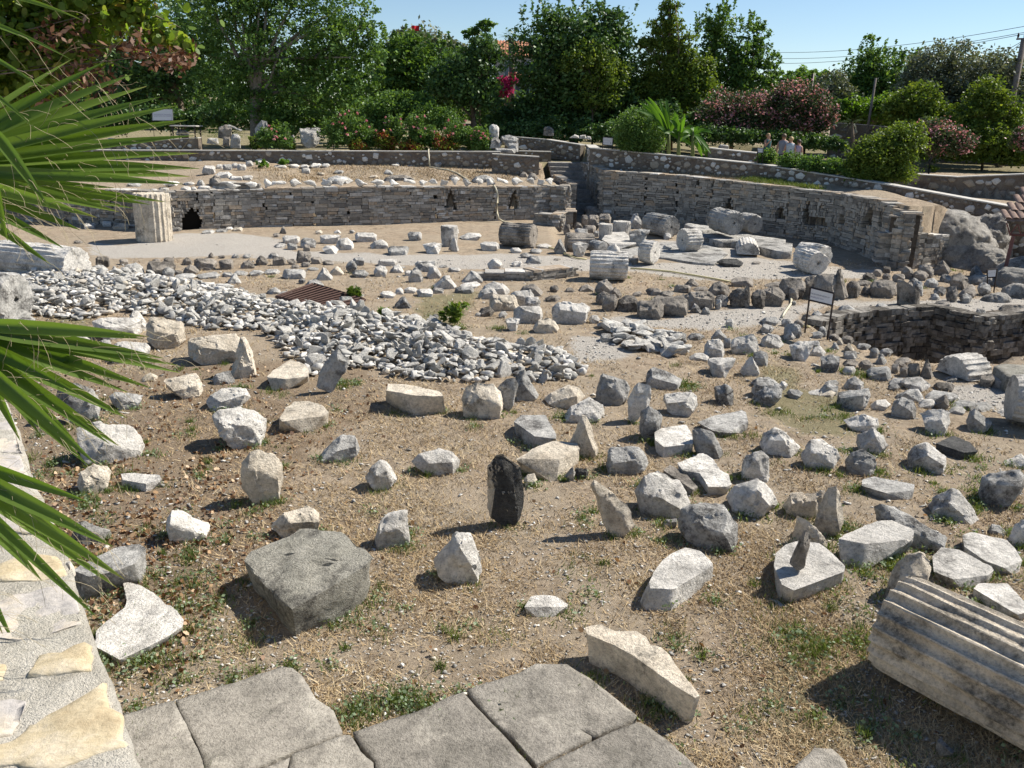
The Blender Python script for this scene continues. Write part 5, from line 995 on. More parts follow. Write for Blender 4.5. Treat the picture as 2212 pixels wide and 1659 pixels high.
# far wood that reads as one mass
rs = np.random.RandomState(5); FW = []
for u_ in range(-150, 2450, 26):
    vtop = np.interp(u_, [-150, 800, 860, 960, 1000, 1500, 1680, 2300], [60, 120, 110, 130, 190, 190, 190, 190])+rs.uniform(-8, 8); y_ = rs.uniform(72, 84); FW.append((u_, (vtop+275)/2, 26, (275-vtop)/2, y_-75))
B = PB(75, FW); P, cv = crown_pts(B, 52000, rs, .6)
V_, F_ = leaves(P, .3, seed=77); o = link('distant_trees', mesh('distant_trees', V_, F_, M['lfM'], False, {'rnd': np.repeat(cv*.6+rs.rand(len(P))*.4, 4)})); tag(o, 'far mass of mixed green trees behind the garden', 'trees', kind='stuff')
# terrace planting
rose = [(575, 300, 20, 22, 'olive'), (605, 298, 26, 26, 'rose'), (625, 312, 14, 14, 'dry'), (720, 290, 34, 32, 'rose'), (758, 282, 36, 38, 'rose'), (795, 300, 26, 24, 'rose'), (772, 316, 22, 14, 'yel'), (830, 305, 24, 22, 'yel'), (850, 285, 22, 30, 'rose'), (885, 318, 26, 14, 'yel'), (895, 285, 26, 34, 'rose'), (925, 300, 24, 24, 'rose'), (960, 310, 28, 22, 'yel'), (985, 290, 28, 28, 'rose'), (1015, 302, 24, 24, 'rose'), (1038, 304, 20, 26, 'rose'), (548, 310, 14, 14, 'dry')]
nm = {'rose': ('rose_bush', 'rose bush'), 'yel': ('barberry_bush', 'bush'), 'olive': ('rose_bush', 'rose bush'), 'dry': ('dry_shrub', 'shrub')}
for i, (u_, v_, ru, rv_, kd) in enumerate(rose):
    yy = 38.0+(i % 3)*.3; mt = {'rose': 'lfM', 'yel': 'barb', 'olive': 'lfM', 'dry': 'lfY'}[kd]
    r_ = tree(nm[kd][0], f"{ {'rose': 'leggy rose bush with glossy leaves', 'yel': 'low red and yellow-green bush', 'olive': 'green rose bush without flowers', 'dry': 'low dry yellowish shrub'}[kd]}, {ORD[i]} from the left on the terrace edge" if True else '', nm[kd][1], yy, [(u_, v_, ru*.9, rv_), (u_+ru*.4, v_+6, ru*.7, rv_*.7)], 2600 if kd != 'dry' else 900, .07, mt, (u_, 328), .025, 'shrubs along the terrace edge', sig=.1, shell=.6, shoots=.12 if kd == 'rose' else 0)
    rs = np.random.RandomState(i+900)
    if kd == 'rose':
        p = Y(u_, v_, yy-.35); sc = yy/FPX
        for q_ in range(8):
            C = np.array([[p.x+rs.uniform(-1, 1)*ru*sc*.95, p.y+rs.uniform(-.3, .3), p.z+rs.uniform(-.1, 1)*rv_*sc]]); C = np.repeat(C, 8, 0)+rs.normal(size=(8, 3))*.02
            a_, b_ = leaves(C, .085, seed=i*9+q_, elong=1); link('flower', mesh('flower', a_, b_, M['pink'], False, {'rnd': np.full(len(a_), rs.rand())}), r_)
for i, (u_, v_, ru, rv_) in enumerate([(1708, 350, 27, 19), (1757, 356, 30, 20), (1800, 361, 24, 17), (1656, 340, 20, 17), (1835, 366, 20, 18), (1350-5, 288, 12, 22), (1445, 268, 14, 22)]):
    base_v = v_+rv_; yy = {0: 31.4, 1: 30.6, 2: 30.1, 3: 32.3, 4: 29.6, 5: 37, 6: 37}[i]
    tree('rose_bush', f'{"rounded glossy rose bush above the descending wall" if i < 5 else "thin rose bush near the round clipped bush"}, {ORD[i] if i < 5 else ORD[i-5]} of its row', 'rose bush', yy, [(u_, v_, ru, rv_)], 2600, .065, 'lfM', (u_, base_v), .02, 'rose bushes on the right terrace', sig=.1, shell=.5)
# weeds on the ledges
for i, (tl, x, y, w_, h_) in enumerate((('21', 90, 1290, 60, 40), ('21', 235, 1280, 45, 40), ('41', 850, 1150, 80, 60), ('41', 560, 1150, 40, 40), ('42', 1240, 1340, 55, 25), ('22', 1585, 1010, 110, 130), ('22', 790, 870, 60, 50), ('22', 1030, 1035, 30, 50), ('41', 1500, 1330, 50, 30))):
    u_, v_ = T(tl, x, y); g = GT(u_, v_+h_*.25); 
    tree('weed_clump', f'{["small bright green plant on the ledge", "feathery green plant on the ledge", "slender green shrub by the terrace", "white flowering green shrub near the people", "tuft at the pit corner", "tall wispy green weed on dry grass", "wispy weed beside the iron grate", "short green weed near the rubble", "tuft below the right oleander"][i]}', 'plant', g.y, [(u_, v_, w_*.27, h_*.27)], 420 if i in (5,) else 500, .05, 'lfB' if i < 2 else 'lfY', (u_, v_+h_*.25), 0, 'weed clumps', sig=.07, shell=.9, elong=3)
# banana plants
M['banana'] = leaf_mat('banana_leaf', [(0, (.05, .13, .018)), (1, (.13, .27, .04))], .45, (1.6, 1.5, .5))
def strip(P, W, up, fold=.0, droop=None):
    V = []; F = []
    for i, (p, w_) in enumerate(zip(P, W)):
        d = (P[min(i+1, len(P)-1)]-P[max(i-1, 0)]).normalized(); s_ = d.cross(up).normalized(); n_ = s_.cross(d)
        V += [p-s_*w_/2+n_*fold*w_, p, p+s_*w_/2+n_*fold*w_]
    for i in range(len(P)-1):
        q = i*3; F += [(q, q+1, q+4, q+3), (q+1, q+2, q+5, q+4)]
    return V, F
def banana(y, base, tips, label, w_=.17):
    b = Y(base[0], base[1], y); b.z = hz(b.x, b.y); root = empty('banana_plant', b, label, 'banana plant', 'banana plants'); R = random.Random(int(base[0]))
    top = Y(base[0], base[1]-45, y); vv, ff = tube([b, b.lerp(top, .5), top], [.09, .07, .05], 8); link('stem', mesh('stem', vv, ff, M['lfstem'], True), root)
    for (tu, tv) in tips+[(a+R.uniform(-12, 12), b_+R.uniform(0, 26)) for a, b_ in tips]+[(a+R.uniform(-18, 18), b_+R.uniform(-6, 22)) for a, b_ in tips]:
        tp = Y(tu, tv, y+R.uniform(-.7, .4)); s0 = b.lerp(top, R.uniform(.6, 1)); md = s0.lerp(tp, .5)+Vector((0, 0, .25)); P = []
        for i in range(9): t_ = i/8; P.append(s0*(1-t_)**2+md*2*t_*(1-t_)+tp*t_**2)
        W = [.04, .06, w_*.7, w_, w_, w_*.95, w_*.8, w_*.5, .02]; V, F = strip(P, W, Vector((R.uniform(-.5, .5), -1, .5)).normalized(), .12)
        link('leaf', mesh('leaf', V, F, M['banana'], True, {'rnd': [R.random()]*len(V)}), root)
M['lfstem'] = plain('green_stem', (.13, .16, .05), .6, .3, 0, .3, 10)
banana(35.0, T('31', 1290, 1180), [T('31', *p) for p in ((1125, 765), (1080, 830), (1265, 775), (1350, 900), (1200, 1000))], 'tallest banana plant with two long arching leaves')
banana(34.6, T('31', 1370, 1190), [T('31', *p) for p in ((1415, 895), (1330, 880), (1480, 990), (1310, 1040), (1450, 1100))], 'leafy banana plant just right of the tallest one')
banana(34.4, T('31', 1480, 1200), [T('31', *p) for p in ((1575, 1030), (1530, 1000), (1600, 1190), (1560, 1130), (1400, 1050), (1620, 1210))], 'lowest banana plant with drooping outer leaves')
# date palm beside the house, small palm at the wall
M['frond'] = leaf_mat('palm_frond', [(0, (.03, .06, .02)), (1, (.08, .12, .04))], .25)
def featherpalm(name, label, y, base, top, n, L, tr):
    b = Y(base[0], base[1], y); b.z = hz(b.x, b.y); t_ = Y(top[0], top[1], y); root = empty(name, b, label, 'palm tree'); vv, ff = tube([b, b.lerp(t_, .5)+Vector((.1, 0, 0)), t_], [tr*1.2, tr, tr], 9); link('trunk', mesh('trunk', vv, ff, M['bark'], True), root); R = random.Random(3)
    V, F = [], []
    for i in range(n):
        az = 6.28*i/n+R.uniform(-.2, .2); el = R.uniform(-.5, 1.2); d = Vector((math.cos(az)*math.cos(el), math.sin(az)*math.cos(el), math.sin(el)))
        for k in range(1, 12):
            s_ = k/12*L; p = t_+d*s_+Vector((0, 0, -s_*s_*.35/L))
            for sg in (-1, 1):
                sd = d.cross(Vector((0, 0, 1))).normalized()*sg; e = p+(sd*.8+d*.6-Vector((0, 0, .5))).normalized()*L*.32*(1.1-k/12); w_ = Vector((0, 0, 1)).cross(sd)*.02*L; q = len(V); V += [p-w_, p+w_, e]; F.append((q, q+1, q+2))
    link('fronds', mesh('fronds', V, F, M['frond'], False, {'rnd': [R.random() for _ in V]}), root)
featherpalm('palm_tree', 'slender palm tree standing before the tiled house', 52, (1103, 260), T('21', 2035, 300), 22, 1.0, .16)
featherpalm('palm_tree', 'small spiky palm against the high boundary wall', 40, T('41', 870, 1110), T('41', 855, 960), 18, .75, .07)
tree('bougainvillea', 'magenta bougainvillea climbing beside the house', 'bougainvillea', 51, [(1092, 185, 14, 18), (1108, 172, 8, 12), (1075, 200, 20, 10), (1058, 208, 12, 4)], 2600, .14, 'mag', (1090, 215), .05)
# redbud branches near the camera, upper left
def redbud():
    y = 8.6; R = random.Random(4); rs = np.random.RandomState(4)
    bl = [(60, 60, 110, 80), (170, 40, 110, 60, .4), (60, 170, 100, 60, .2), (160, 130, 70, 60), (270, 35, 70, 40, .1), (300, 20, 60, 30), (30, 215, 60, 30, .4), (330, 70, 40, 30), (360, 90, 35, 25), (395, 110, 26, 16), (-60, 100, 120, 140), (-60, -60, 160, 120), (200, -60, 200, 70)]
    root = tree('redbud_tree', 'near redbud tree with round leaves and brown pods hanging at the upper left', 'tree', y, bl, 7500, .072, 'lfR', (-420, 900), .0, sig=.2, shell=.8, elong=1.05, shape='hex')
    tv, tf = [], []; b = Vector((-8.2, 7.6, 0)); f1 = Vector((-7.6, 7.9, 3.0)); tube([b, Vector((-8.0, 7.7, 1.6)), f1], [.16, .13, .11], 9, True, tv, tf)
    for q in bl[:-3]:
        for _ in range(1):
            e = Y(q[0]+R.uniform(-.6, .6)*q[2], q[1]+R.uniform(-.5, .6)*q[3], y+R.uniform(-.4, .4)); m_ = f1.lerp(e, .5)+Vector((0, 0, .35)); tube([f1, m_, e], [.016, .009, .003], 6, True, tv, tf)
    for (a, c_) in (((200, -10), (290, 45)), ((290, 45), (350, 90)), ((350, 90), (415, 135)), ((260, -10), (390, 60)), ((60, 60), (280, 150)), ((140, 80), (235, 100))):
        tube([Y(a[0], a[1], y), Y((a[0]+c_[0])/2, (a[1]+c_[1])/2+4, y), Y(c_[0], c_[1], y)], [.014, .01, .004], 5, True, tv, tf)
    link('trunk', mesh('trunk', tv, tf, M['bark'], True), root)
    C = []
    for (u_, v_, su, sv, n) in ((100, 90, 26, 16, 90), (130, 60, 30, 12, 50), (300, 110, 16, 12, 60), (360, 130, 26, 14, 110), (395, 125, 16, 14, 60), (190, 160, 40, 16, 80), (140, 200, 50, 20, 90), (270, 100, 10, 6, 30), (180, 120, 40, 30, 80), (240, 195, 12, 14, 20), (300, 75, 20, 10, 20)):
        for _ in range(int(n*1.3)): C.append(tuple(Y(u_+R.gauss(0, su), v_+R.gauss(0, sv), y-.25+R.uniform(-.4, .3))))
    V, F = leaves(np.array(C), .034, seed=9, elong=2.4); V = V.reshape(-1, 4, 3); PODS = link('dead_fruit_pods', mesh('dead_fruit_pods', V.reshape(-1, 3), F, M['pod'], False, {'rnd': np.repeat(rs.rand(len(C)), 4)}), root); PODS['kind'] = 'stuff'  # brown redbud pods, all in one mesh
redbud()
# fan palm close to the camera at the left
t = NT('fan_blade', .42, .4); a_ = t.attr('rnd'); v = t.coord(); c = t.ramp(a_, [(0, (.07, .125, .022)), (.6, (.135, .205, .04)), (.88, (.23, .28, .075)), (1, (.38, .29, .14))]); t.col(c)
tr_ = t.n('ShaderNodeBsdfTranslucent'); mx = t.n('ShaderNodeMixShader'); mx.inputs[0].default_value = .4; t.l(t.mix(1.0, c, (1.6, 1.7, .5), 'MULTIPLY'), tr_.inputs[0]); t.l(t.p.outputs[0], mx.inputs[1]); t.l(tr_.outputs[0], mx.inputs[2]); t.l(mx.outputs[0], t.out.inputs[0]); M['blade'] = t.m
M['fibre'] = plain('palm_fibre', (.42, .35, .22), .8, .2)
def fan(root, hub, tips, dist, wid, label=None, droop=6, seed=1, fib=30, join=.34):
    R = random.Random(seed); V, F, A = [], [], []; fv, ff = [], []; hubP = Vector((0, 0, CH))+Vector(ray(*hub))*dist
    leaf = link('leaf', bpy.data.meshes.new('leaf'), root)
    for i, tp in enumerate(tips):
        u_, v_ = tp[:2]; dd = dist+(tp[2] if len(tp) > 2 else R.uniform(-.12, .22)); e = Vector((0, 0, CH))+Vector(ray(u_, v_))*dd
        mid = hubP.lerp(e, .55)+Vector((0, 0, droop/1000*dist*R.uniform(.6, 1.4))); N = 22; P = [hubP*(1-s_)**2+mid*2*s_*(1-s_)+e*s_**2 for s_ in [k/N for k in range(N+1)]]
        L = (e-hubP).length; w_ = wid*R.uniform(.85, 1.15); W = []
        for k in range(N+1):
            s_ = k/N; W.append(w_*(min(1, .25+s_/join*.75) if s_ < join else (1-((s_-join)/(1-join))**1.7)*.97+.03))
        b0 = len(V); upv = (Vector((0, -.9, .42))+Vector((R.uniform(-.25, .25), 0, R.uniform(-.2, .2)))).normalized(); cw = R.random()*.55
        for k, (p, ww) in enumerate(zip(P, W)):
            d = (P[min(k+1, N)]-P[max(k-1, 0)]).normalized(); sd = d.cross(upv).normalized(); n_ = sd.cross(d).normalized(); tone = cw+(.45*max(0, (k/N-.86)/.14) if k/N > .86 else 0)
            for q_, hh in ((-.5, .0), (-.25, -.16), (0, -.34), (.25, -.14), (.5, .05)):
                V.append(tuple(p+sd*ww*q_+n_*ww*hh*(1.2-k/N*.8))); A.append(min(1, tone+abs(q_)*.22))
        for k in range(N):
            for j in range(4): q = b0+k*5+j; F.append((q, q+1, q+6, q+5))
        # threads hanging off the blade edge
        for _ in range(fib//max(1, len(tips))+1):
            k = R.randint(8, N-1); p = P[k]+Vector((R.uniform(-1, 1), 0, R.uniform(-1, 1)))*W[k]*.3; q = [p]; dr = Vector((R.uniform(.1, 1), R.uniform(-.3, .3), R.uniform(-.9, .6))).normalized(); ll = R.uniform(.03, .12)
            for m in range(6): dr = (dr+Vector((R.uniform(-.35, .35), R.uniform(-.3, .3), R.uniform(-.5, .2)))).normalized(); q.append(q[-1]+dr*ll/5)
            tube(q, [.0005]*7, 3, False, fv, ff)
    me = mesh('leaf', V, F, M['blade'], True, {'rnd': A}); leaf.data = me
    f_ = bpy.data.objects.new('fibres', mesh('fibres', fv, ff, M['fibre'], True)); COL.objects.link(f_); f_.parent = leaf; f_['kind'] = 'stuff'
    base = Vector((-2.9, 1.7, 3.55)); vv, gg = tube([base, base.lerp(hubP, .5)+Vector((0, 0, .1)), hubP], [.02, .014, .01], 7); pt = bpy.data.objects.new('leaf_stalk', mesh('leaf_stalk', vv, gg, M['lfstem'], True)); COL.objects.link(pt); pt.parent = leaf
    return leaf
pr_ = empty('fan_palm', (-2.9, 1.7, 0), 'close fan palm whose long green blades reach in from the left edge', 'palm')
vv, gg = tube([Vector((-2.9, 1.7, -.1)), Vector((-2.93, 1.68, 1.8)), Vector((-2.9, 1.7, 3.6))], [.2, .17, .14], 14); link('trunk', mesh('trunk', vv, gg, M['bark'], True), pr_)
def tips(tile, s): return [T(tile, *map(float, p.split(','))) for p in s.split()]
fan(pr_, T('11', -700, 1330), tips('11', '560,470 820,490 1045,585 1155,680 1265,762 1395,832 1485,945 1525,1068 1565,1208 1570,1328 1500,1392 1440,1450 1180,1612 940,1670 765,1715 630,1812'), 2.05, .036, seed=2, fib=90)
fan(pr_, T('11', -600, 1420), tips('11', '700,1540 1050,1640 1300,1590 500,1955 400,2085 300,1720 900,1480 1000,1300'), 2.3, .036, seed=9, fib=40)
fan(pr_, T('12', -560, 1110), tips('12', '1120,1230 1285,1385 1405,1442 1420,1500 1190,1620 1010,1655 1170,1215 620,1265')+tips('13', '1000,418 930,635 860,620 760,785 690,790 640,240'), 1.95, .036, seed=3, fib=70)
fan(pr_, T('12', -300, 1160), tips('13', '310,545 160,600 460,520 1120,165 640,660'), 2.1, .034, seed=13, fib=40)
fan(pr_, T('13', -700, 640), tips('13', '690,1078 400,1215 890,1432 980,1690 920,1755 330,1700')+tips('14', '760,470 120,690 20,600'), 1.85, .036, seed=4, fib=60)
fan(pr_, T('11', -1500, -80), tips('11', '660,165 565,472 490,800 330,1058 180,1250'), 1.9, .022, seed=6, fib=15, droop=40)
fan(pr_, T('11', -200, 850), tips('11', '395,1650 60,1900'), 1.75, .03, seed=8, fib=8)
# ---------------------------------------------------------------- mortared wall in the bottom left corner
ZT = 2.6
edge = D('13', '0,250 45,275 100,400 160,545 200,680 245,860 310,1000 390,1190 425,1290 500,1450 555,1560')+D('14', '590,170 660,420 740,640 830,870 900,1010 960,1200 1000,1380 1060,1560 1110,1659 1190,1850')
ep = [G(u, v_, ZT) for u, v_ in edge]; e0 = ep[0]+(ep[0]-ep[2])*4; ep = [e0]+ep+[Vector((-.3, .55, ZT))]
root = empty('mortared_wall', (-1.9, 2.2, 0), 'close mortared stone wall with tan flagstones on top, bottom left corner', 'stone wall')
bm = bmesh.new(); outl = ep+[Vector((-1.3, .2, ZT)), Vector((-3.4, 2.2, ZT)), Vector((e0.x-1.3, e0.y, ZT))]
tv = [bm.verts.new(p) for p in outl]; bv = [bm.verts.new(Vector((p.x, p.y, -.1))) for p in outl]; bm.faces.new(tv); m = len(outl)
for i in range(m): bm.faces.new((tv[i], bv[i], bv[(i+1) % m], tv[(i+1) % m]))
bmesh.ops.recalc_face_normals(bm, faces=bm.faces[:]); bmesh.ops.triangulate(bm, faces=bm.faces[:])
for _ in range(8):
    es = [e for e in bm.edges if e.calc_length() > .035 and min(e.verts[0].co.z, e.verts[1].co.z) > 2.3]
    if not es or len(bm.verts) > 30000: break
    bmesh.ops.subdivide_edges(bm, edges=es, cuts=1); bmesh.ops.triangulate(bm, faces=[f for f in bm.faces if len(f.verts) > 3])
bm.normal_update()
for vt in bm.verts:
    if vt.co.z > 2.3: vt.co += vt.normal*(noise.fractal(vt.co*9, .8, 2.2, 5)*.006+noise.fractal(vt.co*40, .8, 2.2, 3)*.0022)
t = NT('pale_mortar', .96, .08); v = t.coord(); c = t.ramp(t.noise(v, 14, 7, .75), [(.3, (.42, .385, .32)), (.5, (.62, .575, .49)), (.66, (.72, .67, .58))]); c = t.mix(t.ramp(t.noise(v, 130, 3, .7), [(.62, 0.0), (.68, .6)]), c, (.14, .125, .11)); t.col(c); t.bump(t.math('ADD', t.noise(v, 60, 6, .8), t.noise(v, 160, 3, .8)), 1, .012); M['pmort'] = t.m
link('mortar', bm_mesh('mortar', bm, M['pmort'], True), root)
def flagmat(nm, a, b, d):
    t = NT(nm, .88, .15); v = t.coord((1, 1.0, 1)); c = t.ramp(t.noise(v, 5.5, 9, .7), [(.32, a), (.5, b), (.66, d)]); c = t.mix(.6, c, t.ramp(t.noise(t.coord((1, 3, 1)), 34, 6, .75), [(.33, .6), (.6, 1.0)]), 'MULTIPLY'); t.col(c); t.bump(t.noise(v, 24, 8, .75), .6, .012); return t.m
M['fT'] = flagmat('tan_flagstone', (.42, .32, .19), (.54, .45, .30), (.64, .56, .43)); M['fP'] = flagmat('grey_flagstone', (.38, .36, .355), (.5, .46, .42), (.62, .53, .40))
for mt, tl, s_ in (('fP', '14', '-200,380 0,330 200,265 520,205 600,300 655,500 400,585 130,640 -200,600'), ('fT', '14', '290,750 480,720 680,660 745,740 735,880 460,905 195,935'), ('fT', '14', '-300,1540 100,1410 250,1290 480,1180 700,1060 825,975 835,1190 945,1240 1005,1470 700,1560 400,1670 100,1620 -200,1660'), ('fP', '14', '-200,1140 200,1080 232,1100 170,1290 100,1380 -200,1420'),
                 ('fP', '13', '-50,690 160,720 235,860 250,900 -50,850'), ('fP', '13', '-50,440 90,420 150,560 190,690 -50,672'), ('fT', '13', '-50,1010 280,1020 320,1110 100,1130 -50,1110'), ('fP', '13', '170,1175 370,1190 415,1270 400,1330 120,1310 -50,1250'), ('fT', '13', '-50,1580 280,1480 460,1490 520,1570 530,1640 330,1690 -50,1690'), ('fT', '14', '-200,820 60,810 75,850 40,950 -200,960'), ('fP', '14', '520,20 560,0 570,60 545,90'), ('fT', '14', '1030,1659 1080,1640 1130,1700 1150,1800 1000,1800')):
    P = [G(*T(tl, *p), ZT+.009) for p in P2(s_)]; c0 = sum(P, Vector())/len(P); bm = bmesh.new(); tv = [bm.verts.new(p-c0) for p in P]; bv = [bm.verts.new(c0+(p-c0)*1.03-Vector((0, 0, .035))-c0) for p in P]; m = len(P); bm.faces.new(tv)
    for i in range(m): bm.faces.new((tv[i], bv[i], bv[(i+1) % m], tv[(i+1) % m]))
    bmesh.ops.recalc_face_normals(bm, faces=bm.faces[:]); bmesh.ops.bevel(bm, geom=[e for e in bm.edges], offset=.004, segments=1, affect='EDGES'); SEED[0] += 1; rough(bm, .025, .007, SEED[0], .2, 1)
    o = link('flagstone', bm_mesh('flagstone', bm, M[mt], True), root); o.location = c0
# ---------------------------------------------------------------- signs
M['iron'] = plain('dark_iron', (.03, .022, .02), .55, .4, .3); M['rust'] = plain('rusty_iron', (.085, .05, .04), .85, .2, .2, .5, 20); M['panel'] = plain('white_panel', (.62, .62, .64), .5, .3); M['ink'] = plain('blue_ink', (.10, .11, .24), .6); M['ink2'] = plain('dark_ink', (.05, .05, .10), .6)
M['steelblue'] = plain('pale_blue_panel', (.52, .56, .62), .5, .3)
def text(root, s, mat, o, ex, ez, width, name='lettering'):
    cu = bpy.data.curves.new('t', 'FONT'); cu.body = s; cu.size = 1; ob = bpy.data.objects.new('t', cu); COL.objects.link(ob); dg = bpy.context.evaluated_depsgraph_get(); dg.update()
    me = bpy.data.meshes.new_from_object(ob.evaluated_get(dg)); bpy.data.objects.remove(ob); bpy.data.curves.remove(cu); w_ = max(vt.co.x for vt in me.vertices); k_ = width/w_
    for vt in me.vertices: p = o+ex*(vt.co.x*k_)+ez*(vt.co.y*k_); vt.co = p
    me.materials.clear(); me.materials.append(mat); me.name = name; return link(name, me, root)
def bar(root, a, b, w_, mat, name):
    vv, ff = tube([a, b], [w_, w_], 4); return link(name, mesh(name, vv, ff, mat), root)
def sign(tl, lb, rb, tlp, trp, blp, brp, label, texts, mat='panel', frame='iron', w_=.018, z=None, ylb=None):
    gl = GT(*T(tl, *lb)) if ylb is None else Y(*T(tl, *lb), ylb); gr = GT(*T(tl, *rb)) if ylb is None else Y(*T(tl, *rb), ylb)
    root = empty('information_sign', (gl+gr)/2, label, 'sign')
    tL = Y(*T(tl, *tlp), gl.y); tR = Y(*T(tl, *trp), gr.y); bL = Y(*T(tl, *blp), gl.y); bR = Y(*T(tl, *brp), gr.y)
    bar(root, gl-Vector((0, 0, .1)), tL, w_, M[frame], 'post'); bar(root, gr-Vector((0, 0, .1)), tR, w_, M[frame], 'post'); bar(root, tL, tR, w_, M[frame], 'rail'); bar(root, bL, bR, w_, M[frame], 'rail')
    ex = (tR-tL); W = ex.length; ex = ex.normalized(); ez = (tL-bL).normalized(); n_ = ex.cross(ez).normalized()
    if n_.y > 0: n_ = -n_
    pv = [bL+n_*.004, bR+n_*.004, tR+n_*.004, tL+n_*.004]; pv += [p-n_*.012 for p in pv]
    link('panel', mesh('panel', [tuple(p) for p in pv], [(0, 1, 2, 3), (7, 6, 5, 4), (0, 4, 5, 1), (1, 5, 6, 2), (2, 6, 7, 3), (3, 7, 4, 0)], M[mat]), root)
    Hh = (tL-bL).length
    for (s, fy, mt, fw) in texts: text(root, s, M[mt], bL+ex*W*(1-fw)/2+ez*Hh*fy+n_*.008, ex, ez, W*fw)
sign('42', (485, 1185), (662, 1238), (532, 828), (716, 874), (518, 925), (695, 968), 'white framed sign in two languages on thin iron posts above the tomb pit', [("MAUSOLOS'UN MEZAR ODASI", .52, 'ink2', .92), ("MAUSOLLOS' TOMB CHAMBER", .27, 'ink', .9)])
sign('31', (763, 1290), (832, 1300), (770, 1080), (850, 1086), (768, 1140), (842, 1148), 'small blank white sign on iron posts beside the round clipped bush', [("TIYATRO YOLU", .55, 'ink', .9)] if False else [("- - - - - - - -", .5, 'ink', .9), ("- - - - - - -", .22, 'ink', .9)])
sign('42', (1935, 870), (1975, 872), (1922, 688), (2000, 682), (1920, 750), (1990, 746), 'little grey sign on a dark stand left of the rusty shelter post', [("- - - - - -", .5, 'ink2', .9)], frame='iron')
sign('41', (120, 1290), (150, 1290), (110, 1165), (158, 1168), (108, 1203), (156, 1206), 'tiny light sign at the terrace wall below the walking people', [("- - - -", .4, 'ink', .8)], ylb=32.0)
sign('11', (1215, 1085), (1340, 1085), (1198, 860), (1362, 860), (1200, 950), (1362, 950), 'pale blue information board among the dark trees at the upper left', [("THE MAUSOLEUM OF HALIKARNASSOS", .5, 'ink', .85), ("THE RESTITUTION AND CHAMBERS", .36, 'ink', .85)], mat='steelblue', ylb=39.6, w_=.012)
# ---------------------------------------------------------------- flagpole, poles and wires
M['flagred'] = plain('red_cloth', (.62, .035, .045), .8, .1)
fp0 = Y(904, 150, 62); fp1 = Y(905, 51, 62); root = empty('flagpole', fp0, 'thin flagpole above the trees', 'flagpole'); root['label'] = 'thin flagpole with a red flag rising above the trees on the skyline'
vv, ff = tube([fp0-Vector((0, 0, 6)), fp1], [.05, .03], 6); link('pole', mesh('pole', vv, ff, M['rust']), root)
V, F = [], []
for i in range(9):
    s_ = i/8
    for j in range(2): p = Y(905-17*s_, 54+j*(12 if s_ < .1 else 12)+s_*(2-j*1.5)+math.sin(s_*5)*.8, 62); V.append((p.x, p.y+.12*math.sin(s_*7), p.z))
for i in range(8): q = i*2; F.append((q, q+1, q+3, q+2))
fl = link('flag', mesh('flag', V, F, M['flagred'], True), root)
def pole(label, a, b, y, r, mat, name='utility_pole'):
    A = Y(*a, y); B = Y(*b, y); A.z = min(A.z, hz(A.x, A.y)); root = empty(name, A, label, 'pole'); vv, ff = tube([A, B], [r*1.25, r], 8); link('shaft', mesh('shaft', vv, ff, mat, True), root); return root, B
M['conc'] = plain('weathered_pole', (.22, .19, .17), .9, .1, 0, .3)
pr1, pt1 = pole('leaning utility pole with wires at the right edge', T('41', 2075, 1000), T('41', 2215, 300), 41, .13, M['conc'])
vv, ff = tube([pt1+Vector((-.35, 0, -.05)), pt1+Vector((.5, 0, .0))], [.04, .04], 5); link('crossarm', mesh('crossarm', vv, ff, M['rust']), pr1)
for dx in (-.3, 0, .35):
    vv, ff = tube([pt1+Vector((dx, 0, 0)), pt1+Vector((dx, 0, .1)), pt1+Vector((dx, 0, .22))], [.035, .05, .025], 7); link('insulator', mesh('insulator', vv, ff, M['iron'], True), pr1)
pole('short dark post standing behind the pink oleander hedge', T('41', 530, 760), T('41', 550, 578), 46, .08, M['iron'])
pole('thin leaning grey post in front of the pale green tree', T('41', 980, 980), T('41', 1045, 615), 44.8, .06, M['conc'])
wl = []
for i, (a, b) in enumerate((((2212, 208), (200, 412)), ((2212, 256), (215, 460)), ((2212, 268), (215, 500)), ((2212, 315), (1850, 405)), ((2205, 325), (1900, 460)))):
    A = Y(*T('41', *a), 41); B = Y(*T('41', *b), 62); P = [A.lerp(B, k/14)+Vector((0, 0, -.35*4*(k/14)*(1-k/14))) for k in range(15)]; P = [A+(A-B).normalized()*1.5]+P; vv, ff = tube(P, [.012 if i < 3 else .016]*len(P), 4)
    o = link('overhead_wire', mesh('overhead_wire', vv, ff, M['iron'])); tag(o, f'{["highest", "second", "third", "fourth", "lowest"][i]} overhead wire running left from the leaning utility pole', 'wire', 'overhead wires')
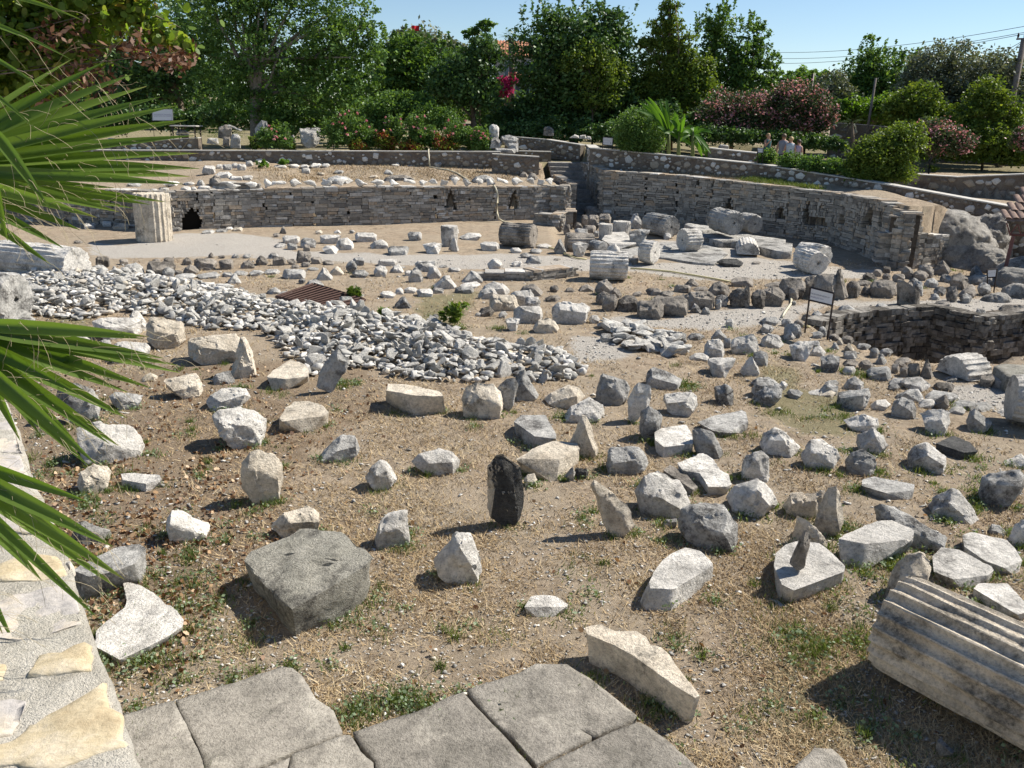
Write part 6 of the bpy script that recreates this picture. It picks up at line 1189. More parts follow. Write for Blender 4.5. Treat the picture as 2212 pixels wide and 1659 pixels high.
# ---------------------------------------------------------------- house
M['plaster'] = plain('pale_plaster', (.50, .46, .42), .9, .1, 0, .15, 3); M['tile'] = plain('clay_tile', (.36, .17, .10), .85, .15, 0, .4, 6); M['glass'] = plain('window_glass', (.10, .13, .17), .1, .5)
def house(label, x0, x1, y, ztop, rise, depth, cz=1.9):
    root = empty('house', ((x0+x1)/2, y, cz), label, 'house'); bm = bmesh.new(); box(bm, ((x0+x1)/2, y+depth/2, (cz+ztop)/2), (x1-x0, depth, ztop-cz)); link('wall', bm_mesh('wall', bm, M['plaster']), root)
    V, F = [], []; n = int((x1-x0+.6)/.2)
    for i in range(n*4+1):
        x = x0-.3+(x1-x0+.6)*i/(n*4); dz = .045*math.sin(i*math.pi/2)
        V += [(x, y-.35, ztop-.04+dz), (x, y+depth/2, ztop+rise+dz), (x, y+depth+.35, ztop-.04+dz)]
    for i in range(n*4): q = i*3; F += [(q, q+3, q+4, q+1), (q+1, q+4, q+5, q+2)]
    rf = link('roof', mesh('roof', V, F, M['tile'], True), root)
    for k in range(2):
        wx = x0+(x1-x0)*(.3+.4*k); bm = bmesh.new(); box(bm, (wx, y-.02, ztop-.9), (.62, .08, 1.0)); wd = link('window', bm_mesh('window', bm, M['panel']), root); bm = bmesh.new()
        for sx in (-.15, .15): box(bm, (wx+sx, y-.065, ztop-.9), (.24, .02, .86))
        link('pane', bm_mesh('pane', bm, M['glass']), wd)
h0 = Y(1068, 125, 60); h1 = Y(1136, 125, 60); house('pale two storey house with clay tile roof glimpsed between the trees', h0.x, h1.x+1.2, 60, Y(1090, 118, 60).z, 1.1, 5)
h0 = Y(1108, 170, 55); h1 = Y(1160, 170, 55); house('low annex with orange tiled roof in front of the two storey house', h0.x, h1.x, 55, Y(1120, 167, 55).z, .35, 2.2)
# ---------------------------------------------------------------- tiled shelter at the right
M['redpost'] = plain('red_brown_steel', (.17, .075, .065), .6, .3, 0, .2); M['tile2'] = plain('faded_clay_tile', (.30, .215, .175), .9, .1, 0, .5, 9)
yb = 21.6; pb = Y(*T('42', 2020, 880), yb); pb.z = hz(pb.x, pb.y); ptp = Y(*T('42', 2128, 425), yb); root = empty('tiled_shelter', pb, 'tile roofed shelter on red-brown steel posts, mostly beyond the right edge', 'shelter')
bar(root, pb, ptp, .055, M['redpost'], 'post'); bar(root, pb+Vector((4, 0, 0)), ptp+Vector((4, 0, 0)), .055, M['redpost'], 'post')
tl_ = Y(*T('42', 2070, 300), yb-.1)
bar(root, Y(*T('42', 2098, 412), yb), Y(*T('42', 2098, 412), yb)+Vector((4.2, 0, 0)), .03, M['redpost'], 'beam')
for (a, b) in (((2075, 318), (2102, 408)), ((2105, 408), (2160, 330)), ((2165, 330), (2190, 420)), ((2195, 420), (2260, 330))): bar(root, Y(*T('42', *a), yb), Y(*T('42', *b), yb), .018, M['redpost'], 'truss')
ev = Y(*T('42', 2055, 300), yb-.3); rw = 3.6; sl = Vector((.0, 1.0, .72)).normalized(); V, F = [], []; rows = 7; ncol = 20
for r_ in range(rows):
    for c_ in range(ncol):
        x0 = ev.x+.27*r_+c_*.2; o_ = Vector((x0, ev.y, ev.z))+sl*(r_*.3)+Vector((0, 0, .0)); q = len(V)
        for k in range(7):
            th = math.pi*k/6; V.append(tuple(o_+Vector((.1-.1*math.cos(th), 0, .055*math.sin(th)+.03)))); V.append(tuple(o_+sl*.36+Vector((.1-.085*math.cos(th), 0, .05*math.sin(th)))))
        for k in range(6): F.append((q+2*k, q+2*k+2, q+2*k+3, q+2*k+1))
bb = len(V); V += [tuple(ev+Vector((0, 0, -.01))), tuple(ev+Vector((4.2, 0, -.01))), tuple(ev+Vector((4.2+2, 0, 0))+sl*2.3), tuple(ev+Vector((1.95, 0, 0))+sl*2.3)]; F.append((bb, bb+1, bb+2, bb+3))
link('roof', mesh('roof', V, F, M['tile2'], True), root)
# ---------------------------------------------------------------- hoses
M['hose'] = plain('cream_hose', (.55, .50, .36), .5, .4); M['hose2'] = plain('yellow_hose', (.60, .52, .26), .5, .4)
def hose(pts, label, mat='hose', r=.022):
    vv, ff = tube(pts, [r]*len(pts), 8); o = link('hose', mesh('hose', vv, ff, M[mat], True)); tag(o, label, 'hose')
def ghose(tile, s, lift=.03): return [GT(*T(tile, *p))+Vector((0, 0, lift)) for p in P2(s)]
w4 = Y(*T('21', 1386, 1188), 36.95)
hose([w4+Vector((0, .1, .06)), w4+Vector((0, -.06, .0)), Y(*T('21', 1390, 1240), 36.7), Y(*T('21', 1393, 1290), 36.5)]+ghose('21', '1400,1320 1460,1333 1540,1345 1610,1370 1660,1400 1705,1432'), 'cream hose coming over the terrace wall and across the grassy ledge', r=.03)
yy_ = 31.55
hose([Y(*T('21', 1895, 1455), yy_+.6)]+[Y(*T('21', 1915, 1480), yy_+.1), Y(*T('21', 1930, 1530), yy_), Y(*T('21', 1932, 1600), yy_), Y(*T('22', 1925, 160), yy_), Y(*T('22', 1928, 240), yy_), Y(*T('22', 1940, 285), yy_-.1)]+ghose('22', '1970,312 2010,322 2050,330'), 'cream hose hanging down the face of the left wall', r=.03)
hose(ghose('32', '235,500 300,505 380,530 470,570 560,605 640,612'), 'pale yellow hose on the ground beside the small gravel-side drum', 'hose2')
hose(ghose('32', '985,685 1100,690 1300,710 1500,742 1650,768 1790,795'), 'pale yellow hose stretched across the gravel behind the stone ring', 'hose2')
hose(ghose('42', '365,910 378,935 375,965 350,1000 325,1035 305,1072'), 'short white hose curving over the gravel path to the sign', 'hose', .025)
hose(ghose('42', '462,1140 510,1148 560,1155 590,1160'), 'short piece of yellow hose behind the sign posts', 'hose2')
# ---------------------------------------------------------------- iron grate
gp = [GT(*T('22', *p)) for p in ((185, 902), (480, 800), (885, 925), (545, 1000))]; zc = max(p.z for p in gp)+.07; gp = [G(*T('22', *p), zc) for p in ((185, 902), (480, 800), (885, 925), (545, 1000))]; c0 = sum(gp, Vector())/4
root = empty('iron_grate', c0, 'rusty iron floor grate with loose stones on it', 'grate')
bm = bmesh.new(); fr_v, fr_f = [], []
for i in range(4): tube([gp[i], gp[(i+1) % 4]], [.035, .035], 4, True, fr_v, fr_f)
link('frame', mesh('frame', fr_v, fr_f, M['rust']), root); bv_, bf_ = [], []
for i in range(1, 26): tube([gp[0].lerp(gp[1], i/26), gp[3].lerp(gp[2], i/26)], [.013, .013], 4, True, bv_, bf_)
for i in range(1, 12): tube([gp[0].lerp(gp[3], i/12)+Vector((0, 0, .012)), gp[1].lerp(gp[2], i/12)+Vector((0, 0, .012))], [.02, .02], 4, True, bv_, bf_)
link('bars', mesh('bars', bv_, bf_, M['rust']), root)
pv = [tuple(p+Vector((0, 0, -.05))) for p in gp]; link('dark_low_sheet', mesh('dark_low_sheet', pv, [(0, 1, 2, 3)], M['void']), root)  # flat near-black sheet just below the bars
# ---------------------------------------------------------------- marbles standing on the left terrace
def ST(tile, mat, th, pts, label, z, y_=None, name='marble_block'): stoneS(name, tile, M[mat], th, P2(pts), label, 'stone', z=z)
tz = lambda u, y_: None
def terr(tile, mat, th, pts, label, y_, name='marble_block'):
    P = [T(tile, *p) for p in P2(pts)]; low = max(P, key=lambda p: p[1]); z_ = Y(low[0], low[1], y_).z; stoneS(name, tile, M[mat], th, P2(pts), label, 'stone', z=z_)
terr('11', 'MG', .5, '2000,1150 2010,1010 2060,945 2105,950 2115,1040 2105,1180', 'upright pale marble slab at the foot of the broad tree', 38.6, 'standing_slab')
terr('21', 'MW', .6, '370,1010 450,1005 535,1010 535,1120 500,1160 410,1162 378,1130', 'large squared white marble block standing on the terrace', 38.6)
terr('21', 'MW', .7, '295,1170 300,1070 320,1058 330,1075 328,1168', 'narrow white upright stone left of the large squared block', 38.8, 'standing_stone')
terr('11', 'DK', .7, '1718,1085 1722,1000 1780,978 1830,1000 1828,1090', 'dark squat architectural block in tree shade at the left', 40)
terr('11', 'MG', .25, '1790,985 1810,980 1912,1025 1905,1035', 'pale slab tilted across the dark squat block', 39.8, 'marble_slab')
terr('11', 'MG', .6, '1625,1130 1635,1090 1720,1085 1725,1140', 'low grey block left of the dark squat block', 39.2)
terr('11', 'DK', .6, '1755,1150 1760,1080 1815,1075 1815,1150', 'small black box-like block between two grey ones', 38.9)
terr('11', 'MG', .6, '1815,1165 1820,1060 1870,1050 1900,1070 1895,1165', 'grey squared block beside the small black one', 38.7)
terr('11', 'MG', .6, '1385,1065 1400,1030 1450,1025 1495,1045 1490,1068', 'pale stone lying under the iron table', 40.5)
terr('21', 'MW', .6, '1860,1085 1862,1000 1885,975 1925,980 1943,1010 1940,1085', 'rounded white stele standing at the end of the terrace', 38.2, 'standing_stone')
terr('21', 'MG', .7, '1860,1165 1880,1085 1925,1070 1970,1125 1950,1165', 'grey lump of stone before the rounded white stele', 37.9)
terr('21', 'MG', .6, '1955,1120 1960,1075 2020,1060 2095,1090 2095,1135 2020,1170', 'fluted grey fragment right of the rounded stele', 38.0)
terr('21', 'MG', .6, '2010,1190 2015,1125 2095,1125 2095,1195', 'square grey plinth below the fluted fragment', 37.6)
terr('21', 'MG', .6, '1910,1200 1912,1165 2080,1165 2078,1205', 'flat grey doorstep-like slab at the terrace end', 37.4, 'slab')
terr('31', 'DK', .6, '295,1068 305,1000 350,990 385,1020 385,1070', 'dark arched stone above the stepped wall', 42.6, 'standing_stone')
terr('31', 'MW', .6, '505,1085 545,1058 580,1070 580,1088', 'white lump on the stepped wall, leftmost of three', 41.0)
terr('31', 'MW', .6, '575,1090 590,1065 635,1062 640,1092', 'white lump on the stepped wall, middle of three', 40.9)
terr('31', 'MW', .6, '635,1092 645,1070 675,1075 680,1098', 'white lump on the stepped wall, rightmost of three', 40.8)
terr('31', 'MW', .6, '880,1145 885,1125 910,1125 908,1148', 'small white stone on the grass by the clipped bush', 36.4)
terr('31', 'MG', .6, '1670,1170 1690,1135 1760,1145 1765,1172', 'grey hump of stone behind the short raised wall', 35)
for i, pts in enumerate(('700,1130 760,1110 790,1125 780,1140', '800,1110 860,1085 960,1100 940,1125', '1000,1105 1100,1100 1110,1125 1010,1130', '400,1165 520,1150 530,1165', '560,1160 640,1140 660,1160')):
    terr('11', 'MG', .6, pts, f'{ORD[i]} flat pale stone from the left behind the upper palm blades' if i < 3 else f'{ORD[i-3]} of two thin stones at the far left behind the palm', 40, 'flat_slab')
# iron table
tc_ = Y(*T('11', 1470, 1080), 40); tc_.z = hz(tc_.x, tc_.y); root = empty('iron_table', tc_, 'dark iron table frame with light top under the trees', 'table'); tz_ = Y(*T('11', 1460, 992), 40).z
xa, xb = Y(*T('11', 1365, 992), 40).x, Y(*T('11', 1570, 992), 40).x; bm = bmesh.new(); box(bm, ((xa+xb)/2, 40, tz_), (xb-xa, .9, .05)); bmesh.ops.bevel(bm, geom=bm.edges[:], offset=.01, segments=2, affect='EDGES'); link('table_top', bm_mesh('table_top', bm, M['MW']), root)
for x_ in (xa+.1, xb-.1):
    for y_ in (39.65, 40.35): bar(root, Vector((x_, y_, tc_.z)), Vector((x_, y_, tz_-.02)), .035, M['iron'], 'leg')
# ---------------------------------------------------------------- people on the path
def skinmat(n_, c): return plain(n_, c, .6, .3)
M['skin'] = skinmat('skin', (.42, .25, .18)); 
def person(gp_, h, label, top_c, low_c, hair_c, dress=False, face=0.0, arm=0, bag=None):
    root = empty('person', gp_, label, 'person'); s = h/1.7; cf, sf = math.cos(face), math.sin(face)
    W_ = lambda x, y, z: Vector((gp_.x+(x*cf-y*sf)*s, gp_.y+(x*sf+y*cf)*s, gp_.z+z*s))
    vs = []; es = []; rr = []
    def ch(prev, pts):
        for (x, y, z, r) in pts:
            vs.append(W_(x, y, z)); rr.append(r*s)
            if prev is not None: es.append((prev, len(vs)-1))
            prev = len(vs)-1
        return prev
    pel = ch(None, [(0, 0, .95, .125)]); che = ch(pel, [(0, .01, 1.1, .115), (0, .01, 1.28, .13), (0, 0, 1.4, .10)]); ch(che, [(0, -.01, 1.47, .055), (0, -.02, 1.53, .075), (0, -.02, 1.6, .088), (0, -.01, 1.67, .06)])
    for sd in (-1, 1):
        ch(pel, [(.09*sd, 0, .86, .09), (.1*sd, -.01+.05*sd, .5, .06), (.1*sd, .02+.08*sd, .1, .042), (.1*sd, -.09+.08*sd, .04, .035)])
        if arm and sd == -1: ch(che, [(.17*sd, 0, 1.38, .055), (.25*sd, -.08, 1.15, .042), (.2*sd, -.28, 1.38, .032), (.19*sd, -.31, 1.46, .036)])
        else: ch(che, [(.17*sd, 0, 1.38, .055), (.24*sd, .02, 1.12, .042), (.25*sd, -.06, .88, .032), (.25*sd, -.09, .79, .036)])
    me = bpy.data.meshes.new('body'); me.from_pydata([tuple(v_) for v_ in vs], es, []); me.materials.append(M['skin']); ob = bpy.data.objects.new('body', me); COL.objects.link(ob)
    md = ob.modifiers.new('s', 'SKIN'); 
    for i, r in enumerate(rr): me.skin_vertices[0].data[i].radius = (r, r)
    me.skin_vertices[0].data[0].use_root = True
    sb = ob.modifiers.new('u', 'SUBSURF'); sb.levels = 2; sb.render_levels = 2; dg = bpy.context.evaluated_depsgraph_get(); dg.update(); m2 = bpy.data.meshes.new_from_object(ob.evaluated_get(dg)); bpy.data.objects.remove(ob); m2.name = 'body'; m2.materials.clear(); m2.materials.append(M['skin'])
    # nose bridge shaped on the same surface
    for vt in m2.vertices:
        q = vt.co-W_(0, -.11, 1.585); 
        if q.length < .035*s: vt.co += (W_(0, -.14, 1.58)-W_(0, -.11, 1.585))*(1-q.length/(.035*s))
    m2.polygons.foreach_set('use_smooth', np.ones(len(m2.polygons), dtype=bool)); body = link('body', m2, root)
    def ring(zr, nm, mt, n=18):
        V, F = [], []
        for (z, rx, ry, oy) in zr:
            for k in range(n): th = 6.2832*k/n; V.append(tuple(W_(math.cos(th)*rx*(1+.04*math.sin(5*th+z*9)), math.sin(th)*ry+oy, z)))
        for i in range(len(zr)-1):
            for k in range(n): F.append((i*n+k, i*n+(k+1) % n, (i+1)*n+(k+1) % n, (i+1)*n+k))
        link(nm, mesh(nm, V, F, mt, True), root)
    tm = plain('cloth', top_c, .85, .1, 0, .3, 20); lm = plain('cloth', low_c, .85, .1, 0, .3, 20); hm = plain('hair', hair_c, .6, .3)
    ring([(1.44, .09, .09, 0), (1.4, .19, .12, 0), (1.28, .185, .15, .01), (1.1, .16, .14, .01), (.93, .185, .155, 0), (.9, .18, .15, 0)], 'shirt' if not dress else 'dress_top', tm)
    if dress: ring([(.95, .18, .15, 0), (.75, .22, .19, 0), (.5, .27, .24, .02), (.45, .265, .235, .02)], 'skirt', lm)
    else:
        ring([(.98, .17, .145, 0), (.86, .18, .15, 0), (.8, .17, .14, 0), (.62, .16, .13, 0)], 'shorts', lm)
    V, F = [], []
    n = 14
    for i in range(7):
        ph = math.pi*.62*i/6
        for k in range(n): th = 6.2832*k/n; fr = max(0, -math.sin(th)); r = .103*math.sin(ph+.03); V.append(tuple(W_(math.cos(th)*r, math.sin(th)*r*1.08+.01+fr*.02, 1.60+.115*math.cos(ph)+fr*.05*(i/6))))
    for i in range(6):
        for k in range(n): F.append((i*n+k, i*n+(k+1) % n, (i+1)*n+(k+1) % n, (i+1)*n+k))
    link('hair', mesh('hair', V, F, hm, True), root)
def ppl(tu, tv, y): p = Y(*T('41', tu, tv), y); return p
for (tu, tv, yy_, h, lb, tc2, lc, hc, dr, fa, ar) in ((200, 1052, 37.5, 1.66, 'person in a teal sleeveless dress raising one hand, leftmost of the four', (.05, .13, .14), (.04, .10, .11), (.30, .2, .1), True, .6, 1), (325, 1055, 37.2, 1.78, 'person in a grey patterned shirt seen from behind among the roses', (.26, .28, .32), (.05, .06, .09), (.12, .08, .05), False, 2.6, 0),
                                             (380, 1078, 36.8, 1.66, 'person with sunlit fair hair and light blue sleeveless top', (.42, .5, .55), (.03, .05, .05), (.45, .32, .16), False, 2.9, 0), (443, 1100, 36.8, 1.58, 'person in a white and violet sundress with pink shoulder bag, rightmost of the four', (.45, .38, .48), (.5, .46, .55), (.06, .04, .03), True, 2.2, 0)):
    p = ppl(tu, tv, yy_); person(Vector((p.x, p.y, p.z-h*1.0)), h, lb, tc2, lc, hc, dr, fa, ar)
# carved strokes on the inscribed block
cb_ = CARVED; co_top = [G(*T('33', x, y), max(vt.co.z for vt in cb_.data.vertices)+cb_.location.z-.03) for x, y in ((1752, 462), (1895, 428), (1880, 372), (1752, 408))]
V, F = [], []; R = random.Random(3)
for i in range(19):
    s_ = (i+.5)/19; a = co_top[0].lerp(co_top[1], s_); b = co_top[3].lerp(co_top[2], s_); a2 = a.lerp(b, R.uniform(.0, .15)); b2 = a.lerp(b, R.uniform(.6, 1)); tube([a2+Vector((0, 0, .012)), b2+Vector((0, 0, .012))], [.006, .006], 5, True, V, F)
tube([co_top[0]+Vector((0, 0, .012)), co_top[1]+Vector((0, 0, .012))], [.008, .008], 5, True, V, F)
link('carving', mesh('carving', V, F, M['MG'], True), None).parent = cb_; o = bpy.data.objects['carving']; o.matrix_parent_inverse = Matrix.Translation(-cb_.location)
# ---------------------------------------------------------------- rubble heap
VAR = [unit_rock(700+i, [.8, .6, .9, .5][i % 4], 11, None) for i in range(14)]
varm = []; vraw = []
for i, bm in enumerate(VAR):
    bmesh.ops.bevel(bm, geom=bm.edges[:], offset=.025, segments=1, affect='EDGES'); bmesh.ops.triangulate(bm, faces=bm.faces[:]); me = bm_mesh('rubble_chunk', bm, M['RB'], False); varm.append(me)
    vraw.append((np.array([v_.co[:] for v_ in me.vertices]), np.array([p.vertices[:] for p in me.polygons])))
def scatter(poly, dens, rs):
    x0, x1 = min(p[0] for p in poly), max(p[0] for p in poly); y0, y1 = min(p[1] for p in poly), max(p[1] for p in poly); n = int((x1-x0)*(y1-y0)*dens); X = rs.uniform(x0, x1, n); Yy = rs.uniform(y0, y1, n); k = inpoly(X, Yy, poly); return X[k], Yy[k]
def rotm(rs, n, tilt=.7):
    a = rs.uniform(0, 6.283, n); b = rs.normal(0, tilt, n); c = rs.normal(0, tilt, n); ca, sa, cb, sb, cc, sc = np.cos(a), np.sin(a), np.cos(b), np.sin(b), np.cos(c), np.sin(c); Z = np.zeros(n); O = np.ones(n)
    A = np.stack([ca, -sa, Z, sa, ca, Z, Z, Z, O], -1).reshape(n, 3, 3); B = np.stack([O, Z, Z, Z, cb, -sb, Z, sb, cb], -1).reshape(n, 3, 3); C = np.stack([cc, Z, sc, Z, O, Z, -sc, Z, cc], -1).reshape(n, 3, 3); return A@B@C
def bulk(name, X, Yy, Zz, S_, mat, rs, label, cat, tilt=.7, attr=None, kind='stuff', raw=None):
    raw = raw or vraw; n = len(X); Rm = rotm(rs, n, tilt); var = rs.randint(0, len(raw), n); VS, FS, AT = [], [], []; base = 0; rv = rs.rand(n)
    for k, (rvv, rff) in enumerate(raw):
        id_ = np.where(var == k)[0]
        if not len(id_): continue
        P = np.einsum('nij,mj->nmi', Rm[id_], rvv)*S_[id_][:, None, :]+np.stack([X[id_], Yy[id_], Zz[id_]], -1)[:, None, :]; m = len(rvv); VS.append(P.reshape(-1, 3)); FS.append((rff[None]+(np.arange(len(id_))*m)[:, None, None]+base).reshape(-1, rff.shape[1])); base += len(id_)*m; AT.append(np.repeat(rv[id_], m))
    o = link(name, mesh(name, np.concatenate(VS), np.concatenate(FS), mat, False, {'rnd': np.concatenate(AT)})); tag(o, label, cat, kind=kind); return o
rs = np.random.RandomState(21); X, Yy = scatter(rubw, 150, rs); n = len(X); sz = rs.uniform(.07, .2, n)*(1+.5*(rs.rand(n) < .08)); d_ = pdist(X, Yy, rubw+[rubw[0]]); Zz = hzv(X, Yy)+sz*.25+rs.rand(n)*.16*np.clip(d_/.8, .1, 1)
app = sz/np.hypot(X, Yy)*(1+Zz); order = np.argsort(-app); ind = order[:235]; rest = order[235:]
print('rubble', n)
sc3 = np.stack([sz*rs.uniform(.9, 1.5, n), sz*rs.uniform(.8, 1.2, n), sz*rs.uniform(.55, .95, n)], -1)
for i in ind:
    o = bpy.data.objects.new('rubble_chunk', varm[rs.randint(14)]); COL.objects.link(o); o.location = (X[i], Yy[i], Zz[i]+.03); o.scale = sc3[i]*1.1; o.rotation_euler = (rs.normal(0, .6), rs.normal(0, .6), rs.uniform(0, 6.28)); tag(o, 'larger angular chunk of pale limestone in the long rubble heap', 'stone', 'larger chunks in the long rubble heap')
t = NT('rubble_mix', .92, .12); v = t.coord(); c = t.ramp(t.attr('rnd'), [(0, (.22, .213, .195)), (.25, (.38, .368, .34)), (.6, (.56, .54, .5)), (.87, (.74, .71, .66)), (1, (.5, .43, .33))]); c = t.mix(.6, c, t.ramp(t.noise(v, 14, 6, .75), [(.3, .45), (.62, 1.05)]), 'MULTIPLY'); t.col(c); t.bump(t.noise(v, 30, 5, .8), .5, .02); M['rmix'] = t.m
bulk('rubble_heap', X[rest], Yy[rest], Zz[rest], sc3[rest], M['rmix'], rs, 'long spread heap of broken pale limestone rubble', 'rubble', .8)
X, Yy = scatter(flkw, 40, rs); X = X[:70]; Yy = Yy[:70]
for x_, y_ in zip(X, Yy):
    o = bpy.data.objects.new('marble_flake', varm[rs.randint(14)]); COL.objects.link(o); s_ = rs.uniform(.18, .42); o.location = (x_, y_, hz(x_, y_)+.05+rs.rand()*.1); o.scale = (s_*1.2, s_*.9, s_*.62); o.rotation_euler = (rs.normal(0, .25), rs.normal(0, .25), rs.uniform(0, 6.28)); tag(o, 'flat broken marble piece in the patch right of the rubble heap', 'stone', 'flat marble pieces right of the rubble heap')
# ---------------------------------------------------------------- ground cover near the camera
M['peb'] = M['rmix']
t = NT('straw', .9, .1); t.col(t.ramp(t.attr('rnd'), [(0, (.22, .145, .08)), (.5, (.41, .305, .175)), (1, (.62, .51, .33))])); M['straw'] = t.m
def sample_view(n, rs, y1=30, pw=1.0, v0=560):
    u_ = rs.uniform(-60, 2270, n); vv = v0+(1700-v0)*rs.rand(n)**pw; a = (u_-1106)/FPX; b = -(vv-829.5)/FPX; d = np.array(_f)[None]+a[:, None]*np.array(_r)[None]+b[:, None]*np.array(_u)[None]; t_ = -CH/d[:, 2]; return d[:, 0]*t_, d[:, 1]*t_, u_, vv
TW = inpoly
def okpos(X, Yy):
    h_ = hzv(X, Yy); return (h_ > -.25) & (h_ < .5) & ~inpoly(X, Yy, [(p.x, p.y) for p in outl]) & (Yy > 2)
def tmpl(k):
    bm = unit_rock(900+k, .7, 7, None); bmesh.ops.triangulate(bm, faces=bm.faces[:]); a = (np.array([v_.co[:] for v_ in bm.verts]), np.array([[v_.index for v_ in f.verts] for f in bm.faces])); 
    bm.verts.index_update(); a = (np.array([v_.co[:] for v_ in bm.verts]), np.array([[v_.index for v_ in f.verts] for f in bm.faces])); bm.free(); return a
praw = [tmpl(k) for k in range(6)]
rs = np.random.RandomState(31); X, Yy, u_, vv = sample_view(110000, rs, pw=.9); gm = att('grav', X, Yy); cl_ = vnoise(X, Yy, .8, 12); keep = okpos(X, Yy) & (rs.rand(len(X)) < (.13+.75*gm+.4*np.clip(cl_-.45, 0, 1))); X, Yy = X[keep], Yy[keep]; n = len(X); dd = np.hypot(X, Yy); s_ = np.clip(rs.lognormal(-4.15, .5, n), .008, .06)*(.75+dd/16)
bulk('gravel', X, Yy, hzv(X, Yy)+s_*.15, np.stack([s_*1.2, s_, s_*.7], -1), M['rmix'], rs, 'loose grey gravel and small chips over the dry ground', 'gravel', .4, raw=praw)
X, Yy, u_, vv = sample_view(4200, rs, pw=.6, v0=490); keep = okpos(X, Yy) & ~inpoly(X, Yy, rubw) & (Yy < 31) & (rs.rand(len(X)) < .25+.9*(vnoise(X, Yy, .6, 71) > .5)); X, Yy = X[keep], Yy[keep]; n = len(X); s_ = rs.lognormal(-3.1, .45, n).clip(.02, .12)*np.clip(np.hypot(X, Yy)/12, .45, 1)
bulk('scattered_chips', X, Yy, hzv(X, Yy)+s_*.15, np.stack([s_*1.3, s_, s_*.7], -1), M['rmix'], rs, 'small stone chips strewn over the field', 'stone chips', .4, raw=praw)
def blades(name, X, Yy, h_, w_, mat, rs, label, cat, lean=.6):
    n = len(X); z = hzv(X, Yy); a = rs.uniform(0, 6.283, n); L = rs.normal(0, lean, (n, 2))*h_[:, None]; b0 = np.stack([X-np.cos(a)*w_, Yy-np.sin(a)*w_, z-.004], -1); b1 = np.stack([X+np.cos(a)*w_, Yy+np.sin(a)*w_, z-.004], -1); tp = np.stack([X+L[:, 0], Yy+L[:, 1], z+h_], -1)
    V = np.stack([b0, b1, tp], 1).reshape(-1, 3); F = np.arange(n*3).reshape(n, 3); cvn = np.repeat(np.clip(rs.rand(n)*.7+.3*vnoise(X, Yy, 1.5, 33), 0, 1), 3); o = link(name, mesh(name, V, F, mat, False, {'rnd': cvn})); tag(o, label, cat, kind='stuff')
X, Yy, u_, vv = sample_view(420000, rs, pw=.85); gm = att('grav', X, Yy); lm_ = att('litter_shade', X, Yy); cl_ = vnoise(X, Yy, 1.1, 15)*.6+vnoise(X, Yy, 4, 16)*.4
keep = okpos(X, Yy) & ~inpoly(X, Yy, rubw) & (gm < .5) & (rs.rand(len(X)) < np.clip((cl_-.28)*1.9, .06, 1)*(1-.5*lm_)); X, Yy = X[keep], Yy[keep]; dd = np.hypot(X, Yy); n = len(X)
blades('dry_grass', X, Yy, rs.uniform(.010, .042, n)*(.8+dd/22), np.full(n, .0026)*(1+dd/7), M['straw'], rs, 'short dry straw coloured grass over the whole field', 'dry grass', 1.3)
# green weeds in clumps
X, Yy, u_, vv = sample_view(1500, rs, pw=.9); gn = att('grn_shade', X, Yy); lm_ = att('litter_shade', X, Yy); gm = att('grav', X, Yy); keep = okpos(X, Yy) & ~inpoly(X, Yy, rubw) & (gm < .4) & (rs.rand(len(X)) < .13+.5*gn+.28*lm_+.35*(vnoise(X, Yy, .7, 44) > .62)); CX, CY = X[keep], Yy[keep]
bpy.context.view_layer.update()
for ob in list(bpy.data.objects):
    if ob.type == 'MESH' and ob.get('category') == 'stone' and 3 < ob.location.y < 10.5 and not ob.name.startswith(('rubble', 'marble_flake')):
        dm = ob.dimensions; kk = 2+int(dm.x*3)
        for _ in range(kk):
            th = rs.uniform(-3.3, .15); CX = np.append(CX, ob.location.x+math.cos(th)*dm.x*.5); CY = np.append(CY, ob.location.y+math.sin(th)*dm.y*.5)
ex = [(T('44', 950, 90), 9), (T('44', 1150, 20), 12), (T('43', 740, 1300), 10), (T('24', 1250, 1180), 14), (T('24', 800, 1300), 10), (T('34', 1150, 1130), 8), (T('44', 980, 650), 10), (T('44', 400, 650), 16), (T('14', 1100, 830), 10), (T('34', 1500, 700), 6), (T('23', 1150, 1330), 8), (T('23', 740, 180), 10), (T('33', 1450, 150), 12), (T('42', 900, 1500), 6)]
for (q, k) in ex:
    g = G(*q); CX = np.append(CX, g.x+rs.normal(0, .12, k)); CY = np.append(CY, g.y+rs.normal(0, .1, k))
k = 46; X = np.repeat(CX, k); Yy = np.repeat(CY, k); sp = np.repeat(rs.uniform(.02, .09, len(CX)), k); X = X+rs.normal(0, 1, len(X))*sp; Yy = Yy+rs.normal(0, 1, len(X))*sp; hh = np.repeat(rs.uniform(.03, .10, len(CX)), k)*rs.uniform(.4, 1.1, len(X)); dd = np.hypot(X, Yy)
M['weed'] = leaf_mat('weed_green', [(0, (.05, .085, .02)), (.6, (.11, .16, .04)), (1, (.22, .24, .09))], .3)
blades('green_weeds', X, Yy, hh, np.full(len(X), .0035)*(1+dd/16), M['weed'], rs, 'small green weeds and grass tufts among the stones', 'weeds', .45)
M['weed2'] = leaf_mat('grey_green_weed', [(0, (.11, .16, .085)), (1, (.26, .33, .2))], .25)
k2 = 26; sel = rs.rand(len(CX)) < .45; X = np.repeat(CX[sel], k2); Yy = np.repeat(CY[sel], k2); X = X+rs.normal(0, .07, len(X)); Yy = Yy+rs.normal(0, .06, len(X)); V, F = leaves(np.stack([X, Yy, hzv(X, Yy)+rs.uniform(.01, .07, len(X))], -1), .022, seed=8, elong=1.4); V = V.reshape(-1, 3)
o = link('creeping_weeds', mesh('creeping_weeds', V, F, M['weed2'], False, {'rnd': rs.rand(len(V))})); tag(o, 'low leafy grey-green weeds creeping over the ground', 'weeds', kind='stuff')
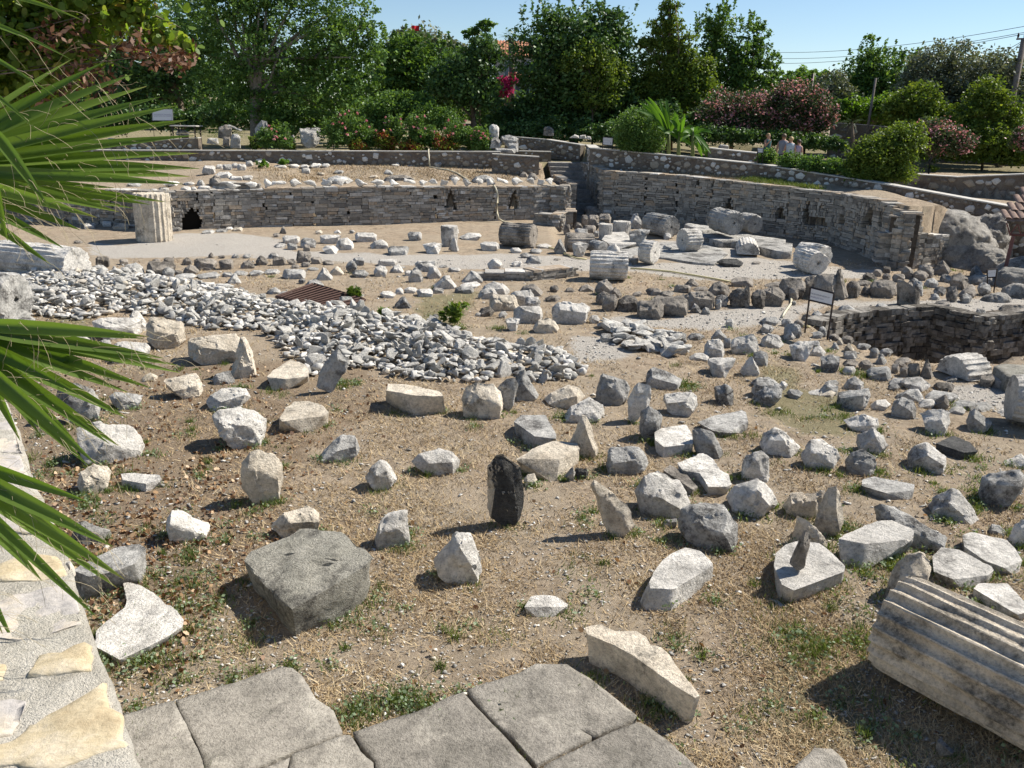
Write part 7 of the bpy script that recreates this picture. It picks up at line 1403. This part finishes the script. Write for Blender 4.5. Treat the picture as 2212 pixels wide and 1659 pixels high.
# fallen leaves: broad, dry, curled; dense by the wall, sparse elsewhere
X, Yy, u_, vv = sample_view(90000, rs, pw=.75); lm_ = att('litter_shade', X, Yy); cl_ = vnoise(X, Yy, 1.6, 61); keep = okpos(X, Yy) & (vv > 760) & (rs.rand(len(X)) < .004+.62*lm_*np.clip((cl_-.2)*1.6, 0.05, 1)*np.clip(1.15-u_/1000, .07, 1)); X, Yy = X[keep], Yy[keep]
V, F = leaves(np.stack([X, Yy, hzv(X, Yy)+rs.uniform(.006, .03, len(X))], -1), .036, seed=18, elong=1.25, shape='hex'); n = len(X)
M['dead'] = leaf_mat('fallen_leaf', [(0, (.07, .035, .018)), (.45, (.19, .10, .05)), (.8, (.40, .26, .14)), (1, (.58, .44, .30))], .15, (1.3, 1, .6))
o = link('fallen_leaves', mesh('fallen_leaves', V, F, M['dead'], False, {'rnd': np.repeat(rs.rand(n), 6)})); tag(o, 'dry brown fallen leaves scattered over the left foreground', 'leaves', kind='stuff')
# grass on the ledges and terraces
def ledge(poly, n, h_, mat, name, label):
    X_, Y_ = [], []
    u_ = rs.uniform(min(p[0] for p in poly), max(p[0] for p in poly), n*4); v_ = rs.uniform(min(p[1] for p in poly), max(p[1] for p in poly), n*4); k = inpoly(u_, v_, poly); u_, v_ = u_[k][:n], v_[k][:n]
    for a, b in zip(u_[:260], v_[:260]): g = GT(a, b); X_.append(g.x); Y_.append(g.y)
    X_ = np.repeat(X_, max(1, n//260)); Y_ = np.repeat(Y_, max(1, n//260)); X_ = X_+rs.normal(0, .22, len(X_)); Y_ = Y_+rs.normal(0, .3, len(X_)); hh_ = hzv(X_, Y_); kk = hh_ > 1.0; X_, Y_ = X_[kk], Y_[kk]
    blades(name, X_, Y_, rs.uniform(.3, 1, len(X_))*h_, np.full(len(X_), .012), mat, rs, label, 'grass', .5)
ledge(D('31', '800,1330 1330,1370 2212,1440 2212,1490 1700,1400 900,1365')+D('41', '560,1530 0,1430 -100,1390'), 9000, .12, M['straw'], 'ledge_grass', 'dry grass along the top of the right wall')
ledge(D('41', '0,1400 300,1440 560,1500 540,1530 0,1440'), 5000, .2, M['weed'], 'ledge_grass', 'green grass strip above the right wall')
ledge(D('21', '0,1300 700,1300 1500,1290 2010,1300 2100,1440 1700,1420 900,1430 0,1430'), 9000, .1, M['straw'], 'ledge_grass', 'dry grass on the left ledge below the roses')
ledge(D('11', '1560,1000 1720,1000 1920,1020 1920,1100 1580,1080'), 3000, .12, M['weed'], 'lawn_grass', 'sunlit lawn grass behind the standing marbles')
